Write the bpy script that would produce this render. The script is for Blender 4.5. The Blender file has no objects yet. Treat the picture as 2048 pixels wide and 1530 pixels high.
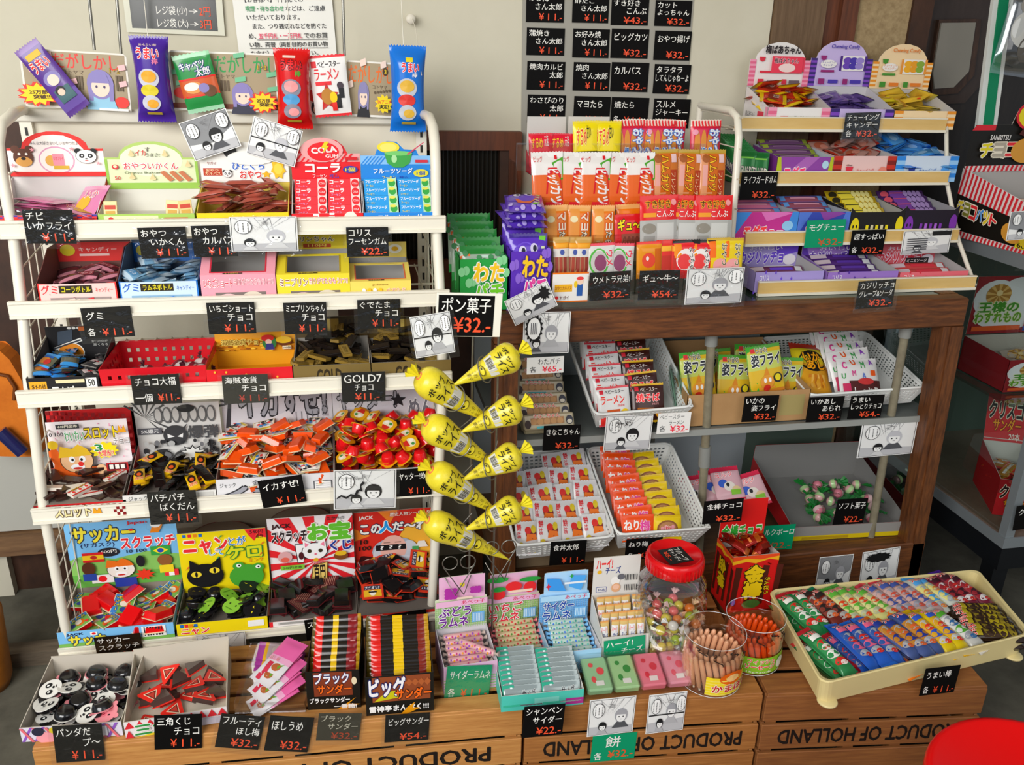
import bpy, math, random
from math import sin, cos, pi, radians, sqrt, atan2, hypot
from mathutils import Vector, Matrix
SC = bpy.context.scene
COL = SC.collection
V = Vector
# ---------------------------------------------------------------- camera
FPX = 1700.0
YAW, PITCH, ROLL = radians(11.3), radians(21.5), radians(1.4)
EYE = V((0.0, 0.0, 1.6))
_f = V((sin(YAW) * cos(PITCH), cos(YAW) * cos(PITCH), -sin(PITCH)))
_r0 = V((cos(YAW), -sin(YAW), 0.0))
_u0 = _r0.cross(_f)
_r = _r0 * cos(ROLL) + _u0 * sin(ROLL)
_u = _u0 * cos(ROLL) - _r0 * sin(ROLL)
cd = bpy.data.cameras.new('camera')
cam = bpy.data.objects.new('camera', cd)
COL.objects.link(cam)
cd.sensor_width = 36.0
cd.sensor_fit = 'HORIZONTAL'
cd.lens = FPX / 2048 * 36
cd.clip_start = 0.05
cam.matrix_world = Matrix(((_r.x, _u.x, -_f.x, EYE.x), (_r.y, _u.y, -_f.y, EYE.y), (_r.z, _u.z, -_f.z, EYE.z), (0, 0, 0, 1)))
SC.camera = cam
# ---------------------------------------------------------------- light
W = bpy.data.worlds.new('daylight')
SC.world = W
W.use_nodes = True
_bg = W.node_tree.nodes['Background']
_bg.inputs[0].default_value = (0.80, 0.90, 1.0, 1)
_bg.inputs[1].default_value = 0.45
def area(name, loc, target, sx, sy, power, col):
 ld = bpy.data.lights.new(name, 'AREA')
 ld.shape = 'RECTANGLE'
 ld.size, ld.size_y, ld.energy, ld.color = sx, sy, power, col
 o = bpy.data.objects.new(name, ld)
 COL.objects.link(o)
 o.location = loc
 o.rotation_euler = (V(target) - V(loc)).to_track_quat('-Z', 'Y').to_euler()
 return o
area('shopfront_daylight', (-1.7, -0.9, 2.3), (-0.1, 2.0, 0.7), 2.4, 1.5, 125, (1.0, 0.985, 0.96))
area('doorway_daylight', (1.6, -1.2, 2.2), (1.0, 2.0, 0.5), 1.6, 1.6, 14, (1.0, 0.97, 0.92))
_sl = bpy.data.lights.new('sun', 'SUN')
_sl.energy, _sl.angle, _sl.color = 4.0, 0.01, (1.0, 0.95, 0.88)
_so = bpy.data.objects.new('sun', _sl)
COL.objects.link(_so)
_so.rotation_euler = V((-0.1, 0.26, -1.0)).to_track_quat('-Z', 'Y').to_euler()
SC.view_settings.view_transform = 'Standard'
SC.view_settings.look = 'None'
SC.view_settings.gamma = 1
SC.view_settings.use_curve_mapping = False
SC.view_settings.exposure = 0.0
# ---------------------------------------------------------------- helpers
def ray(x, y):
 return _f + _r * ((x - 1024) / FPX) - _u * ((y - 765) / FPX)
def at(x, y, Y):
 d = ray(x, y)
 return EYE + d * (Y / d.y)
def atz(x, y, Z):
 d = ray(x, y)
 return EYE + d * ((Z - EYE.z) / d.z)
MATS = {}
def lin(c):
 return c / 12.92 if c <= 0.04045 else ((c + 0.055) / 1.055) ** 2.4
def rgb(h):
 if len(h) == 3:
  h = ''.join(c * 2 for c in h)
 c = [int(h[i:i + 2], 16) / 255 for i in (0, 2, 4)]
 g = .3 * c[0] + .59 * c[1] + .11 * c[2]
 return tuple(lin(min(1, max(0, g + (k - g) * 1.18))) for k in c) + (1,)
def mat(h, rough=0.5, metal=0.0, coat=0.0, spec=0.35):
 if not isinstance(h, str):
  return h
 k = (h, rough, metal, coat, spec)
 if k in MATS:
  return MATS[k]
 m = bpy.data.materials.new('ink_%s' % h)
 m.use_nodes = True
 b = m.node_tree.nodes['Principled BSDF']
 b.inputs['Base Color'].default_value = rgb(h)
 b.inputs['Roughness'].default_value = rough
 b.inputs['Metallic'].default_value = metal
 b.inputs['Specular IOR Level'].default_value = spec
 b.inputs['Coat Weight'].default_value = coat
 b.inputs['Coat Roughness'].default_value = 0.1
 m.diffuse_color = rgb(h)
 MATS[k] = m
 return m
def gloss(h):
 return mat(h, 0.25, 0, 0.4)
def foil(h):
 return mat(h, 0.22, 0.35, 0.5)
def clear(name, tint=(1, 1, 1, 1), mix=0.86, rough=0.08):
 if name in MATS:
  return MATS[name]
 m = bpy.data.materials.new(name)
 m.use_nodes = True
 nt = m.node_tree
 nt.nodes.clear()
 o = nt.nodes.new('ShaderNodeOutputMaterial')
 mx = nt.nodes.new('ShaderNodeMixShader')
 fr = nt.nodes.new('ShaderNodeLayerWeight')
 fr.inputs[0].default_value = 0.2
 mp = nt.nodes.new('ShaderNodeMapRange')
 mp.inputs[1].default_value = 0
 mp.inputs[2].default_value = 1
 mp.inputs[3].default_value = (1 - mix) * .6
 mp.inputs[4].default_value = 0.6
 nt.links.new(fr.outputs['Facing'], mp.inputs[0])
 t = nt.nodes.new('ShaderNodeBsdfTransparent')
 t.inputs[0].default_value = tint
 g = nt.nodes.new('ShaderNodeBsdfGlossy')
 g.inputs['Color'].default_value = (0.95, 0.97, 1, 1)
 g.inputs['Roughness'].default_value = rough
 nt.links.new(mp.outputs[0], mx.inputs[0])
 nt.links.new(t.outputs[0], mx.inputs[1])
 nt.links.new(g.outputs[0], mx.inputs[2])
 nt.links.new(mx.outputs[0], o.inputs[0])
 MATS[name] = m
 return m
CLEAR = clear('clear_film')
SLEEVE = clear('clear_sleeve', (1, 1, 1, 1), 0.90, 0.10)
_nt = SLEEVE.node_tree
_tc, _ns, _bp = _nt.nodes.new('ShaderNodeTexCoord'), _nt.nodes.new('ShaderNodeTexNoise'), _nt.nodes.new('ShaderNodeBump')
_ns.inputs['Scale'].default_value = 38
_ns.inputs['Detail'].default_value = 3
_bp.inputs['Strength'].default_value = 0.5
_bp.inputs['Distance'].default_value = 0.012
_nt.links.new(_tc.outputs['Object'], _ns.inputs[0])
_nt.links.new(_ns.outputs[0], _bp.inputs['Height'])
for _n in _nt.nodes:
 if _n.type == 'BSDF_GLOSSY':
  _nt.links.new(_bp.outputs[0], _n.inputs['Normal'])
CLEARJ = clear('clear_jar', (.96, .96, .94, 1), 0.84, 0.04)
for _n in CLEARJ.node_tree.nodes:
 if _n.type == 'MAP_RANGE':
  _n.inputs[4].default_value = 0.95
GLASSM = clear('pane_glass', (0.80, 0.88, 0.84, 1), 0.88, 0.02)
def noisy(name, c1, c2, scale, stretch=(1, 1, 1), rough=0.6, detail=6, bump=0.0, c3=None, coat=0.0):
 if name in MATS:
  return MATS[name]
 m = bpy.data.materials.new(name)
 m.use_nodes = True
 nt = m.node_tree
 b = nt.nodes['Principled BSDF']
 tc = nt.nodes.new('ShaderNodeTexCoord')
 mp = nt.nodes.new('ShaderNodeMapping')
 mp.inputs['Scale'].default_value = stretch
 n = nt.nodes.new('ShaderNodeTexNoise')
 n.inputs['Scale'].default_value = scale
 n.inputs['Detail'].default_value = detail
 n.inputs['Roughness'].default_value = 0.65
 r = nt.nodes.new('ShaderNodeValToRGB')
 r.color_ramp.elements[0].position = 0.3
 r.color_ramp.elements[0].color = rgb(c1)
 r.color_ramp.elements[1].position = 0.7
 r.color_ramp.elements[1].color = rgb(c2)
 if c3:
  e = r.color_ramp.elements.new(0.5)
  e.color = rgb(c3)
 nt.links.new(tc.outputs['Object'], mp.inputs[0])
 nt.links.new(mp.outputs[0], n.inputs[0])
 nt.links.new(n.outputs[0], r.inputs[0])
 nt.links.new(r.outputs[0], b.inputs['Base Color'])
 b.inputs['Roughness'].default_value = rough
 b.inputs['Coat Weight'].default_value = coat
 if bump:
  bp = nt.nodes.new('ShaderNodeBump')
  bp.inputs['Strength'].default_value = bump
  bp.inputs['Distance'].default_value = 0.004
  nt.links.new(n.outputs[0], bp.inputs['Height'])
  nt.links.new(bp.outputs[0], b.inputs['Normal'])
 MATS[name] = m
 return m
class MB:
 def __init__(s):
  s.v, s.f, s.mi, s.sm, s.mats = [], [], [], [], []
 def m(s, mt):
  mt = mat(mt)
  if mt not in s.mats:
   s.mats.append(mt)
  return s.mats.index(mt)
 def add(s, verts, faces, mt, smooth=False):
  b = len(s.v)
  s.v += [tuple(p) for p in verts]
  i = s.m(mt)
  for f in faces:
   s.f.append([b + k for k in f])
   s.mi.append(i)
   s.sm.append(smooth)
 def box(s, x0, x1, y0, y1, z0, z1, mt, M=None, inn=None, inside='', bev=0.0):
  if bev:
   return s.bevbox(x0, x1, y0, y1, z0, z1, mt, M, bev)
  p = [V((x, y, z)) for z in (z0, z1) for y in (y0, y1) for x in (x0, x1)]
  if M is not None:
   p = [M @ q for q in p]
  fs = {'b': (0, 2, 3, 1), 't': (4, 5, 7, 6), 'f': (0, 1, 5, 4), 'k': (2, 6, 7, 3), 'l': (0, 4, 6, 2), 'r': (1, 3, 7, 5)}
  b = len(s.v)
  s.v += [tuple(q) for q in p]
  for k, f in fs.items():
   s.f.append([b + i for i in f])
   s.mi.append(s.m(inn if (inn is not None and k in inside) else mt))
   s.sm.append(False)
 def bevbox(s, x0, x1, y0, y1, z0, z1, mt, M=None, c=0.003):
  X, Y, Z = (x0, x1), (y0, y1), (z0, z1)
  vs, idx = [], {}
  for i in (0, 1):
   for j in (0, 1):
    for k in (0, 1):
     sx, sy, sz = (1 - 2 * i) * c, (1 - 2 * j) * c, (1 - 2 * k) * c
     for a, d in enumerate(((0, sy, sz), (sx, 0, sz), (sx, sy, 0))):
      idx[i, j, k, a] = len(vs)
      q = V((X[i] + d[0], Y[j] + d[1], Z[k] + d[2]))
      vs.append(M @ q if M is not None else q)
  fs = []
  for i in (0, 1):
   q = [idx[i, 0, 0, 0], idx[i, 1, 0, 0], idx[i, 1, 1, 0], idx[i, 0, 1, 0]]
   fs.append(q if i else q[::-1])
   q = [idx[0, i, 0, 1], idx[0, i, 1, 1], idx[1, i, 1, 1], idx[1, i, 0, 1]]
   fs.append(q if i else q[::-1])
   q = [idx[0, 0, i, 2], idx[1, 0, i, 2], idx[1, 1, i, 2], idx[0, 1, i, 2]]
   fs.append(q if i else q[::-1])
  for a in (0, 1):
   for b in (0, 1):
    fs.append([idx[a, b, 0, 0], idx[a, b, 0, 1], idx[a, b, 1, 1], idx[a, b, 1, 0]])
    fs.append([idx[a, 0, b, 0], idx[a, 0, b, 2], idx[a, 1, b, 2], idx[a, 1, b, 0]])
    fs.append([idx[0, a, b, 1], idx[0, a, b, 2], idx[1, a, b, 2], idx[1, a, b, 1]])
  for i in (0, 1):
   for j in (0, 1):
    for k in (0, 1):
     fs.append([idx[i, j, k, 0], idx[i, j, k, 1], idx[i, j, k, 2]])
  s.add(vs, fs, mt)
 def prism(s, poly, y0, y1, mt, M=None, back=None, edge=None):
  """poly: (x, z) outline, counter-clockwise seen from -y; thickness y0..y1"""
  n = len(poly)
  a = [V((p[0], y0, p[1])) for p in poly]
  b = [V((p[0], y1, p[1])) for p in poly]
  if M is not None:
   a = [M @ q for q in a]
   b = [M @ q for q in b]
  s.add(a, [list(range(n))], mt)
  s.add(b, [list(range(n))[::-1]], back or mt)
  s.add(a + b, [[i, n + i, n + (i + 1) % n, (i + 1) % n] for i in range(n)], edge or back or mt)
 def tube(s, pts, r, mt, n=8, closed=False):
  pts = [V(p) for p in pts]
  k = len(pts)
  rings, prev = [], None
  for i, p in enumerate(pts):
   if closed:
    d = pts[(i + 1) % k] - pts[i - 1]
   else:
    d = pts[min(i + 1, k - 1)] - pts[max(i - 1, 0)]
   d = d.normalized() if d.length > 1e-9 else V((0, 0, 1))
   if prev is None:
    prev = V((0, 0, 1)) if abs(d.z) < 0.9 else V((1, 0, 0))
   x = (prev - d * prev.dot(d)).normalized()
   prev = x
   y = d.cross(x)
   rr = r[i] if isinstance(r, (list, tuple)) else r
   rings.append([p + (x * cos(2 * pi * j / n) + y * sin(2 * pi * j / n)) * rr for j in range(n)])
  vs = [q for g in rings for q in g]
  fs = []
  for i in range(k if closed else k - 1):
   for j in range(n):
    a, b2 = i * n, ((i + 1) % k) * n
    fs.append([a + j, a + (j + 1) % n, b2 + (j + 1) % n, b2 + j])
  s.add(vs, fs, mt, True)
  if not closed:
   s.add(rings[0], [list(range(n))[::-1]], mt)
   s.add(rings[-1], [list(range(n))], mt)
 def lathe(s, prof, mt, n=24, M=None, smooth=True, caps=True):
  vs = []
  for r, z in prof:
   for j in range(n):
    q = V((r * cos(2 * pi * j / n), r * sin(2 * pi * j / n), z))
    vs.append(M @ q if M is not None else q)
  fs = []
  for i in range(len(prof) - 1):
   for j in range(n):
    fs.append([i * n + j, i * n + (j + 1) % n, (i + 1) * n + (j + 1) % n, (i + 1) * n + j])
  s.add(vs, fs, mt, smooth)
  if caps:
   b = len(s.v) - len(vs)
   i = s.m(mt)
   for g in ([b + j for j in range(n)][::-1], [b + (len(prof) - 1) * n + j for j in range(n)]):
    s.f.append(g)
    s.mi.append(i)
    s.sm.append(False)
 def build(s, name, parent=None, M=None):
  me = bpy.data.meshes.new(name)
  me.from_pydata(s.v, [], s.f)
  for k in s.mats:
   me.materials.append(k)
  me.polygons.foreach_set('material_index', s.mi)
  me.polygons.foreach_set('use_smooth', s.sm)
  me.update()
  o = bpy.data.objects.new(name, me)
  COL.objects.link(o)
  if parent is not None:
   o.parent = parent
  if M is not None:
   o.matrix_basis = M
  return o
def tag(o, label, cat, group=None):
 o['label'] = label
 o['category'] = cat
 if group:
  o['group'] = group
 return o
def thing(name, label, cat, group=None, M=None):
 o = bpy.data.objects.new(name, None)
 o.empty_display_size = 0.02
 COL.objects.link(o)
 if M is not None:
  o.matrix_basis = M
 return tag(o, label, cat, group)
def struct(o):
 o['kind'] = 'structure'
 return o
def dup(root):
 r = root.copy()
 COL.objects.link(r)
 for ch in list(root.children):
  c = ch.copy()
  COL.objects.link(c)
  c.parent = r
  for g in list(ch.children):
   d = g.copy()
   COL.objects.link(d)
   d.parent = c
 return r
USED = set()
def place(proto, M, label=None, group=None):
 o = proto if proto.name not in USED else dup(proto)
 USED.add(proto.name)
 USED.add(o.name)
 o.matrix_basis = M
 if label:
  o['label'] = label
 if group:
  o['group'] = group
 return o
T3 = Matrix.Translation
def RX(d): return Matrix.Rotation(radians(d), 4, 'X')
def RY(d): return Matrix.Rotation(radians(d), 4, 'Y')
def RZ(d): return Matrix.Rotation(radians(d), 4, 'Z')
ORD = ['first', 'second', 'third', 'fourth', 'fifth', 'sixth', 'seventh', 'eighth', 'ninth', 'tenth', 'eleventh', 'twelfth', 'thirteenth', 'fourteenth', 'fifteenth', 'sixteenth', 'seventeenth', 'eighteenth', 'nineteenth', 'twentieth']
# ---------------------------------------------------------------- printed art
GL = {}
def glyphs(text):
 if text not in GL:
  cu = bpy.data.curves.new('lettering', 'FONT')
  cu.body = text
  cu.resolution_u = 2
  o = bpy.data.objects.new('lettering', cu)
  me = o.to_mesh()
  vs, fs = [tuple(v.co) for v in me.vertices], [tuple(p.vertices) for p in me.polygons]
  o.to_mesh_clear()
  bpy.data.objects.remove(o)
  bpy.data.curves.remove(cu)
  x0, x1 = min(v[0] for v in vs), max(v[0] for v in vs)
  y0, y1 = min(v[1] for v in vs), max(v[1] for v in vs)
  w, h = max(x1 - x0, 1e-4), max(y1 - y0, 1e-4)
  GL[text] = ([((v[0] - x0) / w, (v[1] - y0) / h) for v in vs], fs, w, h)
 return GL[text]
def shifts(s):
 if s < .004:
  return [(0, 0)]
 if s < .025:
  return [(-s, -s * .5), (s, s * .5)]
 n = 4 if s < .05 else 7
 return [(s * cos(2 * pi * k / n + .4), s * sin(2 * pi * k / n + .4)) for k in range(n)]
def R_(x0, y0, x1, y1, c): return ('R', x0, y0, x1, y1, c)
def E_(cx, cy, rx, ry, c): return ('E', cx, cy, rx, ry, c)
def P_(pts, c): return ('P', pts, c)
def S_(cx, cy, rx, ry, n, c, q=0.62): return ('S', cx, cy, rx, ry, n, c, q)
def T_(t, x0, y0, x1, y1, c, o=None, b=0.0, rot=0): return ('T', t, x0, y0, x1, y1, c, o, b, rot)
def art(mb, ops, fm, seg=1, eps=0.00022, start=1.0):
 lay = start
 for op in ops:
  k = op[0]
  lay += 1
  if k == 'R':
   _, x0, y0, x1, y1, c = op
   n = seg
   vs = [fm(x0 + (x1 - x0) * i / n, y0 + (y1 - y0) * j / n, lay * eps) for j in range(n + 1) for i in range(n + 1)]
   mb.add(vs, [[j * (n + 1) + i, j * (n + 1) + i + 1, (j + 1) * (n + 1) + i + 1, (j + 1) * (n + 1) + i] for j in range(n) for i in range(n)], c)
  elif k in 'ES':
   cx, cy, rx, ry = op[1:5]
   if k == 'E':
    c = op[5]
    ring = [(cx + rx * cos(2 * pi * i / 18), cy + ry * sin(2 * pi * i / 18)) for i in range(18)]
   else:
    n, c, q = op[5:8]
    ring = [(cx + rx * (1 if i % 2 == 0 else q) * cos(pi * i / n + pi / 2), cy + ry * (1 if i % 2 == 0 else q) * sin(pi * i / n + pi / 2)) for i in range(2 * n)]
   m = len(ring)
   vs = [fm(cx, cy, lay * eps)] + [fm(a, b, lay * eps) for a, b in ring]
   mb.add(vs, [[0, 1 + i, 1 + (i + 1) % m] for i in range(m)], c)
  elif k == 'P':
   _, pts, c = op
   mb.add([fm(a, b, lay * eps) for a, b in pts], [list(range(len(pts)))], c)
  elif k == 'T':
   _, t, x0, y0, x1, y1, c, o, b, rot = op
   for colr, bold in ((o, 0.055 + b * .8), (c, b * .8)):
    if colr is None:
     continue
    gv, gf, gw, gh = glyphs(t)
    vs, fs = [], []
    for j, (sx, sy) in enumerate(shifts(bold)):
     fs += [[len(vs) + q for q in f] for f in gf]
     vs += [(p[0] + sx / gw, p[1] + sy / gh, (lay + .13 * j) * eps) for p in gv]
    if rot == 90:
     q = [fm(x0 + (x1 - x0) * p[1], y1 + (y0 - y1) * p[0], p[2]) for p in vs]
    elif rot:
     a = radians(rot)
     mx, my = (x0 + x1) / 2, (y0 + y1) / 2
     q = []
     for p in vs:
      dx, dy = (p[0] - .5) * (x1 - x0), (p[1] - .5) * (y1 - y0)
      q.append(fm(mx + dx * cos(a) - dy * sin(a), my + dx * sin(a) + dy * cos(a), p[2]))
    else:
     q = [fm(x0 + (x1 - x0) * p[0], y0 + (y1 - y0) * p[1], p[2]) for p in vs]
    mb.add(q, fs, colr)
    lay += 1
def flat(W_, H_, x0=0.0, z0=0.0, y0=0.0):
 return lambda u, v, e: V((x0 + u * W_, y0 - e, z0 + v * H_))
def prints(parent, ops, fm, seg=1, name='print', eps=0.00022):
 if not ops:
  return None
 mb = MB()
 art(mb, ops, fm, seg, eps)
 return mb.build(name, parent)
def onM(M, fm):
 return lambda u, v, e: M @ fm(u, v, e)
# ================================================================ the room
def atx(x, y, X):
 d = ray(x, y)
 return EYE + d * (X / d.x)
PLASTER = noisy('plaster', 'cdc8b6', 'd6d1c0', 3.0, (1, 1, 1), 0.8)
DARKWOOD = noisy('dark_wood', '2c1c14', '4a3022', 14, (1, 8, 0.6), 0.6)
REDWOOD = noisy('red_wood', '4e2c1c', '6d3f28', 16, (6, 6, 0.5), 0.55)
OLIVEWOOD = noisy('olive_wood', '5a4632', '76604a', 14, (6, 6, 0.5), 0.6)
CHIP = noisy('chipboard', '8a7658', 'b09c7a', 60, (1, 1, 1), 0.8, 8, 0.0)
CONC = noisy('concrete', '47453d', '6a675c', 7, (1, 1, 1), 0.9, 8)
CASEWOOD = noisy('case_wood', '3f2414', '7a4c2a', 18, (0.7, 6, 6), 0.5, 8, 0.0, '5f3a20')
CASEPOST = noisy('case_post_wood', '3f2414', '7a4c2a', 18, (6, 6, 0.7), 0.5, 8, 0.0, '5f3a20')
CRATEWOOD = noisy('crate_wood', 'a5713c', 'c99a5e', 15, (0.6, 6, 9), 0.65, 8, 0.0, 'b98650')
CRATESHADE = noisy('shaded_crate_wood', '74492a', '98683c', 15, (0.6, 6, 9), 0.65, 8, 0.0, '865832')  # browner copy of the crate wood, with the dimmer right side's shade in its colour
CRATEHALFSHADE = noisy('half_shaded_crate_wood', '8a5a30', 'b07c48', 15, (0.6, 6, 9), 0.65, 8, 0.0, '9c6a3a')  # step between the two crate woods, part of the shade put into the colour
WHITEMETAL = mat('ebe6d8', 0.35, 0, 0.2)
WIRE = mat('dcd6c6', 0.35, 0.1)
STEEL = mat('8d8b84', 0.3, 0.8)
mb = MB(); mb.box(-6, 6, -8, 4.5, -0.05, 0, CONC); struct(mb.build('floor'))
mb = MB(); mb.box(-6, 6, 0.2, 4.5, 2.7, 2.75, PLASTER); struct(mb.build('ceiling'))
XW = at(1540, 60, 2.45).x
mb = MB()
mb.box(-2.2, XW, 2.45, 2.55, 1.40, 2.7, PLASTER)
mb.box(-0.74, XW, 2.45, 2.55, 0, 1.40, PLASTER)
struct(mb.build('wall_back'))
mb = MB()
mb.box(-2.2, -0.74, 2.46, 2.55, 0, 1.40, DARKWOOD)
struct(mb.build('wall_left'))
mb = MB()
z0, z1 = at(30, 1112, 2.4).z, at(30, 1072, 2.4).z
mb.box(-2.2, -0.745, 2.40, 2.46, z0, z1, noisy('plank', '5b4330', '86694c', 10, (0.6, 5, 5), 0.7)); struct(mb.build('trim_1'))
mb = MB(); mb.box(-2.2, -0.76, 2.08, 2.13, 0.0, max(.03, at(60, 1305, 2.08).z), noisy('old_sill', '4a4136', '75695a', 10, (0.6, 5, 5), 0.8)); struct(mb.build('trim_2'))
mb = MB(); mb.box(-2.2, -0.745, 2.42, 2.46, at(20, 1062, 2.42).z, at(20, 908, 2.42).z, mat('b9b8b0', 0.6)); struct(mb.build('trim_3'))
mb = MB(); mb.box(-2.2, at(33, 1190, 2.44).x, 2.43, 2.46, at(20, 1262, 2.44).z, z0, mat('c9c4b4', 0.6)); struct(mb.build('trim_4'))
# right of the plaster: post, boards, door
def board(n, xa, xb, Y, m, z0=0, z1=2.7, th=0.06):
 mb = MB()
 mb.box(at(xa, 130, Y).x, at(xb, 130, Y).x, Y, Y + th, z0, z1, m)
 return struct(mb.build(n))
board('trim_5', 1536, 1637, 2.44, OLIVEWOOD)
board('trim_6', 1634, 1668, 2.46, REDWOOD)
board('trim_7', 1668, 1700, 2.44, REDWOOD)
board('wall_right', 1690, 1812, 2.46, CHIP)
board('trim_8', 1806, 1846, 2.45, DARKWOOD)
BLK = noisy('black_lacquer', '1c1512', '2e2620', 10, (4, 4, 0.5), 0.35)
o = board('door_1', 1836, 2300, 2.55, BLK)
mb = MB()
pts_out = [(1838, -60), (1984, -60), (1975, 120), (1938, 185), (1850, 215), (1835, 190)]
oc = [at(x, y, 2.545) for x, y in ((1868, 40), (1952, 38), (1938, 150), (1905, 186), (1855, 190), (1850, 150))]
gc = [at(x, y, 2.53) for x, y in ((1876, 46), (1944, 45), (1930, 143), (1900, 174), (1862, 177), (1859, 146))]
mb.prism([(p.x, p.z) for p in oc][::-1], 2.52, 2.55, noisy('door_moulding', '241710', '4a3324', 12, (4, 4, 1), 0.4))
oc2 = [at(x, y, 2.545) for x, y in ((1842, -30), (1996, -30), (1968, 158), (1925, 206), (1840, 210), (1830, 150))]
mb.prism([(p.x, p.z) for p in oc2][::-1], 2.535, 2.55, noisy('door_panel', '30241e', '3c302a', 8, (4, 4, 1), 0.35))
mb.build('door_panel', o)
mb = MB()
mb.prism([(p.x, p.z) for p in gc][::-1], 2.512, 2.519, mat('8f8a80', 0.12, 0.2)); mb.build('door_pane', o)
mb = MB()
a, b = at(1986, 10, 2.3), at(2024, 10, 2.3); c, d = at(1962, 198, 2.3), at(2002, 198, 2.3)
def strip(u0, u1, m, y):
 lo, hi = c.lerp(d, u0), c.lerp(d, u1); lo2, hi2 = a.lerp(b, u0), a.lerp(b, u1)
 ex = lo2 - lo
 mb.prism([(lo.x - ex.x * 1.2, lo.z - ex.z * 1.2), (hi.x - ex.x * 1.2, hi.z - ex.z * 1.2), (hi2.x + ex.x * 1.4, hi2.z + ex.z * 1.4), (lo2.x + ex.x * 1.4, lo2.z + ex.z * 1.4)], y, y + 0.012, m)
strip(0, 1, mat('d9dcd8', 0.6), 2.3)
tag(mb.build('banner'), 'tall white banner with a broad green stripe hanging beside the black door', 'banner')
o = bpy.data.objects['banner']
mb = MB(); strip(0.26, 0.74, mat('0b7a56', 0.6), 2.296); mb.build('stripe', o)
# reeded window in the wall
xa, xb = at(880, 300, 2.42).x, at(1042, 300, 2.42).x
zt = at(960, 263, 2.42).z
o = MB()
o.box(xa - .3, xb, 2.41, 2.45, zt - 0.05, zt, REDWOOD); o.box(xb - 0.035, xb, 2.41, 2.45, 0.6, zt - .05, REDWOOD)
o.box(xb - 0.06, xb - .035, 2.42, 2.45, 0.6, zt - .05, DARKWOOD)
o.box(xa - .3, xb, 2.41, 2.45, zt - 0.44, zt - 0.36, REDWOOD)
o.box(xa - .3, xb, 2.41, 2.45, 0.55, zt - .44, DARKWOOD)
win = struct(o.build('window_1'))
mb = MB(); n = 36
x0, x1 = xa - .28, xb - 0.062
mb.add([V((x0 + (x1 - x0) * i / (n * 2), 2.44 - (0.006 if i % 2 else 0), z)) for z in (zt - .36, zt - .05) for i in range(n * 2 + 1)],
  [[i, i + 1, n * 2 + 2 + i, n * 2 + 1 + i] for i in range(n * 2)], mat('26231f', 0.18))
mb.build('window_pane', win)
# ================================================================ the left rack
RT = [(1.219, 1.855, -.685), (1.063, 1.815, -.682), (.887, 1.769, -.683), (.618, 1.759, -.697), (.243, 1.790, -.714)]
RW = 0.9
LIP = 0.036
LIPS = [0.036, 0.036, 0.036, 0.036, 0.02]
rack = thing('display_rack', 'white metal rack of five wire shelves full of sweets boxes', 'rack', None, None)
def wire_shelf(z, yf, yb, x0, w, n):
 mb = MB()
 for i in range(n + 1):
  x = x0 + 0.012 + (w - 0.024) * i / n
  mb.tube([(x, yf + 0.006, z), (x, yb, z)], 0.0018, WIRE, 5)
 for y in (yf + 0.02, (yf + yb) / 2, yb):
  mb.tube([(x0 + 0.005, y, z - 0.004), (x0 + w - 0.005, y, z - 0.004)], 0.003, WIRE, 6)
 return mb
YB = 2.19
for i, (z, yf, x0) in enumerate(RT):
 s = wire_shelf(z + 0.004, yf, YB, x0, RW, 24).build('shelf', rack)
 mb = MB()
 mb.bevbox(x0, x0 + RW, yf, yf + 0.008, z, z + LIPS[i], WHITEMETAL, None, 0.002)
 mb.box(x0 + .002, x0 + RW - .002, yf - 0.0045, yf, z, z + 0.006, WHITEMETAL)
 mb.box(x0 + .002, x0 + RW - .002, yf - 0.004, yf, z + LIPS[i] - .005, z + LIPS[i], WHITEMETAL)
 mb.build('price_rail', s)
for side in (0, 1):
 dx = 0.02 if side == 0 else RW - 0.02
 bx = -0.705 if side == 0 else 0.192
 path = [(bx, YB, 1.445), (RT[0][2] + dx, 2.0, 1.45), (RT[0][2] + dx, 1.92, 1.435), (RT[0][2] + dx, 1.885, 1.40), (RT[0][2] + dx, 1.873, 1.35)]
 path += [(x0 + dx, yf + 0.018, z + 0.01) for z, yf, x0 in RT] + [(RT[4][2] + dx, RT[4][1] + .02, 0.0)]
 mb = MB(); mb.tube(path, 0.0115, WHITEMETAL, 8); mb.build('side_frame', rack)
 mb = MB(); mb.box(bx - 0.013, bx + 0.013, YB - 0.01, YB + 0.01, 0, 1.445, WHITEMETAL)
 for k in range(34):
  mb.box(bx - 0.003, bx + 0.003, YB - 0.0106, YB - 0.0095, 0.2 + k * .036, 0.218 + k * .036, mat('2a2825'))
 mb.build('post', rack)
 mb = MB()
 def fx(z):
  P = path[4:]
  for (a, b) in zip(P, P[1:]):
   if b[2] <= z <= a[2]:
    t = (a[2] - z) / max(a[2] - b[2], 1e-6)
    return a[0] + (b[0] - a[0]) * t, a[1] + (b[1] - a[1]) * t
  return P[0][0], P[0][1]
 z = 0.22
 while z < 1.34:
  x, y = fx(z)
  mb.tube([(x, y, z), (bx, YB, z)], 0.0018, WIRE, 5)
  z += 0.062
 for t in (0.2, 0.4, 0.6, 0.8):
  pts = []
  for z in (0.2, 0.6, 0.9, 1.34):
   x, y = fx(z)
   pts.append((x + (bx - x) * t, y + (YB - y) * t, z))
  mb.tube(pts, 0.0018, WIRE, 5)
 mb.build('wire_panel', rack)
mb = MB(); mb.box(-0.70, 0.19, YB + .004, YB + 0.01, 1.225, 1.42, mat('e2dccb', 0.5)); mb.build('back_panel', rack)
mb = MB(); mb.bevbox(-0.735, 0.20, YB - 0.015, YB + 0.012, 1.418, 1.448, mat('d9d5c9', 0.35), None, .003); mb.build('top_rail', rack)
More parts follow.
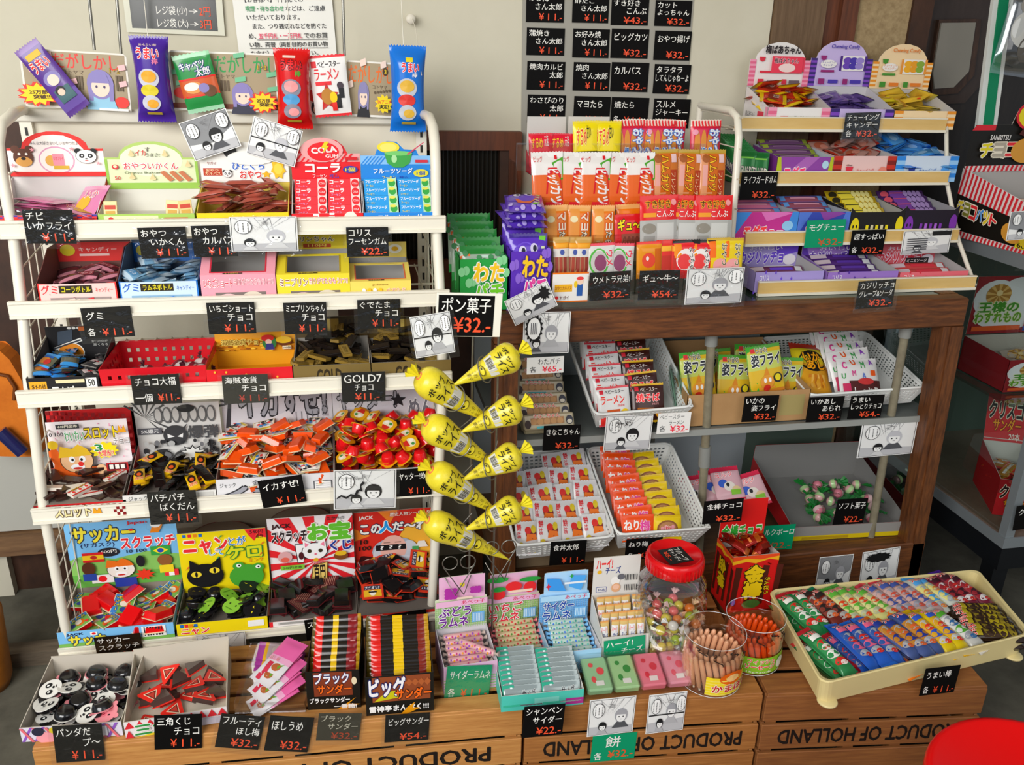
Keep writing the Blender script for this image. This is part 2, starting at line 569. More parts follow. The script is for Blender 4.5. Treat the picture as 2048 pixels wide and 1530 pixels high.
mb = MB(); mb.box(-0.70, 0.19, YB + .004, YB + 0.008, 0.3, 0.5, mat('8f8372', 0.6)); mb.build('lower_back_panel', rack)
# ================================================================ wooden showcase
CY, CZ = 1.90, 1.012
cx0, cx1 = 0.335, 1.607
case = thing('showcase', 'worn brown wooden glass showcase with steel poles, holding baskets of snacks', 'showcase')
floorz = 0.262
mb = MB()
mb.bevbox(cx0, cx1, CY, CY + 0.05, CZ - 0.078, CZ, CASEWOOD, None, .004)
mb.box(cx0, cx0 + .05, CY + .05, 2.40, CZ - 0.07, CZ, CASEPOST); mb.box(cx1 - .05, cx1, CY + .05, 2.40, CZ - 0.07, CZ, CASEPOST)
mb.build('top_frame', case)
mb = MB(); mb.box(cx0 + .05, cx1 - .05, CY + .05, 2.40, CZ - 0.012, CZ - 0.002, mat('3c4a42', 0.08)); mb.build('top_glass', case)
def post(xa, xb, m=CASEPOST):
 mb = MB()
 zt, zb = CZ - 0.078, 0.13
 for dx0, dx1, y0, y1 in ((0, 0.022, CY + .004, CY + .05), (0.022, 0.058, CY, CY + 0.05)):
  if xa < 1: dx0, dx1 = dx0, dx1
  p = [(xa + dx0, y0, zt), (xa + dx1, y0, zt), (xa + dx1, y1, zt), (xa + dx0, y1, zt), (xb + dx0, y0, zb), (xb + dx1, y0, zb), (xb + dx1, y1, zb), (xb + dx0, y1, zb)]
  mb.add(p, [(0, 1, 2, 3), (7, 6, 5, 4), (4, 5, 1, 0), (5, 6, 2, 1), (6, 7, 3, 2), (7, 4, 0, 3)], m)
 return mb.build('post', case)
post(1.549, 1.588); post(0.335, 0.345)
mb = MB(); mb.bevbox(0.335, 1.646, CY, CY + 0.05, 0.13, floorz, CASEWOOD, None, .004); mb.build('bottom_rail', case)
mb = MB(); mb.box(0.36, 1.63, CY + .05, 2.39, floorz - .03, floorz, noisy('case_floor', '4c3826', '6a4e36', 8, (0.7, 5, 5), .5)); mb.build('floor_board', case)
mb = MB(); mb.box(0.36, 1.28, 2.385, 2.40, floorz, CZ - .07, mat('b4bcc0', 0.5)); mb.box(0.945, 0.957, 2.38, 2.385, floorz, CZ - .07, mat('8a8a80'))
mb.box(1.28, 1.6, 2.385, 2.40, floorz, CZ - .07, mat('5f6d64', 0.25)); mb.build('back_panel', case)  # right third coloured green-grey for the reflection and view through the side glass
mb = MB(); mb.add([(1.598, CY + .05, CZ - .07), (1.598, 2.385, CZ - .07), (1.632, 2.385, floorz), (1.632, CY + .05, floorz)], [(0, 1, 2, 3)], GLASSM); mb.build('side_pane', case)
SHZ = at(1600, 846, 1.94).z
mb = MB(); mb.box(0.36, 1.615, 1.94, 2.38, SHZ - 0.018, SHZ, mat('707472', 0.15)); sh = mb.build('shelf', case)
mb = MB(); mb.box(0.36, 1.615, 1.937, 1.94, SHZ - 0.018, SHZ, mat('9a9c98', 0.3)); mb.build('shelf_edge', sh)
for top, bot, tag_y in (((1424, 655), (1398, 1110), 890), ((1812, 655), (1744, 1055), None), ((1034, 700), (1012, 1100), None)):
 a, b = at(*top, 1.955), at(*bot, 1.955)
 a = b + (a - b) * ((CZ - .05 - b.z) / (a.z - b.z)); b = a + (b - a) * ((a.z - floorz) / (a.z - b.z))
 mb = MB(); mb.tube([a, b], 0.0115, noisy('old_steel', '77705f', '8f8976', 30, rough=.35), 12); p = mb.build('pole', case)
 mb = MB()
 for z in ([a.z - .01, SHZ - 0.06] if tag_y else [a.z - .01]):
  q = a.lerp(b, (a.z - z) / (a.z - b.z)); q2 = a.lerp(b, min(1, (a.z - z + .06) / (a.z - b.z)))
  mb.tube([q, q2], 0.0165, mat('8b8c88', .45), 12)
 mb.build('clamp', p)
for x in (0.36, 1.6):
 for y in (1.93, 2.36):
  mb = MB(); mb.box(x - .025, x + .025, y - .025, y + .025, 0, 0.16, CASEPOST); mb.build('leg', case)
# ================================================================ crates
def crate(xl, yl, xr, yr, z, depth, label, wood, text=True):
 a, b = atz(xl, yl, z), atz(xr, yr, z)
 w = (b - a).length
 yaw = atan2(b.y - a.y, b.x - a.x)
 M = T3((a.x, a.y, 0)) @ Matrix.Rotation(yaw, 4, 'Z')
 t = thing('crate', label, 'crate', 'wooden produce crates under the sweets', M)
 sh_, g = z * 0.29, z * 0.045
 for nm, (x0, x1, y0, y1) in (('front_slats', (0, w, 0, 0.009)), ('rear_slats', (0, w, depth - .009, depth))):
  mb = MB()
  for k in range(3):
   zz = z - 0.008 - k * (sh_ + g)
   mb.bevbox(x0, x1, y0, y1, zz - sh_, zz, wood, None, 0.0015)
  f = mb.build(nm, t)
  if nm == 'front_slats' and text:
   zz = z - 0.008 - (sh_ + g)
   prints(f, [T_('PRODUCT OF HOLLAND', 0.08 if w < .7 else .25, 0.22, 0.93, 0.78, '1c1512', None, 0.035, 180)], flat(w, sh_, 0, zz - sh_), name='lettering')
 for x0 in (0, w - .009):
  mb = MB()
  for k in range(3):
   zz = z - 0.008 - k * (sh_ + g)
   mb.bevbox(x0, x0 + .009, 0.009, depth - .009, zz - sh_, zz, wood, None, 0.0015)
  mb.build('end_slats', t)
 mb = MB()
 n = 5
 for k in range(n):
  y0 = depth * k / n + (0.004 if k else 0)
  mb.bevbox(0.002, w - .002, y0, depth * (k + 1) / n - 0.012, z - 0.008, z, wood, None, 0.0015)
 mb.build('top_slats', t)
 for x0 in [0.011, w - .036] + ([w / 2 - .015, w / 3, w * .72] if w > .7 else [w * .4, w * .62]):
  for y0 in (0.01, depth - .036):
   mb = MB(); mb.box(x0, x0 + .025, y0, y0 + .025, 0, z - .009, wood); mb.build('corner_post', t)
 return t
CRZ = 0.25
crate(62, 1497, 1046, 1412, CRZ, 0.29, 'long pale wooden crate under the panda sweets and boxed wafer bars', CRATEWOOD)
crate(1052, 1412, 1528, 1386, CRZ, 0.40, 'wooden crate stencilled upside down, below the clear mochi tray', CRATEHALFSHADE)
crate(1535, 1388, 1978, 1372, CRZ, 0.40, 'wooden crate stencilled upside down, below the cream tray of stick bags', CRATESHADE)
# ================================================================ stepped rack on the showcase
RR = [(1.404, 2.235), (1.266, 2.18), (1.12, 2.091), (1.012, 1.985)]
RX0, RRW = 1.044, 0.64
r2 = thing('step_rack', 'cream wire rack with four tan-fronted steps standing on the showcase', 'rack')
TAN = noisy('tan_rail', 'd2b070', 'dfc288', 5, (1, 6, 6), 0.4)
for z, yf in RR:
 s = wire_shelf(z + .003, yf, min(yf + .19, 2.38), RX0, RRW, 16).build('shelf', r2)
 mb = MB(); mb.box(RX0, RX0 + RRW, yf, yf + .006, z, z + .036, TAN)
 mb.box(RX0 - .001, RX0 + RRW + .001, yf - .004, yf + .007, z - 0.001, z + .006, mat('ece6d4', .4))
 mb.box(RX0 - .001, RX0 + RRW + .001, yf - .002, yf + .007, z + .035, z + .038, mat('ece6d4', .4))
 mb.build('price_rail', s)
for x in (RX0 - .045, RX0 + RRW + .012):
 mb = MB()
 yt = 2.38
 if x < RX0:
  mb.tube([(x, yt, 1.46), (x, 2.17, 1.46), (x, 2.13, 1.445), (x, 2.11, 1.40), (x, 2.08, 1.1), (x, 2.05, CZ + .005)], .010, WHITEMETAL, 8)
  mb.tube([(x, yt, 1.46), (x, yt, CZ + .005)], .010, WHITEMETAL, 8)
 else:
  mb.tube([(x, yt, 1.43), (x, 2.25, 1.42), (x, 2.2, 1.27), (x, 2.1, 1.12), (x, 2.0, CZ + .005)], .006, WHITEMETAL, 8)
 for k in range(6 if x < RX0 else 0):
  z = CZ + .06 + k * .075
  mb.tube([(x, 2.05 + .02 * k / 2, z), (x, yt, z)], .0018, WIRE, 5)
 mb.build('side_frame', r2)
# ================================================================ the glass case at the far right
rc = thing('glass_case', 'grey metal framed glass case with boxed cookies, beyond the wooden showcase', 'showcase')
GX, GY0, GY1, GX1 = 1.815, 1.8, 2.5, 2.7
gz0 = at(2005, 1095, GY0).z + .01
gz1 = atx(1911, 480, GX).z
GREY = mat('8b9194', 0.35, 0.3)
mb = MB(); mb.box(GX, GX1, GY0, GY1, gz0, gz0 + .018, noisy('shelf_board', '6a5c4e', '85766a', 5, rough=.6)); mb.build('floor_board', rc)
mb = MB(); mb.box(GX - .004, GX1, GY0 - .004, GY0, gz0 - .012, gz0 + .022, GREY); mb.box(GX - .004, GX, GY0, GY1, gz0 - .012, gz0 + .022, GREY); mb.build('bottom_frame', rc)
mb = MB(); mb.box(GX + .004, GX1, GY0 + .004, GY1, gz0 - .09, gz0 - .012, mat('15171a', .4)); mb.build('base', rc)
for x, y in ((GX + .02, GY0 + .03), (GX + .02, GY1 - .06), (GX1 - .06, GY0 + .03)):
 mb = MB(); mb.box(x, x + .05, y, y + .05, 0, gz0 - .09, mat('15171a', .5)); mb.build('leg', rc)
for x, y in ((GX, GY0), (GX, GY1 - .02), (GX1 - .02, GY0)):
 mb = MB(); mb.box(x, x + .028, y, y + .028, gz0 + .018, gz1, GREY); mb.build('post', rc)
mb = MB(); mb.box(GX, GX1, GY0, GY1, gz1, gz1 + .016, mat('7d8884', 0.12)); mb.build('top_panel', rc)
mb = MB(); mb.box(GX - .003, GX, GY0, GY1, gz1 - .02, gz1 + .018, GREY); mb.box(GX, GX1, GY0 - .003, GY0, gz1 - .02, gz1 + .018, GREY); mb.build('top_frame', rc)
mb = MB(); mb.add([(GX + .01, GY0 + .03, gz0 + .02), (GX + .01, GY1, gz0 + .02), (GX + .01, GY1, gz1), (GX + .01, GY0 + .03, gz1)], [(0, 1, 2, 3)], GLASSM); mb.build('side_pane', rc)
GSZ = atx(1955, 745, 1.87).z
mb = MB(); mb.box(GX + .015, GX1, GY0 + .12, GY1 - .02, GSZ - .03, GSZ - .022, GLASSM); mb.build('shelf', rc)
mb = MB(); mb.box(GX, GX1, GY1, GY1 + .01, gz0, gz1, mat('4f5a52', .4)); mb.build('back_panel', rc)
# ================================================================ cards
WHT, RED_ = 'f4f2ec', 'e65c3c'
def frame3(tl, tr, bl, Y, tilt=0.0):
 a, b, c = at(*tl, Y), at(*tr, Y), at(*bl, Y)
 ex = b - a
 w = ex.length
 ex = ex / w
 ez = a - c
 ez = ez - ex * ez.dot(ex)
 h = ez.length
 ez = ez / h
 ey = ez.cross(ex)
 o = a - ez * h
 M = Matrix(((ex.x, ey.x, ez.x, o.x), (ex.y, ey.y, ez.y, o.y), (ex.z, ey.z, ez.z, o.z), (0, 0, 0, 1)))
 if tilt:
  M = M @ T3((0, 0, h)) @ RX(tilt) @ T3((0, 0, -h))
 return M, w, h
def sleeve(parent, w, h, m=0.008, mb_=0.010, mt=0.004):
 mb = MB()
 p = [V((-m, -0.0040, -mb_)), V((w + m, -0.0040, -mb_)), V((w + m, -0.0040, h + mt)), V((-m, -0.0040, h + mt))]
 mb.add(p, [(0, 1, 2, 3)], SLEEVE)
 mb.build('sleeve', parent)
def price_ops(lines, price, white=WHT, red=RED_, each=False, bold=0.012):
 ops = []
 n = len(lines)
 top, low = 0.93, 0.36
 lh = (top - low) / max(n, 1)
 lh = min(lh, 0.32)
 top = top if n > 1 else 0.86
 for i, t in enumerate(lines):
  L = sum(0.62 if ord(c) < 256 else 1.0 for c in t)
  wd = min(0.90, 0.175 * L)
  x0 = 0.06 if i == 0 else min(0.10 + 0.16 * i, 0.95 - wd)
  if n == 1:
   x0 = 0.08
  if i and i == n - 1 and n > 1:
   x0 = max(0.05, 0.94 - wd)
  y1 = top - i * lh
  ops.append(T_(t, x0, y1 - lh * 0.80, x0 + wd, y1, white, None, bold))
 if each:
  ops.append(T_('各', 0.07, 0.08, 0.22, 0.34, white, None, bold))
 if price:
  price = price.replace('¥11', '¥ 1 1')
  ops.append(T_(price, 0.36 if each else 0.34, 0.07, 0.95, 0.31, red, None, bold))
 return ops
def card(tl, tr, bl, Y, lines, price, label, col='17181a', slv=False, each=False, red=RED_, white=WHT, tilt=0.0, ops=None, rough=0.28, cat='price card', name='price_card', bold=0.012):
 M, w, h = frame3(tl, tr, bl, Y, tilt)
 mb = MB()
 mb.box(0, w, 0, 0.0009, 0, h, mat('0d0c0c', rough + .2, 0, 0, .12) if col == '17181a' else mat(col, rough))
 o = mb.build(name, None, M)
 tag(o, label, cat)
 prints(o, ops if ops is not None else price_ops(lines, price, white, red, each, bold), flat(w, h), name='lettering', eps=.00013)
 if slv:
  sleeve(o, w, h)
 return o
def manga_ops(seed, bubbles=2, dark=0.3, panels=1):
 rnd = random.Random(seed)
 o = [R_(0, 0, 1, 1, 'f2f2f0'), R_(0.02, 0.02, 0.98, 0.98, '2a2a2c'), R_(0.03, 0.03, 0.97, 0.97, 'f0f0ee')]
 def person(cx, cy, s, hair):
  o.append(P_([(cx - s * 1.1, cy - s * 1.9), (cx + s * 1.1, cy - s * 1.9), (cx + s * .5, cy - s * .9), (cx - s * .5, cy - s * .9)], rnd.choice(['d8d8d8', '55565a', 'b8b8ba'])))
  o.append(E_(cx, cy + s * .1, s * .82, s * 1.12, hair))
  o.append(E_(cx, cy - s * .12, s * .6, s * .85, 'f6f6f4'))
  o.append(P_([(cx - s * .62, cy + s * .25), (cx + s * .62, cy + s * .2), (cx + s * .5, cy + s * .85), (cx - s * .4, cy + s * .9)], hair))
  for d in (-.25, .25):
   o.append(E_(cx + d * s, cy - s * .1, s * .08, s * .11, '222224'))
  o.append(R_(cx - s * .12, cy - s * .52, cx + s * .12, cy - s * .47, '333335'))
 def bubble(cx, cy, rx, ry):
  o.append(E_(cx, cy, rx, ry, '2c2c2e'))
  o.append(E_(cx, cy, rx * .93, ry * .93, 'fafaf8'))
  n = max(2, int(rx / .035))
  for k in range(n):
   x = cx - rx * .55 + rx * 1.1 * k / max(n - 1, 1)
   hh = ry * (.62 - .15 * rnd.random())
   y = cy + hh
   while y > cy - hh:
    o.append(R_(x - .006, y - .028, x + .008, y, '3a3a3c'))
    y -= .042
 o.append(P_([(0.03, 0.03), (0.97, 0.03), (0.97, rnd.uniform(.2, .4)), (0.03, rnd.uniform(.15, .3))], 'c4c4c6'))
 if dark > 0.4:
  o.append(P_([(0.03, 0.4), (0.5, 0.3), (0.97, 0.55), (0.97, 0.97), (0.03, 0.97)], '8f9092'))
 for k in range(9):
  x = rnd.uniform(.05, .9)
  o.append(P_([(x, .97), (x + .012, .97), (0.5 + rnd.uniform(-.2, .2), .55)], '9a9a9c'))
 person(rnd.uniform(.58, .72), rnd.uniform(.42, .56), .17, rnd.choice(['a8a8ac', '1d1d1f', 'c8c8cc']))
 if panels > 1:
  o.append(R_(0.03, .47, .97, .50, '222224'))
 person(rnd.uniform(.25, .36), .26, .11, '1d1d1f')
 spots = [(.2, .72), (.84, .76), (.15, .3)]
 for k in range(bubbles):
  bubble(spots[k][0], spots[k][1], .13, .2)
 for k in range(5):
  x = rnd.uniform(.38, .5)
  o.append(R_(x, .8 + k * .025, x + rnd.uniform(.05, .14), .81 + k * .025, '6a6a6c'))
 return o
def manga(tl, tr, bl, Y, seed, label, slv=True, dark=0.3, bubbles=2, extra=None, panels=1, tilt=0.0):
 ops = manga_ops(seed, bubbles, dark, panels) + (extra or [])
 return card(tl, tr, bl, Y, [], '', label, 'f2f2f0', slv, ops=ops, rough=0.4, cat='comic card', name='comic_card', tilt=tilt)
Y1, Y2, Y3, Y4, Y5 = [t[1] - .0065 for t in RT]
card((43, 419), (144, 420), (50, 487), Y1, ['チビ', 'いかフライ'], '¥11.-', 'black price card in a clear sleeve below the bear and panda sweets box', slv=True)
card((274, 456), (370, 453), (279, 518), Y1, ['おやつ', 'いかくん'], '¥11.-', 'black price card below the green-topped squid stick box', slv=True)
card((381, 452), (470, 450), (385, 515), Y1, ['おやつ', 'カルパス'], '¥11.-', 'black price card half behind the comic card on the top rail', slv=True)
manga((457, 434), (593, 433), (461, 504), Y1 - .004, 3, 'pale comic card of a leaning figure on the top rack rail', dark=.2, bubbles=1)
card((692, 455), (776, 454), (694, 514), Y1, ['コリス', 'フーセンガム'], '¥22.-', 'black price card below the red and blue bubble gum boxes', slv=True)
card((160, 617), (260, 612), (166, 678), Y2, ['グミ'], '¥11.-', 'black price card for gummies on the second rack rail', slv=True, each=True)
card((412, 606), (508, 604), (416, 669), Y2, ['いちごショート', 'チョコ'], '¥11.-', 'black sleeved price card below the pink windowed chocolate box', slv=True)
card((566, 606), (652, 604), (570, 669), Y2, ['ミニプリンちゃん', 'チョコ'], '¥11.-', 'black sleeved price card below the large yellow windowed chocolate box', slv=True)
card((714, 600), (800, 598), (717, 658), Y2, ['ぐでたま', 'チョコ'], '¥11.-', 'black price card below the small pale yellow windowed box', slv=True)
card((260, 752), (357, 748), (263, 811), Y3, ['チョコ大福', '一個'], '', 'black price card below the red perforated basket', slv=True,
  ops=[T_('チョコ大福', .08, .64, .92, .92, WHT, None, .012), T_('一個', .05, .1, .4, .38, WHT, None, .012), T_('¥11.-', .52, .1, .96, .36, RED_, None, .012)])
card((443, 751), (535, 748), (449, 808), Y3, ['海賊金貨', 'チョコ'], '¥11.-', 'grey-black price card below the yellow chocolate coin box', slv=True, col='34332e', red='a8473a')
card((682, 746), (770, 743), (687, 805), Y3, ['GOLD7', 'チョコ'], '¥11.-', 'black price card below the gold bar chocolate boxes', slv=True,
  ops=[T_('GOLD7', .06, .66, .92, .92, WHT, None, .012), T_('チョコ', .3, .38, .72, .6, WHT, None, .012), T_('¥11.-', .3, .07, .86, .3, RED_, None, .012)])
card((293, 985), (391, 980), (296, 1050), Y4, ['パチパチ', 'ばくだん'], '¥11.-', 'black price card with shiny sleeve below the bomb popping packets', slv=True, rough=.15)
card((515, 963), (603, 949), (525, 1017), Y4, ['イカすぜ!'], '¥11.-', 'tilted black price card below the orange squid chocolates')
manga((667, 941), (793, 938), (669, 1019), Y4 - .006, 8, 'comic card with jagged speech burst on the fourth rack rail', bubbles=1,
  extra=[P_([(.05, .3), (.12, .36), (.2, .3), (.28, .38), (.36, .34), (.4, .5), (.46, .48), (.44, .62), (.5, .7), (.46, .74), (.42, .66), (.42, .55), (.36, .52), (.33, .4), (.27, .43), (.2, .35), (.12, .41), (.05, .34)], '222224'), T_('ヤッター!めん', .07, .78, .4, .88, '44464a')])
card((792, 940), (862, 935), (793, 994), Y4, ['ヤッター!めん'], '¥11.-', 'black price card below the red cup noodles with yellow lids')
card((187, 1276), (280, 1266), (191, 1323), Y5, ['サッカー', 'スクラッチ'], '¥11.-', 'black sleeved price card below the red soccer packets', slv=True, rough=.15)
manga((391, 1271), (490, 1263), (392, 1330), Y5, 11, 'comic card below the cat and frog sweets box', bubbles=1, dark=.2)
card((608, 1241), (693, 1229), (608, 1300), Y5, ['スクラッチ', 'お宝くじ'], '¥11.-', 'black price card below the lucky cat sweets box, behind wafer bars')
card((776, 1230), (852, 1218), (778, 1290), Y5, ['この人', 'だ〜れ?'], '¥11.-', 'black price card below the masked portrait sweets box')
# in front of the crates
def crate_y(x, y):
 best = 9
 for xl, yl, xr, yr in ((62, 1497, 1046, 1412), (1052, 1412, 1528, 1386), (1535, 1388, 1978, 1372)):
  if xl - 80 < x < xr + 30:
   a, b = atz(xl, yl, CRZ), atz(xr, yr, CRZ)
   n = V((-(b.y - a.y), b.x - a.x, 0))
   d = ray(x, y)
   t = (a - EYE).dot(n) / d.dot(n)
   best = min(best, (d * t).y)
 return best - .006
card((104, 1453), (203, 1447), (99, 1527), crate_y(153, 1490), ['パンダだ', 'プ〜'], '¥11.-', 'black price card hung below the panda and pig sweets', slv=True)
card((308, 1431), (404, 1428), (307, 1500), crate_y(356, 1465), ['三角くじ', 'チョコ'], '¥11.-', 'black price card hung below the triangular sweets box')
card((443, 1427), (531, 1434), (428, 1494), crate_y(487, 1460), ['フルーティ', 'ほし梅'], '¥32.-', 'tilted black price card for dried plum, first of two side by side', slv=True)
card((541, 1431), (629, 1436), (532, 1501), crate_y(585, 1466), ['ほしうめ'], '¥32.-', 'black sleeved price card right of the other dried plum card', slv=True)
card((638, 1427), (724, 1427), (636, 1481), crate_y(681, 1454), ['ブラック', 'サンダー'], '¥32.-', 'faded black price card below the narrow box of black wafer bars', slv=True, col='3c392f', white='c9c5b4', red='a04a34', rough=.6)
card((771, 1431), (860, 1425), (774, 1485), crate_y(815, 1458), ['ビッグサンダー'], '¥54.-', 'black price card below the wide box of black wafer bars', slv=True)
GRN = '17936a'
card((895, 1333), (985, 1330), (893, 1399), atz(940, 1383, CRZ).y - .006, ['サイダーラムネ'], '¥11.-', 'green price card on the grape ramune box', GRN, True, True, red='d9663c')
card((1049, 1414), (1131, 1407), (1057, 1475), 1.380, ['シャンペン', 'サイダー'], '¥22.-', 'black price card hung below the teal cider candy box')
card((1208, 1283), (1291, 1270), (1208, 1333), atz(1246, 1331, CRZ).y - .006, ['ハーイ!', 'チーズ'], '¥32.-', 'green price card on the cheese stick box', GRN, red='b0503a')
manga((1180, 1401), (1273, 1391), (1181, 1473), crate_y(1226, 1437), 21, 'tall comic card hung above the green mochi price card', False, bubbles=1)
card((1186, 1473), (1275, 1464), (1185, 1525), crate_y(1230, 1499), ['餅'], '¥32.-', 'green price card hung below a comic card on the crate', GRN, red='d9663c',
  ops=[T_('餅', .3, .52, .64, .93, WHT, None, .012), T_('各', .07, .08, .25, .36, WHT, None, .012), T_('¥32.-', .38, .12, .95, .4, 'd9663c', None, .012)])
manga((1299, 1391), (1375, 1382), (1294, 1468), crate_y(1337, 1429), 24, 'torn-edged comic card hung before the pink mochi packs', False, bubbles=2, panels=2)
# on and in the wooden showcase
CF = 1.893
SB = [T_('ポン菓子', .06, .56, .94, .93, WHT, None, .012), T_('¥32.-', .28, .1, .95, .46, RED_, None, .02)]
M, w, h = frame3((874, 585), (1006, 588), (880, 673), 1.64)
mb = MB(); mb.bevbox(0, w, 0, .004, 0, h, mat('efece0', .4), None, .001)
sign = tag(mb.build('sign', None, M), 'white-edged sign with black card, on top of the yellow cone stand', 'sign')
mb = MB(); mb.box(.004, w * .88, -.001, 0, .002, h * .95, mat('0d0c0c', .45, 0, 0, .12)); b = mb.build('card', sign)
prints(sign, SB, flat(w * .88 - .004, h * .95, .004, .002, -.0012), name='lettering')
manga((819, 635), (899, 622), (838, 716), 1.625, 31, 'tilted comic card in a sleeve, in front of the white-edged sign', True, panels=2)
manga((1008, 603), (1094, 561), (1018, 658), CF - .03, 33, 'long comic strip leaning across the corner of the purple bag box', False, bubbles=1,
  extra=[S_(.84, .68, .13, .3, 9, '161617')])
manga((1048, 625), (1142, 623), (1047, 708), CF - .02, 36, 'comic card with spiky black speech burst above the small white price card', False, bubbles=0,
  extra=[S_(.22, .62, .2, .36, 16, '161617', .8), E_(.22, .62, .14, .26, 'fafaf8'), *[R_(.15 + .04 * k, .48, .165 + .04 * k, .76, '44444a') for k in range(4)]])
card((1054, 716), (1128, 712), (1056, 749), CF - .01, ['わたパチ'], '', 'small white price card with red price below the spiky comic card', 'f4f3ef', red='e2304a', white='222222',
  ops=[T_('わたパチ', .3, .55, .9, .9, '2a2a2c', None, .008), T_('各', .08, .1, .26, .45, '2a2a2c', None, .008), T_('¥65.-', .42, .1, .94, .45, 'e2304a', None, .02)])
card((1180, 546), (1262, 541), (1181, 602), CF - .003, ['ウメトラ兄弟!'], '¥32.-', 'black price card before the plum snack bags on the showcase top', slv=True)
card((1280, 542), (1361, 540), (1283, 600), CF - .003, ['ギュ〜牛〜'], '¥54.-', 'black price card second along the showcase edge, reading 54 yen', slv=True)
manga((1375, 538), (1490, 534), (1379, 609), CF - .003, 41, 'comic card at the end of the bag rows on the showcase edge', True, bubbles=2)
card((1088, 852), (1162, 849), (1086, 902), 1.934, ['きなこちゃん'], '¥32.-', 'black price card below the stack of clear soybean candy packs')
manga((1213, 832), (1307, 829), (1209, 902), 1.922, 44, 'comic card hung on the noodle snack basket', False, bubbles=1, extra=[T_('ラーメン', .2, .72, .55, .86, '1a1a1c', None, .03)])
card((1317, 827), (1383, 824), (1314, 868), 1.924, [], '', 'white price card with red price on the noodle snack basket', 'f6f5f1',
  ops=[T_('ベビースター', .06, .7, .8, .93, '2a2a2c'), T_('ラーメン', .35, .42, .8, .62, '2a2a2c'), T_('各', .08, .1, .26, .4, '2a2a2c'), T_('¥32-', .4, .08, .95, .38, 'e2304a', None, .02)])
card((1102, 1084), (1174, 1080), (1098, 1131), 1.79, ['食丼太郎'], '¥11.-', 'black price card hung on the basket of white square packets')
card((1253, 1079), (1326, 1074), (1246, 1121), 1.79, ['ねり梅'], '¥32.-', 'black price card half hidden behind the big jar', each=True)
card((1409, 1003), (1488, 996), (1413, 1048), 1.72, ['金棒チョコ'], '¥32.-', 'black price card stuck on the red header of the tall crunch stick box')
card((1514, 1053), (1592, 1048), (1534, 1101), CF, ['ミルクボーロ'], '¥22.-', 'green price card on the bottom rail of the wooden showcase', GRN, red='c4603c')
card((1676, 999), (1737, 996), (1675, 1049), 1.953, ['ソフト菓子'], '¥22.-', 'black price card before the grey tray of twisted soft candy')
card((1490, 793), (1559, 790), (1489, 844), 1.93, ['いかの', '姿フライ'], '¥32.-', 'black price card on the cardboard box of squid fry bags')
card((1620, 795), (1690, 792), (1619, 844), 1.93, ['いかあし', 'あられ'], '¥32.-', 'black price card under the yellow bag in the right upper basket')
card((1703, 792), (1770, 789), (1700, 838), 1.93, ['うまい', 'しっとりチョコ'], '¥54.-', 'black price card under the white bags in the right upper basket')
manga((1725, 847), (1837, 838), (1728, 915), 1.941, 55, 'comic card of two faces fixed to the steel pole', False, bubbles=1)
manga((1640, 1115), (1708, 1108), (1632, 1185), 1.897, 57, 'small dark comic card behind the cream tray', False, .6, 1)
manga((1726, 1105), (1801, 1093), (1716, 1185), 1.897, 58, 'pale comic card behind the cream tray, right of the dark one', False, bubbles=1, extra=[S_(.4, .85, .36, .12, 12, '161617', .8)])
RYS = [t[1] - .008 for t in RR]
card((1692, 226), (1763, 224), (1688, 278), RYS[0], ['チューイング', 'キャンデー'], '¥32.-', 'black price card on the top step, below the purple chewing candy box', slv=True, each=True)
card((1484, 345), (1557, 344), (1484, 400), RYS[1], ['ライフガードガム'], '¥32.-', 'black price card below the green gum packs on the second step')
card((1615, 441), (1693, 438), (1607, 496), RYS[2], ['モグチュー'], '¥32-', 'green price card on the third step', GRN, red='c4603c')
card((1705, 461), (1773, 459), (1718, 510), RYS[2], ['超すっぱい'], '¥32.-', 'tilted black price card right of the green one on the third step', each=True)
manga((1808, 463), (1905, 458), (1815, 509), RYS[2], 62, 'comic card on the third step below the purple sour candy', False, bubbles=0, panels=1,
  extra=[R_(.58, .78, .97, .96, '1c1c1e'), *[R_(.08, .2 + .09 * k, .5, .24 + .09 * k, '5a5a5e') for k in range(6)]])
card((1718, 563), (1793, 558), (1717, 618), CF + .002, ['カジリッチョ', 'グレープ&ソーダ'], '¥32.-', 'black sleeved price card hanging from the lowest step over the wood', slv=True)
card((2034, 1013), (2110, 1000), (2034, 1060), 1.79, ['グミ'], '¥32.-', 'black price card on the grey rim of the glass case')
card((1992, 850), (2040, 846), (1992, 905), 2.15, ['ねじり'], '', 'black price card behind the pane of the glass case', bold=.02)
manga((2022, 424), (2090, 418), (2030, 480), 1.88, 66, 'dark comic card on the chocolate bar box', False, .6, 1)
# sixteen cards on the sheet on the wall
M, w, h = frame3((1046, -60), (1392, -52), (1052, 290), 2.446)
mb = MB(); mb.box(0, w, 0, .002, 0, h, mat('a3a097', .5)); tag(mb.build('card_sheet', None, M), 'grey sheet on the wall carrying rows of black price cards', 'sheet')
CXS = [(1053, 1129), (1146, 1219), (1224, 1299), (1312, 1385)]
WC = [[['のし梅', 'さん太郎'], '¥11.-'], [['酢だこ', 'さん太郎'], '¥11.-'], [['すき好き', 'こんぶ'], '¥43.-'], [['カット', 'よっちゃん'], '¥32.-'],
  [['蒲焼き', 'さん太郎'], '¥11.-'], [['お好み焼', 'さん太郎'], '¥11.-'], [['ビッグカツ'], '¥32.-'], [['おやつ揚げ'], '¥32.-'],
  [['焼肉カルビ', '太郎'], '¥11.-'], [['焼肉', 'さん太郎'], '¥11.-'], [['カルパス'], '¥32.-'], [['タラタラ', 'してんじゃねーよ'], '¥32.-'],
  [['わさびのり', '太郎'], '¥11.-'], [['マヨたら'], '¥11.-'], [['焼たら'], '¥11.-'], [['スルメ', 'ジャーキー'], '¥32.-']]
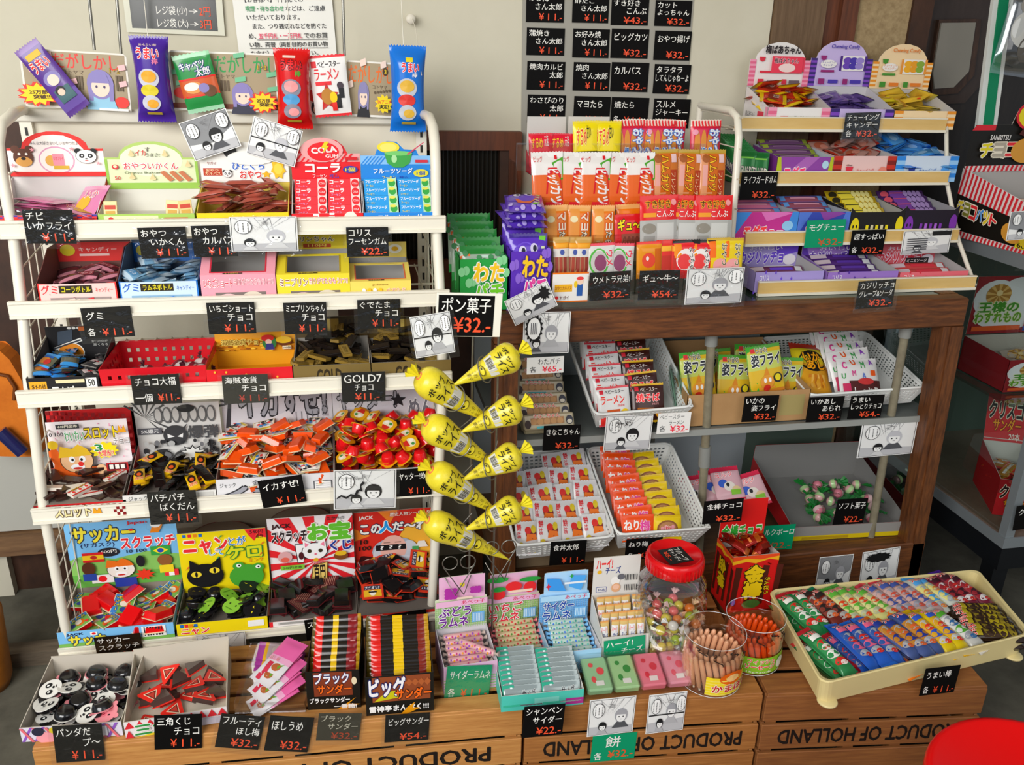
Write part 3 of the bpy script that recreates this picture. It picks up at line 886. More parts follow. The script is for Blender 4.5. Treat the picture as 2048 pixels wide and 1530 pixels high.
RYT = [(-16, -10, -5, 0), (55, 57, 57, 61), (122, 124, 124, 128), (189, 192, 194, 197)]
RYB = [(44, 45, 50, 52), (110, 115, 116, 120), (179, 181, 183, 187), (245, 248, 250, 255)]
ROWN = ['top row', 'second row', 'third row', 'lowest row']
COLN = ['first', 'second', 'third', 'fourth']
for r_ in range(4):
 for c_ in range(4):
  x0, x1 = CXS[c_]
  y0, y1 = RYT[r_][c_], RYB[r_][c_]
  dx = (0, 1, 0, -1)[c_] * r_ + (r_ if c_ == 0 else 0)
  L, p = WC[r_ * 4 + c_]
  o = card((x0 + dx, y0), (x1 + dx, y0 + 2), (x0 + dx + 1, y1), 2.443, L, p, 'black handwritten price card on the grey wall sheet, %s, %s along' % (ROWN[r_], COLN[c_]), each=(r_ == 3 and c_ == 2), rough=.5)
  o['group'] = 'price cards on the wall sheet'
# notices on the wall
M, w, h = frame3((240, -50), (441, -40), (250, 64), 2.44)
mb = MB(); mb.box(0, w, 0, .004, 0, h, mat('d6d5c4', .3))
nb = tag(mb.build('notice_board', None, M), 'black notice in a pale frame listing bag prices, high on the wall', 'notice')
mb = MB(); mb.box(w * .06, w * .93, -.001, 0, h * .08, h, mat('22241f', .15)); mb.build('card', nb)
prints(nb, [T_('レジ袋', .3, .28, .52, .46, WHT, None, .01), T_('(小)', .54, .28, .66, .46, WHT, None, .01), T_('→', .68, .33, .78, .41, WHT, None, .02), T_('2円', .8, .28, .93, .46, RED_, None, .01),
   T_('レジ袋', .3, .03, .52, .21, WHT, None, .01), T_('(大)', .54, .03, .66, .21, WHT, None, .01), T_('→', .68, .08, .78, .16, WHT, None, .02), T_('3円', .8, .03, .93, .21, RED_, None, .01)],
  flat(w * .87, h * .92, w * .06, h * .08, -.0012), name='lettering')
M, w, h = frame3((460, -40), (661, -40), (472, 122), 2.44)
mb = MB(); mb.box(0, w, 0, .0012, 0, h, mat('f0efe9', .45))
nb = tag(mb.build('notice_sheet', None, M), 'white paper notice with lines of printed text on the wall', 'notice')
K, GR, PK = '3a3a3c', '3f9a66', 'd8486a'
L = [('【お客様へ】千円札での', .76, K), ('喫煙・待ち合わせなどは、ご遠慮', .65, K), ('いただいております。', .54, K), ('　また、つり銭切れなどを防ぐた', .43, K), ('め、五千円札・一万円札でのお買', .31, K), ('い物、両替（両替目的のお買い物', .2, K), ('を含む）はご遠慮ください。', .09, K)]
ops = []
for t, y, c in L:
 ops.append(T_(t.strip('　'), .17 if t[0] == '　' else .12, y - .032, .12 + .053 * len(t), y + .036, c, None, .02))
ops[1] = T_('などは、ご遠慮', .52, .618, .92, .686, K, None, .02)
ops.append(T_('喫煙・待ち合わせ', .12, .618, .5, .686, GR, None, .02))
ops[4] = T_('め、', .12, .278, .19, .346, K, None, .02)
ops += [T_('五千円札・一万円札', .22, .278, .66, .346, PK, None, .02), T_('でのお買', .68, .278, .92, .346, K, None, .02), R_(.2, .262, .92, .268, K), R_(.12, .152, .92, .158, K)]
prints(nb, ops, flat(w, h), name='lettering')
# ================================================================ makers of sweets
def mk_pouch(name, label, cat, group, w, h, t, col, bands=(), ops=None, crimp=.08, nu=10, nv=14, rough=.3, metal=0.0, serr=True, slack=0.0, printname='print', cap=None, smooth=True, sides=0.0):
 """bag standing in x-z, front towards -y, centred on the origin"""
 def prof(u, v):
  a = max(0.0, 1 - abs(2 * u - 1) ** 2.4) ** .62
  d = min(v, 1 - v)
  b = 0 if d <= crimp else min(1.0, (d - crimp) / .16)
  b = b * (2 - b)
  return t / 2 * (a * b) + 0.0007
 vs_ = [0.0, crimp] + [crimp + (1 - 2 * crimp) * k / (nv - 2) for k in range(1, nv - 2)] + [1 - crimp, 1.0]
 def pos(u, v, s, e=0.0):
  pinch = 1 - slack * (1 - (2 * v - 1) ** 2)
  x = (u - .5) * w * pinch
  z = (v - .5) * h
  return V((x, s * (prof(u, v) + e), z))
 mb = MB()
 base = mat(col, rough, metal, .3)
 for s in (-1, 1):
  vs, n = [], nu * 2
  for v in vs_:
   for k in range(n + 1):
    p = pos(k / n, v, s)
    if serr and v in (0.0, 1.0) and k % 2:
     p.z += (-1 if v else 1) * h * min(.018, crimp * .35)
    vs.append(p)
  for j in range(len(vs_) - 1):
   vm = (vs_[j] + vs_[j + 1]) / 2
   m = base
   for (a, b, c) in bands:
    if a <= vm <= b:
     m = mat(c, rough, metal, .3)
   fs = [[j * (n + 1) + k, j * (n + 1) + k + 1, (j + 1) * (n + 1) + k + 1, (j + 1) * (n + 1) + k] for k in range(n)]
   if s > 0:
    fs = [f[::-1] for f in fs]
   mb.add(vs, fs, m, smooth) if j == 0 else None
   if j:
    b0 = len(mb.v) - len(vs)
    i = mb.m(m)
    for f in fs:
     mb.f.append([b0 + q for q in f]); mb.mi.append(i); mb.sm.append(smooth)
 o = mb.build(name)
 tag(o, label, cat, group)
 if ops:
  mp = MB()
  art(mp, ops, lambda u, v, e: pos(u, v, -1, e + .0004), 8, .00018)
  mp.build(printname, o)
 return o
def mk_bar(name, label, cat, group, w, d, h, col, ops=None, rough=.35):
 mb = MB(); mb.bevbox(-w / 2, w / 2, 0, d, -h / 2, h / 2, mat(col, rough, 0, .3), None, min(w, d, h) * .1)
 o = tag(mb.build(name), label, cat, group)
 prints(o, ops, flat(w, h, -w / 2, -h / 2), 1)
 return o
def mk_blister(name, label, cat, group, w, h, d, tray, ops, cardcol='f0e4c0', rough=.22):
 """shallow moulded tray behind (+y) a printed card facing -y"""
 mb = MB(); mb.box(-w / 2 - .002, w / 2 + .002, -.0006, .0004, -h / 2 - .002, h / 2 + .002, mat(cardcol, .4))
 o = tag(mb.build(name), label, cat, group)
 prints(o, ops, flat(w, h, -w / 2, -h / 2, -.0006), 1)
 mb = MB()
 a, b = .96, .80
 A = [V((sx * w / 2 * a, .0005, sz * h / 2 * a)) for sx, sz in ((-1, -1), (1, -1), (1, 1), (-1, 1))]
 m1 = [V((sx * w / 2 * (b + .06), d * .85, sz * h / 2 * (b + .06))) for sx, sz in ((-1, -1), (1, -1), (1, 1), (-1, 1))]
 B = [V((sx * w / 2 * b, d, sz * h / 2 * b)) for sx, sz in ((-1, -1), (1, -1), (1, 1), (-1, 1))]
 fs = []
 for r_ in (0, 4):
  fs += [[r_ + i, r_ + 4 + i, r_ + 4 + (i + 1) % 4, r_ + (i + 1) % 4] for i in range(4)]
 mb.add(A + m1 + B, fs + [[8, 11, 10, 9]], mat(tray, rough, 0, .5))
 mb.build('tray', o)
 return o
def mk_disc(name, label, cat, group, r, d, cup, facecol, ops, ears=None):
 """round cup (+y) with a flat lid facing -y"""
 mb = MB()
 ring = [(r * cos(2 * pi * i / 22), r * sin(2 * pi * i / 22)) for i in range(22)]
 mb.prism(ring, -.0008, .0008, mat(facecol, .35, 0, .3))
 if ears:
  for ex, ez, er, ec in ears:
   mb.prism([(ex * r + er * r * cos(2 * pi * i / 14), ez * r + er * r * sin(2 * pi * i / 14)) for i in range(14)], -.0006, .0006, mat(ec, .35))
 o = tag(mb.build(name), label, cat, group)
 prints(o, ops, flat(2 * r, 2 * r, -r, -r, -.0008))
 mb = MB(); mb.lathe([(r * .93, 0), (r * .86, d * .5), (r * .7, d * .95), (r * .55, d), (.0005, d)], mat(cup, .18, 0, .6), 20, RX(-90), True, False)
 mb.build('cup', o)
 return o
def mk_tri(name, label, cat, group, s, d):
 tri = [(-s / 2, -s * .29), (s / 2, -s * .29), (0, s * .58)]
 mb = MB(); mb.prism([(x * .86, z * .86) for x, z in tri], .001, d, mat('4a3a36', .25, 0, .4))
 o = tag(mb.build(name), label, cat, group)
 mb = MB(); mb.prism([(-s * .5, -s * .24), (-s * .46, -s * .3), (s * .46, -s * .3), (s * .5, -s * .24), (s * .05, s * .56), (-s * .05, s * .56)], -.0008, .0008, mat('d8382e', .35))
 c = mb.build('card', o)
 q = [P_([(.2, .3), (.8, .3), (.5, .85)], 'f0dcc0'), P_([(.26, .335), (.74, .335), (.5, .78)], '6a2a22'), P_([(.33, .38), (.67, .38), (.5, .66)], 'b84438')]
 prints(c, q, flat(s, s * .9, -s / 2, -s * .42, -.0008))
 return o
def mk_roll(name, label, cat, group, r, L, col, dots, ends):
 mb = MB()
 mb.tube([(-L / 2, 0, 0), (-L / 2 + .001, 0, 0), (L / 2 - .001, 0, 0), (L / 2, 0, 0)], [r * .9, r, r, r * .9], mat(col, .3, 0, .3), 14)
 o = tag(mb.build(name), label, cat, group)
 rnd = random.Random(name + label)
 mp = MB()
 ops = []
 for k in range(12):
  u = (k + .5) / 12
  ops.append(E_(u, .5 + rnd.uniform(-.22, .22), .022, .13, dots[k % len(dots)]))
 art(mp, ops, lambda u, v, e: V(((u - .5) * L * .94, -(r + .0004 + e) * cos((v - .5) * 2.2), (r + .0004 + e) * sin((v - .5) * 2.2))), 1)
 mp.build('print', o)
 for s in (-1, 1):
  mb = MB()
  mb.tube([(s * L / 2, 0, 0), (s * (L / 2 + .003), 0, 0), (s * (L / 2 + .011), 0, .001)], [r * .85, r * .3, r * .8], mat(ends, .3, 0, .3), 8)
  mb.build('twist', o)
 return o
def mk_candy(name, label, cat, group, r, col, wrap, core=None):
 """ball sweet in a twist wrapper"""
 kk = core or 1
 mb = MB()
 mb.lathe([(.0004, -r), (r * .5, -r * .87), (r * .87, -r * .5), (r, 0), (r * .87, r * .5), (r * .5, r * .87), (.0004, r)], mat(col, .25, 0, .5), 14, RX(90), True, False)
 o = tag(mb.build(name), label, cat, group)
 for s in (-1, 1):
  mb = MB()
  vs = [V((s * r * .95, 0, 0))]
  for k in range(7):
   a = (k / 6 - .5) * 1.5
   vs.append(V((s * (r + .017 * kk * cos(a)), .003 * (-1) ** k, .017 * kk * sin(a))))
  mb.add(vs, [[0, i, i + 1] for i in range(1, 7)], wrap, False)
  mb.build('twist', o)
 return o
def lay(x, y, z, yaw=0.0, up=True, tx=0.0, ty=0.0, lift=0.0):
 """front face up (or down), top edge away from the viewer"""
 return T3((x, y, z)) @ RZ(yaw) @ RX(tx) @ RY(ty) @ RX(-90 if up else 90)
def pile(protos, x0, x1, y0, y1, z0, n, size, thick, seed, tilt=22, M=None, flip=.5, yawr=180, zmax=.2, cup=0.0, curve=0.0):
 """drop sweets one by one on a height map"""
 rnd = random.Random(seed)
 g = .008
 nx, ny = max(2, int((x1 - x0) / g)), max(2, int((y1 - y0) / g))
 H = [[0.0] * ny for _ in range(nx)]
 r = size * .5
 out = []
 for k in range(n):
  best = None
  for _ in range(7):
   x = rnd.uniform(x0 + r * .75, x1 - r * .75) if x1 - x0 > r * 1.5 else (x0 + x1) / 2
   y = rnd.uniform(y0 + r * .75, y1 - r * .75) if y1 - y0 > r * 1.5 else (y0 + y1) / 2
   i0, i1 = max(0, int((x - r * .75 - x0) / g)), min(nx, int((x + r * .75 - x0) / g) + 1)
   j0, j1 = max(0, int((y - r * .75 - y0) / g)), min(ny, int((y + r * .75 - y0) / g) + 1)
   vals = sorted(H[i][j] for i in range(i0, i1) for j in range(j0, j1))
   zz = vals[int(len(vals) * .82)] if vals else 0
   sc = zz - curve * (y - y0)
   if best is None or sc < best[0]:
    best = (sc, zz, x, y, i0, i1, j0, j1)
  sc, zz, x, y, i0, i1, j0, j1 = best
  if zz > zmax:
   continue
  up = rnd.random() > flip
  p = protos[rnd.randrange(len(protos))]
  tl = tilt * (0.5 if zz < thick * .5 else 1)
  dz = thick * .5
  MM = T3((0, 0, 0)) @ lay(x, y, z0 + zz + dz, rnd.uniform(-yawr, yawr), up, rnd.uniform(-tl, tl), rnd.uniform(-tl, tl))
  off = T3((0, -thick * .5, 0)) if cup else Matrix.Identity(4)
  MM = MM @ off
  out.append(place(p, (M @ MM) if M is not None else MM))
  for i in range(i0, i1):
   for j in range(j0, j1):
    H[i][j] = zz + thick * 1.02
 return out
# ================================================================ boxes
def carton(name, label, cat, xl, xr, yf, z, d, hf, hs, out, inn, hdr=None, front=None, hb=None, sfront=None, group=None, M=None, sides=None, bulge=0.0, sideprint=None, t=.0016, fl=0.0):
 """open box; front wall hf, side walls hf -> hs at the back, header board at the back"""
 w = xr - xl
 hb = hb if hb is not None else hs
 MM = T3((xl, yf, z)) if M is None else M
 o = thing(name, label, cat, group, MM)
 mo, mi = mat(out, .45), mat(inn, .6)
 mb = MB()
 mb.box(0, w, 0, d, 0, t + fl, mi)
 mb.box(0, w, d - t, d, t, hb, mo, None, mi, 'f')
 for x in (0, w - t):
  prof = [(0, 0)] + [(d, 0), (d, hs)] + (sides or []) + [(0, hf)]
  a = [V((x, p[0], p[1])) for p in prof]; b = [V((x + t, p[0], p[1])) for p in prof]
  n = len(prof)
  mb.add(a, [list(range(n))[::-1]], mo if x == 0 else mi)
  mb.add(b, [list(range(n))], mi if x == 0 else mo)
  mb.add(a + b, [[i, (i + 1) % n, n + (i + 1) % n, n + i] for i in range(n)], mi)
 mb.build('body', o)
 mb = MB()
 if sfront:
  mb.prism([(p[0] * w, p[1] * hf) for p in sfront], 0, t, mo, None, mi, mi)
 else:
  mb.box(0, w, 0, t, 0, hf, mo, None, mi, 'kt')
 f = mb.build('front_panel', o)
 prints(f, front, flat(w, hf))
 if sideprint:
  mp = MB(); art(mp, sideprint, lambda u, v, e: V((-e, d * (1 - u), v * hf))); mp.build('side_print', o)
 if hdr:
  z0, z1 = hdr['z0'], hdr['z1']
  ol = hdr.get('ol', [(0, 0), (1, 0), (1, 1), (0, 1)])
  H = z1 - z0
  HM = T3((0, d - .002 + hdr.get('dy', 0), z0)) @ RX(hdr.get('tilt', 0))
  ww = w * hdr.get('ws', 1)
  mb = MB(); mb.prism([((p[0] - .5) * ww + w / 2, p[1] * H) for p in ol], -t, 0, mat(hdr['col'], .45), HM, mat('d8d4c8', .6), mat('d8d4c8', .6))
  hh = mb.build('backboard', o)
  prints(hh, hdr['art'], onM(HM, flat(ww, H, w / 2 - ww / 2, 0, -t)))
 return o
def arch(x0=.18, x1=.82, base=.62, n=9):
 return [(0, 0), (1, 0), (1, base)] + [(.5 + (x1 - x0) / 2 * cos(pi * k / n), base + (1 - base) * sin(pi * k / n)) for k in range(n + 1)] + [(0, base)]
SCAL = [(0, 0), (1, 0), (1, .93), (.86, .93), (.80, .70), (.2, .70), (.14, .93), (0, .93)]
def shelfbox(tier, name, label, cat, xl, xr, d, hf, hs, out, inn, hy=None, hcol='f0eee6', hart=None, ol=None, front=None, dz=.008, dyf=.012, rim=None, htilt=0, ws=1, **kw):
 """box on a rack tier; xl/xr and header heights hy=(ybottom, ytop) in the photograph"""
 z, yf, x0 = RT[tier]
 z += dz
 yf += dyf
 yy = rim if rim else {0: 440, 1: 600, 2: 760, 3: 1000, 4: 1270}[tier]
 a, b = at(xl, yy, yf).x, at(xr, yy, yf).x
 hdr = None
 if hy:
  xm = (xl + xr) / 2
  hdr = dict(z0=at(xm, hy[0], yf + d).z - z, z1=at(xm, hy[1], yf + d).z - z, art=hart or [], col=hcol, tilt=htilt, ws=ws)
  if ol:
   hdr['ol'] = ol
 if hs is None:
  hs = hdr['z0']
 o = carton(name, label, cat, a, b, yf, z, d, hf, hs, out, inn, hdr, front, **kw)
 return a + .002, b - .002, yf + .002, yf + d - .002, z + .002 + kw.get('fl', 0)
# ================================================================ first tier
BX = 'sweets box'
def panda(cx, cy, s, o):
 o += [E_(cx - .8 * s, cy + .75 * s, .38 * s, .38 * s, '1c1c1e'), E_(cx + .8 * s, cy + .75 * s, .38 * s, .38 * s, '1c1c1e'), E_(cx, cy, 1.12 * s, .98 * s, '2a2a2a'), E_(cx, cy, 1.07 * s, .93 * s, 'f6f4f0'),
   E_(cx - .45 * s, cy + .1 * s, .27 * s, .32 * s, '1c1c1e'), E_(cx + .45 * s, cy + .1 * s, .27 * s, .32 * s, '1c1c1e'), E_(cx - .42 * s, cy + .12 * s, .1 * s, .12 * s, 'ffffff'), E_(cx + .42 * s, cy + .12 * s, .1 * s, .12 * s, 'ffffff'), E_(cx, cy - .32 * s, .14 * s, .09 * s, '1c1c1e'), E_(cx, cy - .56 * s, .2 * s, .06 * s, 'c8483c')]
 return o
def sq(ops, kx=1.0):
 return ops
bear = [E_(.09, .60, .045, .09, '5a3626'), E_(.235, .60, .045, .09, '5a3626'), E_(.163, .42, .105, .2, '5a3626'), E_(.163, .33, .085, .11, 'd6a25c'), E_(.163, .40, .025, .035, '231612'), E_(.125, .5, .015, .03, 'f4f0e8'), E_(.2, .5, .015, .03, 'f4f0e8')]
def scal(ops, cx, cy, kx, ky):
 """squeeze round art for wide boards"""
 r = []
 for p in ops:
  if p[0] == 'E':
   r.append(E_(cx + (p[1]) * kx, cy + p[2] * ky, p[3] * kx, p[4] * ky, p[5]))
 return r
PAN = panda(0, 0, 1, [])
h1 = [P_([(0, 0), (1, 0), (1, .62), (.83, .62), (.74, .86), (.62, .965), (.5, .98), (.38, .965), (.26, .86), (.17, .62), (0, .62)], 'd83a34'),
  P_([(.0, .1), (1, .1), (1, .57), (.81, .57), (.72, .8), (.61, .905), (.5, .925), (.39, .905), (.28, .8), (.19, .57), (.0, .57)], 'f6efe9'),
  E_(.5, .36, .19, .31, 'd9a2bc'), E_(.5, .36, .175, .28, 'f6efe9'), E_(.44, .35, .06, .12, 'e0b060'), R_(.46, .2, .58, .5, 'e59aa8'), T_('いかフライ', .47, .36, .57, .44, 'd83a34'), R_(.46, .16, .62, .24, 'd8b34a'),
  T_('みんな大好きおいしいおやつだよ', .25, .70, .75, .78, '6d6a6c'), R_(0, 0, 1, .1, 'd03430')] + bear + scal(PAN, .82, .45, .1, .16) + [S_(.27, .6, .03, .06, 5, 'e7a0a8', .4), S_(.68, .62, .03, .06, 5, 'e7a0a8', .4), S_(.94, .3, .025, .05, 5, 'e7a0a8', .4), S_(.05, .25, .03, .06, 5, 'e7a0a8', .4)]
f1 = [R_(0, .82, 1, 1, '4a3c92')] + [R_(i / 20, .82 if i % 2 else .91, (i + 1) / 20, .91 if i % 2 else 1, 'd83a34') for i in range(20)] + scal(PAN, .13, .25, .1, .35) + [S_(.02, .6, .02, .1, 5, 'f4dcd8', .4), S_(.85, .5, .02, .1, 5, 'f4dcd8', .4)]
r = shelfbox(0, 'candy_box', 'red and white box with a bear and a panda on its arched board', BX, -4, 196, .12, .037, None, 'd03834', 'd9d6d2', (352, 262), 'd03430', h1, arch(.15, .85, .62), f1, fl=.012)
pk = mk_pouch('candy_packet', 'pink packet of squid fry snack lying in the bear and panda box', 'packet', 'pink squid packets', .075, .095, .010, 'd78ab0', ((.0, .12, 'e8a8c4'), (.88, 1, 'e8a8c4')), [E_(.4, .45, .25, .22, 'e6b84a'), T_('いか', .3, .6, .8, .8, 'c8283c', 'ffffff')], rough=.2)
place(pk, lay(r[0] + .055, r[2] + .055, r[4] + .02, 70, False, 4, 8)); place(pk, lay(r[0] + .06, r[2] + .06, r[4] + .03, 78, False, 3, 10)); place(pk, lay(r[0] + .07, r[2] + .065, r[4] + .041, 74, False, 5, 6))
place(pk, lay(r[0] + .13, r[2] + .05, r[4] + .016, 20, True, 20, 12)); place(pk, lay(r[0] + .155, r[2] + .06, r[4] + .035, -28, True, 42, -10)); place(pk, lay(r[0] + .15, r[2] + .04, r[4] + .018, 60, True, 10, 12))
h2 = [R_(0, 0, 1, .62, 'dfe6c0'), E_(.5, .6, .34, .34, 'e9eed4'), R_(0, .0, 1, .13, '9cc25e'), R_(0, .13, .03, .62, '9cc25e'), R_(.97, .13, 1, .62, '9cc25e'),
  T_('おやついかくん', .2, .41, .78, .56, 'c83a40', 'ffffff', .02), T_('Oyatsu Ikakun', .2, .31, .58, .37, '5c6448'), T_('イカ', .34, .7, .45, .82, 'c83a40', None, .02), T_('す', .45, .78, .5, .88, '5a5450', None, .02), T_('うまさ!', .45, .68, .6, .76, '5a5450', None, .02),
  T_('50', .09, .2, .15, .27, 'c83a40', None, .02), E_(.11, .47, .035, .05, 'c83a40'), E_(.11, .48, .02, .03, 'dfe6c0')]
for k in range(3):
 x = .58 + .1 * k
 h2.append(P_([(x, .36), (x + .05, .39), (x + .15, .2), (x + .1, .16)], 'c07a58'))
for x, y in ((.28, .24), (.5, .22), (.3, .72), (.66, .72), (.9, .5)):
 h2 += [E_(x, y, .035, .03, 'e6d6a8'), P_([(x - .03, y), (x + .03, y), (x, y + .12)], 'e2cfa0')]
f2 = [R_(.0, .0, 1, 1, 'a8c668'), R_(.06, .08, .62, .9, 'dfe4bc'), T_('おやついかくん', .28, .3, .75, .75, 'c83a40', 'ffffff', .02), E_(.13, .55, .035, .3, 'c83a40'), P_([(.68, .8), (.93, .8), (.93, .6), (.68, .6)], 'c07a58')]
r = shelfbox(0, 'candy_box', 'green box with arched board showing squid sticks, nearly empty', BX, 197, 390, .115, .037, None, 'a3c465', 'dcdad0', (377, 282), 'b4cc78', h2, arch(.15, .85, .66), f2, fl=.022)
pk = mk_bar('candy_packet', 'small yellow squid stick packet left in the green box', 'packet', 'yellow squid stick packets', .026, .004, .034, 'dcc486', [R_(.1, .5, .9, .75, 'b8442e'), R_(.15, .15, .85, .4, 'c9a24e')])
place(pk, T3((r[0] + .018, r[2] + .02, r[4] + .019)) @ RX(-20)); place(pk, T3((r[1] - .045, r[2] + .025, r[4] + .019)) @ RX(-18) @ RY(4)); place(pk, T3((r[1] - .018, r[2] + .02, r[4] + .02)) @ RX(-22) @ RY(-6))
h3 = [R_(0, 0, 1, 1, 'f3f2ec'), R_(.03, .17, .24, .36, 'b2452c'), T_('おやつ', .06, .27, .2, .34, 'ffe9c0', None, .02), T_('カルパス', .05, .19, .22, .26, 'ffe9c0', None, .02),
  T_('ひとくち', .36, .32, .72, .52, '3e66b4', 'ffffff', .04), T_('おやつ', .44, .1, .68, .3, 'c8443a', 'ffffff', .04), S_(.74, .2, .06, .1, 5, 'e3b52e', .5), T_('ヤガイ', .08, .45, .18, .52, '8a3a36', None, .02), S_(.88, .34, .09, .28, 7, 'e9c23a', .7), E_(.88, .34, .05, .14, 'f0d860'),
  E_(.35, .78, .075, .17, '22201e'), E_(.82, .76, .075, .17, '22201e'), E_(.58, .62, .27, .18, 'f3f2ec')] + scal(PAN, .3, .22, .045, .09)
f3 = [R_(0, 0, 1, 1, 'efd12c'), T_('ヤガイ', .08, .35, .2, .7, 'c8443a', None, .02), T_('おやつカルパス', .5, .2, .9, .75, '3a3430', None, .02)]
r = shelfbox(0, 'candy_box', 'white and yellow box of dried sausage sticks behind two comic cards', BX, 394, 578, .12, .037, None, 'ecd034', 'e9d46a', (364, 284), 'f3f2ec', h3, [(0, 0), (1, 0), (1, .6), (.9, .62), (.8, .95), (.62, .78), (.5, .78), (.34, .98), (.24, .7), (0, .6)], f3, fl=.014)
st = mk_pouch('sausage_stick', 'small wrapped dried sausage stick in the white and yellow box', 'sausage stick', 'dried sausage sticks', .017, .085, .013, 'a5584a', ((0, .12, 'c9a48c'), (.88, 1, 'c9a48c')), [R_(.15, .25, .85, .3, 'e8d8a0'), R_(.1, .6, .9, .68, 'd8b060')], nu=5, nv=8, serr=False)
pile([st], r[0], r[1], r[2], r[3], r[4], 34, .055, .012, 5, 16, zmax=.062, yawr=90)
h4 = [R_(0, 0, 1, .42, 'd3242e'), R_(0, .42, 1, .62, 'e4a9a8')] + [P_([(.05 + .08 * k, .42), (.08 + .08 * k, .42), (.18 + .08 * k, .62), (.15 + .08 * k, .62)], 'd3242e') for k in range(10)] + [
  E_(.45, .70, .31, .29, 'e4a9a8'), E_(.47, .66, .23, .225, 'd3242e'), T_('COLA', .3, .64, .66, .77, 'f6e9e6', None, .06, 8), T_('GUM', .5, .52, .68, .60, 'f6e9e6', None, .04), P_([(.5, .9), (.56, .9), (.52, .8), (.56, .8), (.46, .62), (.49, .75), (.44, .75)], 'e3d33a'),
  T_('コーラ', .2, .17, .7, .38, 'fbf3f1', None, .06), E_(.85, .24, .11, .09, '3a3f9a'), T_('1個', .78, .19, .92, .29, 'f1de3a', None, .03), T_('フーセン', .3, .04, .5, .13, 'f4dfe0', None, .03), T_('ガム', .54, .04, .68, .13, '3a3f9a', None, .03), R_(.78, .47, .96, .54, 'c4202a')]
f4 = [R_(0, 0, 1, 1, 'd3242e'), T_('コーラ', .3, .3, .6, 1.0, 'fbf3f1', None, .05), E_(.82, .6, .1, .5, 'f0e6dc')]
ra = shelfbox(0, 'candy_box', 'red cola gum box with round emblem on its board', BX, 584, 727, .12, .034, None, 'd3242e', 'd8d6d6', (358, 274), 'd3242e', h4, [(0, 0), (1, 0), (1, .6), (.82, .62), (.76, .8), (.66, .93), (.46, .99), (.26, .93), (.16, .8), (.1, .62), (0, .6)], f4, ws=1.0)
h5 = [R_(0, 0, 1, .42, '2f86cf'), R_(0, .42, 1, .64, '8fc0ea')] + [P_([(.0 + .05 * k, .42), (.02 + .05 * k, .42), (.12 + .05 * k, .62), (.1 + .05 * k, .62)], '2f86cf') for k in range(6)] + [
  E_(.4, .85, .16, .14, 'f0dc50'), E_(.4, .85, .12, .1, 'f4e680'), P_([(.34, .7), (.74, .7), (.7, .45), (.6, .34), (.48, .34), (.38, .45)], '4aa052'), E_(.54, .7, .2, .06, '82c878'), E_(.48, .56, .04, .1, 'b4e0a8'), P_([(.66, .68), (.9, .98), (.92, .98), (.68, .66)], 'c8506a'),
  T_('フルーツソーダ', .18, .19, .74, .33, 'f2f6fb', None, .04), E_(.86, .2, .11, .1, 'e9dd4a'), T_('1個', .8, .15, .92, .25, '2f56a0', None, .03), T_('フーセン', .3, .05, .5, .13, 'f1de3a', None, .03), T_('ガム', .54, .05, .68, .13, '283f9a', None, .03), R_(.78, .47, .96, .54, 'c43a4a')]
f5 = [R_(0, 0, 1, 1, '2f86cf'), T_('フルーツソーダ', .2, .3, .8, .9, 'f2f6fb', None, .04)]
rb = shelfbox(0, 'candy_box', 'blue fruit soda gum box with a green drink on its board', BX, 728, 872, .12, .034, None, '2f86cf', 'd4d9de', (361, 282), '2f86cf', h5, [(0, 0), (1, 0), (1, .6), (.84, .62), (.8, .78), (.62, .8), (.52, .98), (.38, 1), (.26, .9), (.2, .62), (0, .6)], f5, ws=1.0)
for rr, nm, col, ops in ((ra, 'red cola gum', 'e0434c', [T_('コーラ', .06, .45, .5, .85, 'fbeef0', None, .05), R_(.72, 0, 1, 1, 'f3d9d6'), E_(.86, .5, .12, .42, 'd3343a'), T_('COLA', .78, .4, .94, .6, 'ffffff'), T_('フーセン', .1, .1, .4, .32, 'c8b8ec')]),
       (rb, 'blue fruit soda gum', '3f9edb', [T_('フルーツソーダ', .05, .5, .66, .85, 'f4f8fb', None, .04), R_(.72, 0, 1, 1, 'c4e6c0'), E_(.86, .52, .11, .36, '46a452'), E_(.84, .78, .1, .14, 'e9e070'), T_('フーセン', .06, .12, .3, .34, 'f0dc60', None, .03)])):
 w = (rr[1] - rr[0]) / 2 - .004
 p = mk_bar('gum_pack', 'gum', 'gum pack', nm + ' packs', w, .011, .0235, col, ops)
 for c_ in (0, 1):
  for k in range(5):
   y = rr[2] + .012 + k * .021
   zz = rr[4] + .018 + k * .0155
   place(p, T3((rr[0] + w / 2 + .003 + c_ * (w + .003), y, zz)) @ RX(-32), '%s pack in its open box, %s column, %s row from the front' % (nm, ('first', 'second')[c_], ORD[k]))
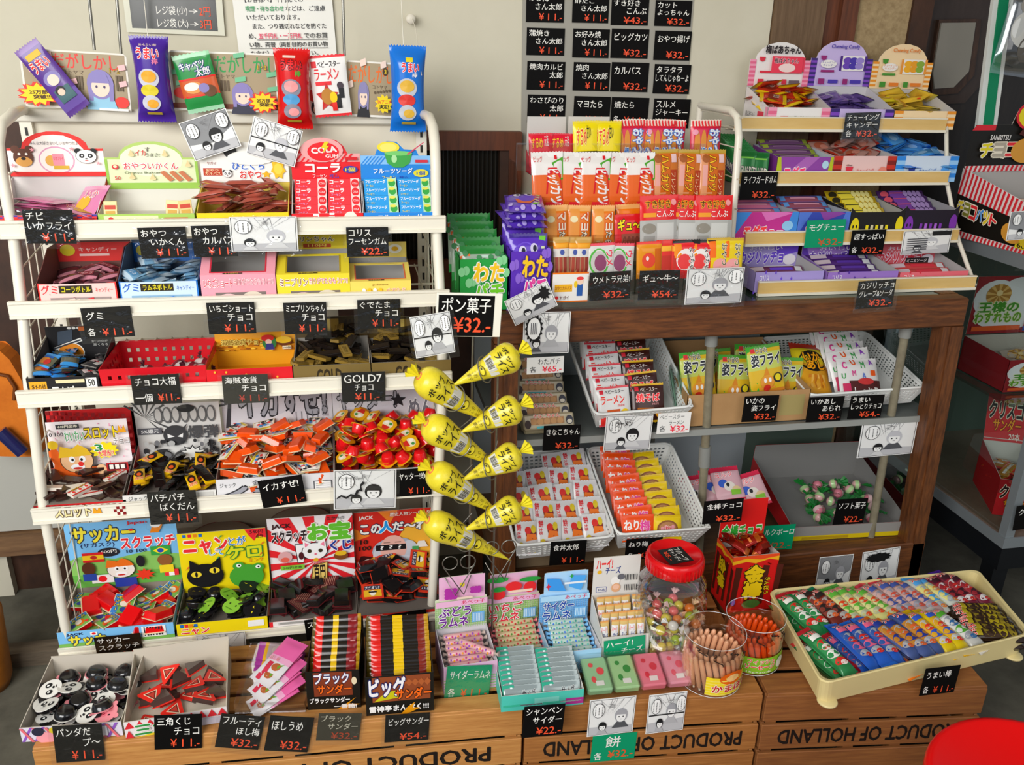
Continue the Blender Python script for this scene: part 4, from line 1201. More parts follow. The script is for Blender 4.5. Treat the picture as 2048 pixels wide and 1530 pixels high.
# ================================================================ second tier
def bottlebox(xl, xr, colr, pale, l1, l2, lab, hcol):
 fr = [R_(.03, .06, .97, .96, pale), T_(l1, .05, .62, .25, .92, hcol, None, .03), R_(.27, .64, .68, .9, '2a2418'), T_(l2, .3, .67, .66, .87, 'e8da3a', None, .03), T_('キャンディー', .72, .66, .94, .82, hcol), R_(.15, .0, .9, .5, '9c8f8c' if hcol[0] == 'c' else '8fb0c8')]
 rnd = random.Random(lab)
 for k in range(16):
  x, y = rnd.uniform(.17, .8), rnd.uniform(.02, .36)
  fr.append(P_([(x, y), (x + .08, y + .05), (x + .06, y + .14), (x - .02, y + .1)], rnd.choice([pale, hcol, 'e8e4e0', colr])))
 hd = [R_(.05, .2, .95, .85, colr), T_('キャンディー', .3, .5, .8, .75, pale, None, .03), R_(.3, .28, .7, .4, pale), E_(.15, .6, .1, .3, 'e4d23a')]
 return shelfbox(1, 'candy_box', lab, BX, xl, xr, .16, .062, .11, colr, '6e4a44' if hcol[0] == 'c' else '4a5a70', (522, 484), colr, hd, None, fr, hb=.115, sides=[(.10, .112), (.05, .085)], rim=575, fl=.022,
     sfront=[(0, 0), (1, 0), (1, 1.0), (.75, .93), (.5, .9), (.25, .93), (0, 1.0)])
r = bottlebox(73, 235, 'd23a36', 'f2cfc9', 'グミ', 'コーラボトル', 'red box with torn-open top full of dark bottle gummies', 'c8323a')
p1 = mk_pouch('gummy_packet', 'small dark cola gummy packet in the torn-open red box', 'gummy packet', 'dark cola gummies', .05, .036, .01, '4e2a30', ((0, .15, 'c98a98'), (.85, 1, 'c98a98')), [R_(.2, .3, .8, .7, '8a3a44'), T_('コーラ', .25, .35, .75, .62, 'e8c8c8')], nu=6, nv=8, rough=.18)
pile([p1], r[0], r[1], r[2], r[3], r[4], 30, .042, .011, 9, 20, zmax=.062)
r = bottlebox(237, 398, '2c74c0', 'cfe0f0', 'グミ', 'ラムネボトル', 'blue box with torn-open top full of pale blue bottle gummies', '2c62b8')
p1 = mk_pouch('gummy_packet', 'small pale blue gummy packet in the torn-open blue box', 'gummy packet', 'pale blue gummies', .05, .036, .012, '7fa8c4', ((0, .15, 'c8dcea'), (.85, 1, 'c8dcea')), [R_(.2, .3, .8, .7, '5f94bc'), T_('ラムネ', .25, .35, .75, .62, 'e8f0f8')], nu=6, nv=8, rough=.18)
pile([p1], r[0], r[1], r[2], r[3], r[4], 34, .042, .012, 10, 24, zmax=.085)
def winbox(tier, xl, xr, yb, yt, ytop, colr, edge, ops, hdr, lab, hy, win=(.14, .1, .86, .92)):
 """carton with a slanted, windowed top: front face, sloped window face, header at the back"""
 z, yf, _ = RT[tier]
 z += .008; yf += .012
 a, b = at(xl, yt, yf).x, at(xr, yt, yf).x
 w, d = b - a, .13
 hf = at((xl + xr) / 2, yt, yf).z - z
 ht = at((xl + xr) / 2, ytop, yf + d * .6).z - z
 o = thing('candy_box', lab, BX, None, T3((a, yf, z)))
 m, gi = mat(colr, .45), mat('a9a7a4', .6)
 mb = MB()
 mb.box(0, w, 0, .0016, 0, hf, m, None, gi, 'k')
 mb.box(0, w, 0, d, 0, .0016, m, None, gi, 't'); mb.box(0, w, d - .0016, d, 0, ht, m, None, gi, 'f')
 for x in (0, w - .0016):
  p = [(0, 0), (d, 0), (d, ht), (d * .6, ht), (0, hf)]
  A = [V((x, q[0], q[1])) for q in p]; B = [V((x + .0016, q[0], q[1])) for q in p]
  mb.add(A, [[4, 3, 2, 1, 0]], m if x == 0 else gi); mb.add(B, [[0, 1, 2, 3, 4]], m if x else gi)
 mb.build('body', o)
 # windowed slope
 L = hypot(d * .6, ht - hf); ang = math.degrees(atan2(ht - hf, d * .6))
 SM = T3((0, 0, hf)) @ RX(ang - 90)
 fm = onM(SM, flat(w, L))
 mb = MB()
 x0, y0, x1, y1 = win
 for q in ((0, 0, 1, y0), (0, y1, 1, 1), (0, y0, x0, y1), (x1, y0, 1, y1)):
  mb.box(q[0] * w, q[2] * w, 0, .0014, q[1] * L, q[3] * L, m, SM)
 mb.build('window_flap', o)
 prints(o, [R_(x0 - .02, y0 - .03, x0, y1, edge), R_(x1, y0 - .03, x1 + .02, y1, edge), R_(x0, y0 - .04, x1, y0, edge), R_(.3, .015, .56, y0 - .05, '3a3028'), T_('110円', .34, .02, .5, y0 - .05, 'ecdc60')], fm, name='window_trim')
 prints(o, ops, flat(w, hf), name='front_print')
 if hdr:
  zz0, zz1 = at((xl + xr) / 2, hy[0], yf + d).z - z, at((xl + xr) / 2, hy[1], yf + d).z - z
  mb = MB(); mb.box(0, w, d, d + .0016, 0, zz1, m); bb = mb.build('backboard', o)
  prints(bb, hdr, flat(w, zz1 - ht, 0, ht, d))
 return a + .002, b - .002, yf + .003, yf + d - .003, z + .002
fr = lambda c, nm, nc: [R_(.18, .02, .86, .46, '7a706c'), E_(.35, .2, .16, .22, 'e9c6c8'), E_(.68, .24, .15, .24, 'd9d0c0'), T_(nm, .04, .62, .42, .88, nc, 'ffffff', .03), T_('当りがでたらもう1つ!!', .44, .68, .97, .88, 'c83a5a', 'ffffff', .01), E_(.84, .12, .12, .12, 'f5f1ea')]
r = winbox(1, 399, 550, 603, 549, 496, 'eda7b4', 'c8384a', fr('', 'いちごショート', 'c8324a'), None, 'pink chocolate box with a window in its sloping top', (490, 470))
c1 = mk_disc('chocolate_cup', 'round chocolate cup seen through the window of the pink box', 'chocolate cup', 'pink chocolate cups', .021, .014, '3a2a26', 'e9c8cc', [E_(.5, .5, .3, .3, 'd8a0a8')])
pile([c1], r[0], r[1], r[2], r[3], r[4], 10, .043, .015, 21, 20, cup=1, zmax=.03)
r = winbox(1, 552, 699, 601, 548, 508, 'ecd94c', 'b8a030', fr('', 'ミニプリン', '8a4a24'), [R_(.1, .2, .95, .95, 'd8c43a'), R_(.35, .1, .75, .35, 'b8502a'), T_('110円', .42, .14, .68, .32, 'f0e070', None, .02), T_('プリンちゃん', .2, .5, .8, .85, '4a3020', 'fff6d0', .03)], 'large yellow chocolate box with a window in its sloping top', (507, 468))
c1 = mk_disc('chocolate_cup', 'round chocolate cup seen through the window of the large yellow box', 'chocolate cup', 'yellow chocolate cups', .021, .014, '5a4a30', 'e6cfa0', [E_(.5, .5, .3, .3, 'b8682a')])
pile([c1], r[0], r[1], r[2], r[3], r[4], 10, .043, .015, 23, 20, cup=1, zmax=.03)
gf = [R_(.12, .02, .9, .4, 'b09a70'), *[E_(.2 + .1 * k, .18, .045, .14, ['d8445a', 'e8b83a', '8a5ab0', 'e8e0d0'][k % 4]) for k in range(7)], T_('gudetama', .36, .78, .62, .9, '9a7a30'), T_('ぐでたま', .6, .5, .9, .68, 'd06a70', 'fff6d0', .02), *[E_(.22 + .09 * k, .6, .03, .1, 'f0c030' if k % 2 else 'fffaf0') for k in range(4)]]
r = winbox(1, 700, 822, 602, 562, 525, 'f0d875', 'd06a4a', gf, [R_(.03, .1, .97, .95, 'f2dd84'), E_(.8, .55, .12, .3, 'fff9e8'), E_(.8, .55, .06, .15, 'eebb30'), R_(.1, .3, .6, .7, 'c9dcec')], 'small pale yellow chocolate box with a window in its sloping top', (523, 484), (.1, .12, .9, .9))
c1 = mk_bar('chocolate_packet', 'tiny red packet left inside the small pale yellow box', 'packet', None, .02, .004, .014, 'c83a40', [R_(.2, .3, .8, .7, 'f0d0c0')])
place(c1, T3(((r[0] + r[1]) / 2 + .02, r[3] - .02, r[4] + .012)) @ RX(-30))
# ================================================================ third tier
K1 = '1b1a1c'
h = [R_(0, 0, 1, 1, K1), P_([(.08, .5), (.5, .72), (.52, .64), (.1, .43)], 'f2f0ea'), E_(.33, .38, .2, .24, 'f2f0ea'), E_(.33, .38, .185, .22, 'd98e34'), P_([(.07, .49), (.5, .69), (.5, .655), (.08, .455)], '3a4048'), P_([(.15, .56), (.38, .67), (.4, .93), (.18, .88)], '46505c'),
  E_(.27, .42, .04, .05, '1c1a1a'), E_(.4, .44, .04, .05, '1c1a1a'), P_([(.24, .28), (.44, .32), (.36, .22)], '2a1c14'), T_('お口の中が', .66, .6, .9, .66, 'c8c8c4'), T_('黒くなる', .68, .52, .9, .58, 'c8c8c4'), S_(.9, .45, .03, .04, 4, 'f2f0ea', .3), *[E_(.36 + .07 * k, .965, .03, .03, 'f2f0ea') for k in range(4)], R_(.5, .9, .7, 1, 'c86a2a')]
fr_ = [R_(0, 0, 1, 1, K1), R_(.03, .3, .27, .85, 'e2aa3a'), T_('あたり付', .06, .42, .25, .74, '2a1a10', None, .02), T_('田んぼ', .34, .05, .64, .6, 'f2f0ea', None, .05), R_(.4, .75, .8, .9, 'e8d8b0'), R_(.82, .5, .97, .95, 'f2f0ea'), T_('50', .85, .58, .94, .88, '1c1a1a', None, .03)]
r = shelfbox(2, 'candy_box', 'black box with a hatted orange face on its board', BX, 52, 198, .16, .05, .09, '232126', '54524e', (735, 652), K1, h, None, fr_, hb=.09, fl=.018)
g1 = mk_pouch('candy_packet', 'small blue ended mixed candy packet in the black box', 'packet', 'blue ended candy packets', .034, .052, .009, '6a6a58', ((0, .16, '4f9fe0'), (.84, 1, '4f9fe0')), [E_(.4, .5, .28, .2, 'c8823a'), E_(.65, .42, .2, .16, 'b83a34'), R_(.2, .66, .8, .76, '2a5aa0')], nu=6, nv=8, rough=.15)
g2 = mk_pouch('candy_packet', 'small white striped candy packet in the black box', 'packet', 'striped candy packets', .034, .052, .009, '3a3a3c', ((0, .14, 'd8d4d0'), (.86, 1, 'd8d4d0')), [R_(.1, .3, .4, .8, 'e8e4e0'), R_(.5, .2, .85, .6, 'd8c8c8'), R_(.3, .4, .6, .5, 'b83a44')], nu=6, nv=8, rough=.15)
m = r[1] - .045
pile([g1], r[0], m, r[2], r[3], r[4], 22, .042, .010, 31, 20, flip=.1, zmax=.05)
pile([g2], m, r[1], r[2], r[3], r[4], 10, .042, .010, 32, 20, flip=.1, zmax=.05)
def perforated(mb, ax, n, mrow, mt, s=(.0, .0)):
 """panel from 4 corner points with a grid of square holes"""
 bl, br, tr, tl = [V(p) for p in ax]
 def g(k, f, mg):
  ts = [0, mg]
  c = (1 - 2 * mg) / k
  for i in range(k):
   ts += [mg + c * i + c * (1 - f) / 2, mg + c * i + c * (1 + f) / 2]
  return ts + [1 - mg, 1]
 us, vs = g(n, s[0], .04), g(mrow, s[1], .14)
 def P(u, v):
  return bl.lerp(br, u).lerp(tl.lerp(tr, u), v)
 nu, nv = len(us), len(vs)
 pts = [P(u, v) for v in vs for u in us]
 fs = []
 for j in range(nv - 1):
  for i in range(nu - 1):
   hu = 2 <= i < nu - 2 and i % 2 == 0
   hv = 2 <= j < nv - 2 and j % 2 == 0
   if hu and hv:
    continue
   fs.append([j * nu + i, j * nu + i + 1, (j + 1) * nu + i + 1, (j + 1) * nu + i])
 mb.add(pts, fs, mt)
def basket(M, w, d, h, label, colm, holes=(18, 5, 12), taper=.018, hole=(.6, .5), rim=.006, lowfront=None, name='basket', group=None):
 """perforated basket, rim at z=0, origin at its front left rim corner"""
 o = thing(name, label, 'basket', group, M)
 t = taper
 B = [(t, t, -h), (w - t, t, -h), (w - t, d - t, -h), (t, d - t, -h)]
 Tp = [(0, 0, 0), (w, 0, 0), (w, d, 0), (0, d, 0)]
 mt = mat(colm, .35, 0, .2)
 mb = MB()
 for i, k in ((0, holes[0]), (1, holes[2]), (2, holes[0]), (3, holes[2])):
  j = (i + 1) % 4
  perforated(mb, (B[i], B[j], Tp[j], Tp[i]), k, holes[1], mt, hole)
 mb.add([V(p) for p in B], [(3, 2, 1, 0)], mt)
 s = mb.build('body', o)
 md = s.modifiers.new('wall', 'SOLIDIFY'); md.thickness = .0022; md.offset = 0
 if rim:
  mb = MB()
  c = .022
  pts = []
  for cx, cy, a0 in ((w - c, c, -90), (w - c, d - c, 0), (c, d - c, 90), (c, c, 180)):
   pts += [(cx + c * cos(radians(a0 + 22.5 * k)), cy + c * sin(radians(a0 + 22.5 * k)), 0) for k in range(5)]
  mb.tube(pts, rim * .62, mt, 8, True)
  mb.build('rim', o)
 return o
z, yf, _ = RT[2]
a = at(198, 745, yf + .012); b = at(413, 745, yf + .012)
bk_h = at(300, 735, yf + .012).z - z - .008
basket(T3((a.x, yf + .012, z + .008 + bk_h)), b.x - a.x, .18, bk_h, 'red plastic basket with square holes on the third rack tier', 'c4202c', (10, 2, 8), .004, (.38, .4), 0)
mb = MB()
top = at(300, 680, yf + .19).z - (z + .008 + bk_h)
perforated(mb, ((0, .18, 0), (b.x - a.x, .18, 0), (b.x - a.x, .18, top), (0, .18, top)), 10, 3, mat('c4202c', .35, 0, .2), (.38, .4))
mb.add([V((0, 0, 0)), V((0, .18, 0)), V((0, .18, top))], [(0, 1, 2)], 'c4202c'); mb.add([V((b.x - a.x, 0, 0)), V((b.x - a.x, .18, 0)), V((b.x - a.x, .18, top))], [(0, 2, 1)], 'c4202c')
mb.build('back_panel', [o_ for o_ in bpy.data.objects if o_.name.startswith('basket')][0])
dk = mk_candy('wrapped_cake', 'round striped cake in clear wrapper lying in the red basket', 'wrapped cake', 'cakes in the red basket', .02, 'd9cdc8', mat('6a3a44', .2))
mb = MB(); mb.lathe([(.0207, -.004), (.0207, .004)], mat('7a2834', .3), 16, RX(90) @ RY(30), True, False); mb.build('stripe', dk)
z0 = z + .012
for dx, dy, q in ((.05, .06, 20), (.075, .075, 70), (.14, .1, 10), (.165, .085, 50), (.19, .07, -20), (.15, .055, 30), (.185, .11, 80), (.12, .07, 0)):
 place(dk, T3((a.x + dx, yf + .012 + dy, z0 + .018)) @ RZ(q) @ RY(q))
h = [R_(0, 0, 1, 1, 'e2a52c'), R_(0, .0, 1, .55, 'd69a26'), *[E_((k * 37 % 100) / 100, (k * 23 % 50) / 100, .03, .05, ['b8741c', 'f0c850', '8a541a'][k % 3]) for k in range(40)], T_('海賊金貨チョコ', .08, .36, .62, .7, '8a6a24', 'f0dc80', .03), E_(.68, .45, .09, .4, '3f7f46'), E_(.66, .72, .08, .2, 'c0302e'), E_(.67, .5, .04, .16, 'f0cfc0'), P_([(.62, .05), (.74, .05), (.72, .4), (.64, .4)], '3a3a7a'), E_(.86, .5, .1, .25, '6a3a1c'), E_(.86, .6, .1, .2, 'e8c23a'), R_(.84, .05, .95, .25, 'f2ead0'), T_('100個', .85, .08, .94, .2, '2a2018', None, .02)]
fr_ = [R_(0, 0, 1, 1, 'c8202a'), *[E_((k * 41 % 100) / 100, (k * 29 % 100) / 100, .012, .05, 'e8b84a') for k in range(12)], E_(.82, .2, .09, .3, 'e2b23a')]
r = shelfbox(2, 'candy_box', 'yellow box of gold coin chocolates with a red front', BX, 414, 586, .16, .052, None, 'd03030', 'd9a023', (698, 664), 'e2a52c', h, None, fr_)
cn = MB(); cn.lathe([(.0005, -.0022), (.0155, -.0022), (.017, -.0012), (.017, .0012), (.0155, .0022), (.0005, .0022)], foil('d8a848'), 20, RX(90), True, False)
cn = tag(cn.build('chocolate_coin'), 'foil chocolate coin lying low in the yellow box', 'chocolate coin', 'gold coin chocolates')
pile([cn], r[0], r[1], r[2], r[2] + .09, r[4], 16, .032, .005, 41, 14, zmax=.02)
GOLD = '6e5a28'
hg = [R_(0, 0, 1, 1, '3a2e18'), R_(.0, .0, 1, .5, '57451e'), R_(.35, .1, .6, .9, '8f7434'), R_(.42, .1, .48, .9, 'e9cf78'), T_('GOLD', .05, .45, .32, .8, 'b8954a', None, .03), *[E_(.7 + .06 * k, .6, .025, .25, '2a2012') for k in range(5)]]
fg = [R_(0, 0, 1, 1, '7a673c'), T_('GOLD', .3, .2, .62, .8, '2e2412', None, .05), R_(.05, .15, .2, .4, '94804e')]
gb = mk_bar('gold_bar_chocolate', 'dark side of a foil gold bar chocolate', 'chocolate', 'gold bar chocolates', .05, .007, .02, '1d1714', [R_(.05, .1, .95, .9, '2a211a')], .2)
gb2 = mk_bar('gold_bar_chocolate', 'shiny gold foil bar chocolate', 'chocolate', 'gold bar chocolates', .05, .007, .021, '8a7138', [R_(.06, .12, .94, .88, '9a824a'), T_('GOLD', .2, .3, .8, .7, '54431c', None, .02)], .16)
gb['label'] = 'black backed bar chocolate in the gold bar boxes'; gb2['label'] = 'shiny gold foil bar chocolate in the gold bar boxes'
for xl, xr, lab, sd in ((588, 742, 'gold and brown bar chocolate box, beside the coin box', 51), (744, 902, 'gold and brown bar chocolate box, at the end of the third tier', 52)):
 r = shelfbox(2, 'candy_box', lab, BX, xl, xr, .17, .052, None, '4a3c20', 'a7a29a', (672, 632), '6e5a28', hg, None, fg, fl=.02)
 pile([gb, gb, gb2], r[0], r[1], r[2], r[3], r[4], 60, .042, .008, sd, 16, flip=.25, zmax=.075, curve=.35)
# ================================================================ fourth tier
def HF(tier, x, y, dz=.008, dyf=.012):
 z, yf, _ = RT[tier]
 return at(x, y, yf + dyf).z - z - dz
def chk(c1, c2, n, m, x0=0, y0=0, x1=1, y1=1):
 o = [R_(x0, y0, x1, y1, c1)]
 for i in range(n):
  for j in range(m):
   if (i + j) % 2:
    o.append(R_(x0 + (x1 - x0) * i / n, y0 + (y1 - y0) * j / m, x0 + (x1 - x0) * (i + 1) / n, y0 + (y1 - y0) * (j + 1) / m, c2))
 return o
def boyface(cx, cy, s, hair, k=1.0, skin='f0c49a'):
 return [E_(cx, cy, s * k * 1.05, s * 1.05, '2a2018'), E_(cx, cy, s * k, s, skin), P_([(cx - s * k * 1.1, cy + s * .3), (cx - s * k * .9, cy + s * 1.25), (cx - s * k * .2, cy + s * 1.0), (cx + s * k * .2, cy + s * 1.35), (cx + s * k * .7, cy + s * 1.0), (cx + s * k * 1.0, cy + s * .4)], hair),
   E_(cx - s * k * .3, cy + s * .12, s * k * .2, s * .27, 'ffffff'), E_(cx + s * k * .35, cy + s * .12, s * k * .2, s * .27, 'ffffff'), E_(cx - s * k * .26, cy + s * .1, s * k * .08, s * .12, '201814'), E_(cx + s * k * .3, cy + s * .1, s * k * .08, s * .12, '201814'), E_(cx, cy - s * .5, s * k * .45, s * .24, 'ffffff'), E_(cx, cy - s * .62, s * k * .3, s * .1, 'c03830')]
h = chk('c02a2c', '7a1518', 22, 16) + [R_(.05, .03, .96, .93, 'f2e9ea'), *[E_(.08 + .84 * ((k * 37) % 100) / 100, .06 + .84 * ((k * 61) % 100) / 100, .008, .011, 'e6a8bc') for k in range(60)],
  R_(.18, .85, .44, .92, '3a3a3c'), T_('440円金券', .2, .865, .42, .91, 'f0ead8', None, .02), T_('10 100', .07, .74, .25, .80, '3a3a3c', None, .02), T_('わいわい', .26, .66, .48, .82, '4a9a5a', 'ffffff', .03), T_('スロット', .48, .68, .86, .86, 'f0d428', '4a3a18', .03), T_('チョコ', .8, .58, .98, .68, '4a2c1c', 'ffffff', .02), P_([(.86, .76), (.88, .88), (.91, .8), (.94, .88), (.96, .76)], 'e0a030'),
  S_(.68, .5, .17, .14, 11, 'eedb30', .75), T_('3', .58, .49, .66, .59, '2f8a4a', 'ffffff', .04), T_('大爆出!!', .6, .4, .78, .5, 'd8324a', 'fff8d0', .03),
  P_([(.06, .02), (.1, .32), (.04, .5), (.14, .6), (.2, .42), (.34, .26), (.6, .24), (.64, .02)], 'df6a2c'), E_(.12, .62, .06, .07, 'e6c23a'), E_(.62, .2, .06, .08, 'f0c49a')] + boyface(.36, .36, .19, 'e8c040', .95) + [E_(.4, .31, .03, .04, 'd83a34'), R_(.68, .04, .93, .3, 'a8282c'), R_(.7, .19, .91, .28, '3a1418'), *[R_(.715 + .065 * k, .2, .76 + .065 * k, .27, 'f4f0e8') for k in range(3)], *[E_(.72 + .05 * (k % 4), .06 + .04 * (k // 4), .035, .035, 'd8c838') for k in range(8)], E_(.5, .05, .08, .05, '2a5ab0')]
f = chk('c02a2c', '7a1518', 30, 4) + [T_('スロット', .24, .12, .62, 1.0, 'f0e4b0', '4a3018', .04), P_([(.64, .3), (.66, .85), (.69, .5), (.72, .85), (.74, .3)], 'e0a030')]
r = shelfbox(3, 'candy_box', 'red checked box of dark slot machine chocolates with a grinning cartoon board', BX, 64, 252, .17, HF(3, 160, 1006), .085, 'b02628', '8f857a', (942, 818), 'c02a2c', h, None, f, hb=.12, fl=.028)
sl = mk_bar('chocolate_bar', 'small dark chocolate bar packet in the red checked box', 'chocolate bar', 'slot chocolates', .05, .007, .021, '35211c', None, .3)
sl2 = mk_bar('chocolate_bar', 'small chocolate bar packet showing its slot reel label in the red checked box', 'chocolate bar', 'slot chocolates', .05, .007, .021, 'e6ded2', [R_(0, .8, 1, 1, 'b83a34'), R_(0, 0, 1, .2, 'b83a34'), *[R_(.06 + .31 * k, .24, .3 + .31 * k, .76, 'f6f2ea') for k in range(3)], *[E_(.18 + .31 * k, .48, .07, .2, 'd8443a') for k in range(3)], T_('スロット', .15, .66, .85, .95, 'e8d040', '3a2418', .02)], .25)
pile([sl, sl, sl, sl2], r[0], r[1], r[2], r[3], r[4], 90, .04, .009, 61, 14, flip=.3, zmax=.026, yawr=60, curve=.04)
rnd = random.Random(4)
h = [R_(0, 0, 1, 1, 'dcdad6'), *[P_([(.15, .8), (.15 + .3 * cos(a), .8 + .3 * sin(a)), (.15 + .3 * cos(a + .1), .8 + .3 * sin(a + .1))], '4a4a4a') for a in [k * .33 for k in range(-3, 8)]], *[E_(.3 + .1 * k, .83, .05, .13, '6a6a6a') for k in range(7)], *[E_(.3 + .1 * k, .84, .036, .1, 'c4c2be') for k in range(7)], E_(.62, .93, .1, .06, '2a2a2a'),
  R_(.05, .55, .32, .65, '55555a'), T_('5%還元', .09, .57, .29, .63, 'f0f0ee', None, .02), E_(.47, .52, .14, .16, '3a3a3c'), P_([(.55, .62), (.62, .7), (.58, .6)], '3a3a3c'), P_([(.38, .55), (.46, .5), (.38, .48)], 'ececea'), P_([(.56, .55), (.49, .5), (.55, .48)], 'ececea'), T_('爆弾', .62, .46, .97, .66, '4a4a4c', None, .04),
  *[E_(.1 + .8 * rnd.random(), .1 + .35 * rnd.random(), .02 + .03 * rnd.random(), .02 + .03 * rnd.random(), rnd.choice(['2f2f31', '6f6f71', 'b0b0ae'])) for _ in range(60)], S_(.66, .26, .18, .14, 11, '2a2a2c', .6), S_(.66, .26, .15, .11, 11, 'e4e4e0', .6), T_('10', .84, .36, .93, .43, '2a2a2c', None, .03), T_('100', .82, .26, .96, .33, '2a2a2c', None, .03)]
f = [R_(0, 0, 1, 1, 'dedcd8'), T_('ジャック', .06, .6, .26, .9, '4a4a4c', None, .02), S_(.3, .2, .12, .3, 8, '5a5a5c', .6), R_(.8, .3, .97, .9, 'c8c6c2'), T_('ベ', .62, .3, .76, .9, '3a3a3c', None, .03)]
r = shelfbox(3, 'candy_box', 'white box with black printed bomb art holding black and yellow packets', BX, 246, 434, .17, HF(3, 340, 985), .085, 'd8d6d2', '77706a', (932, 806), 'dcdad6', h, None, f, hb=.12, fl=.028)
bb1 = mk_pouch('popping_packet', 'slim yellow popping candy packet in the bomb box', 'packet', 'yellow and black popping candy packets', .024, .062, .006, 'e0b72a', ((0, .1, 'c89a24'), (.9, 1, '1c1a18')), [E_(.5, .55, .36, .2, '2a1c14'), E_(.5, .52, .2, .1, 'd8622a'), T_('爆弾', .15, .2, .85, .36, 'c8302c', 'fff0b0', .02)], nu=6, nv=9, rough=.25)
bb2 = mk_pouch('popping_packet', 'slim black backed popping candy packet in the bomb box', 'packet', 'yellow and black popping candy packets', .024, .062, .006, '141312', (), [R_(.2, .3, .8, .34, '3a3a34'), R_(.3, .6, .7, .62, '3a3a34')], nu=6, nv=9, rough=.2)
pile([bb1, bb2, bb2], r[0], r[1], r[2], r[3], r[4], 64, .045, .009, 62, 24, flip=.15, zmax=.034, yawr=45, curve=.06)
h = [R_(0, 0, 1, 1, 'd9d7dc'), T_('イカすぜ!', .16, .55, .94, .98, 'a8a8ae', '2a2a2e', .05), P_([(.26, .42), (.6, .62), (.66, .46), (.4, .3)], 'e8e6e8'), P_([(.02, .4), (.06, .78), (.09, .78), (.06, .4)], '3a3a3e'), *[P_([(.07, .76), (.07 + .09 * cos(a), .76 + .12 * sin(a)), (.07 + .09 * cos(a + .3), .76 + .12 * sin(a + .3))], '3a3a3e') for a in (0, .8, 1.6, 2.4, 3.1)], *[R_(.66 + .05 * k, .35, .665 + .05 * k, .6, '6a6a70') for k in range(5)], *[T_('あたる', .9, .5, .96, .8, '9a9aa0')], E_(.75, .3, .16, .1, 'b8b8be')]
f = [R_(0, 0, 1, 1, 'dedcde'), T_('ジャック', .03, .66, .16, .84, '4a4a4c', None, .02), T_('金券タ', .3, .7, .48, .9, '6a6a6c', None, .01), T_('イカ', .05, .02, .5, .66, '9a9aa2', '2a2a2e', .06), R_(.82, .3, .98, .72, '55555a'), R_(.83, .33, .97, .69, 'e4e2e2'), *[R_(.84, .36 + .08 * k, .96, .37 + .08 * k, '55555a') for k in range(4)], E_(.72, .3, .07, .2, 'c2c2c6')]
r = shelfbox(3, 'candy_box', 'white box heaped with orange squid chocolates in trays', BX, 436, 671, .19, HF(3, 550, 952), .10, 'd8d6d8', '8a827c', (900, 770), 'd9d7dc', h, None, f, hb=.13, fl=.03)
CA = [R_(0, 0, 1, 1, 'ece6dc'), R_(0, .82, 1, 1, 'd9c23a'), R_(0, 0, 1, .06, '2a2622'), *[E_(.12 + .76 * ((k * 53) % 97) / 97, .15 + .6 * ((k * 31) % 89) / 89, .09, .11, ['2a2a2e', 'd84a4a', '4a8ac8', 'f4f0ea', '3a3a3e', 'e8e4e0'][k % 6]) for k in range(16)]]
oc = mk_blister('squid_chocolate', 'orange tray of squid chocolate with a black, white and yellow label', 'chocolate', 'orange squid chocolates', .048, .027, .014, 'd9581f', CA)
pile([oc], r[0], r[1], r[2], r[3], r[4], 110, .043, .015, 63, 26, flip=.35, zmax=.09, curve=.3)
h = [R_(0, 0, 1, 1, 'd9d8de'), T_('ヤッター!', .05, .7, .6, 1.0, 'b0b0b8', '2a2a2e', .05), T_('めん', .72, .55, .95, .82, '7a7a82', 'f4f4f4', .05), S_(.62, .82, .08, .12, 5, '232326', .45), E_(.3, .3, .15, .3, 'c0c0c6'), T_('100', .26, .4, .4, .5, '2a2a2e', None, .03), R_(.5, .38, .72, .43, '6a6a70')]
f = [R_(0, 0, 1, 1, 'dcdadc'), T_('ヤッター!', .1, .2, .9, .8, '3a3a3e', None, .05)]
r = shelfbox(3, 'candy_box', 'white box heaped with red cups under yellow square lids', BX, 672, 893, .19, HF(3, 780, 938), .095, 'd8d6d8', '8a827c', (900, 776), 'd9d8de', h, None, f, hb=.13, fl=.03)
def cup_sweet():
 s = .040
 mb = MB()
 c = .008
 mb.prism([(-s / 2 + c, -s / 2), (s / 2 - c, -s / 2), (s / 2, -s / 2 + c), (s / 2, s / 2 - c), (s / 2 - c, s / 2), (-s / 2 + c, s / 2), (-s / 2, s / 2 - c), (-s / 2, -s / 2 + c)], -.0006, .0006, mat('dba424', .35))
 o = tag(mb.build('cup_noodle_sweet'), 'red plastic cup sweet under a square yellow lid', 'cup sweet', 'red cup sweets')
 prints(o, [E_(.5, .45, .32, .3, 'e9dcc0'), P_([(.25, .55), (.75, .6), (.68, .85), (.4, .88)], 'c03028'), E_(.36, .35, .1, .1, '4a8a4a'), E_(.62, .35, .12, .12, 'f4efe4'), R_(.1, .86, .9, .95, 'b06a1c')], flat(s, s, -s / 2, -s / 2, -.0006))
 mb = MB(); mb.lathe([(.0165, 0), (.0165, .003), (.0125, .02), (.0115, .021), (.0004, .021)], mat('d01f24', .15, 0, .6), 18, RX(-90), True, False)
 mb.build('cup', o)
 return o
pile([cup_sweet()], r[0], r[1], r[2], r[3], r[4], 100, .04, .020, 64, 34, flip=.36, cup=1, zmax=.09, curve=.3)
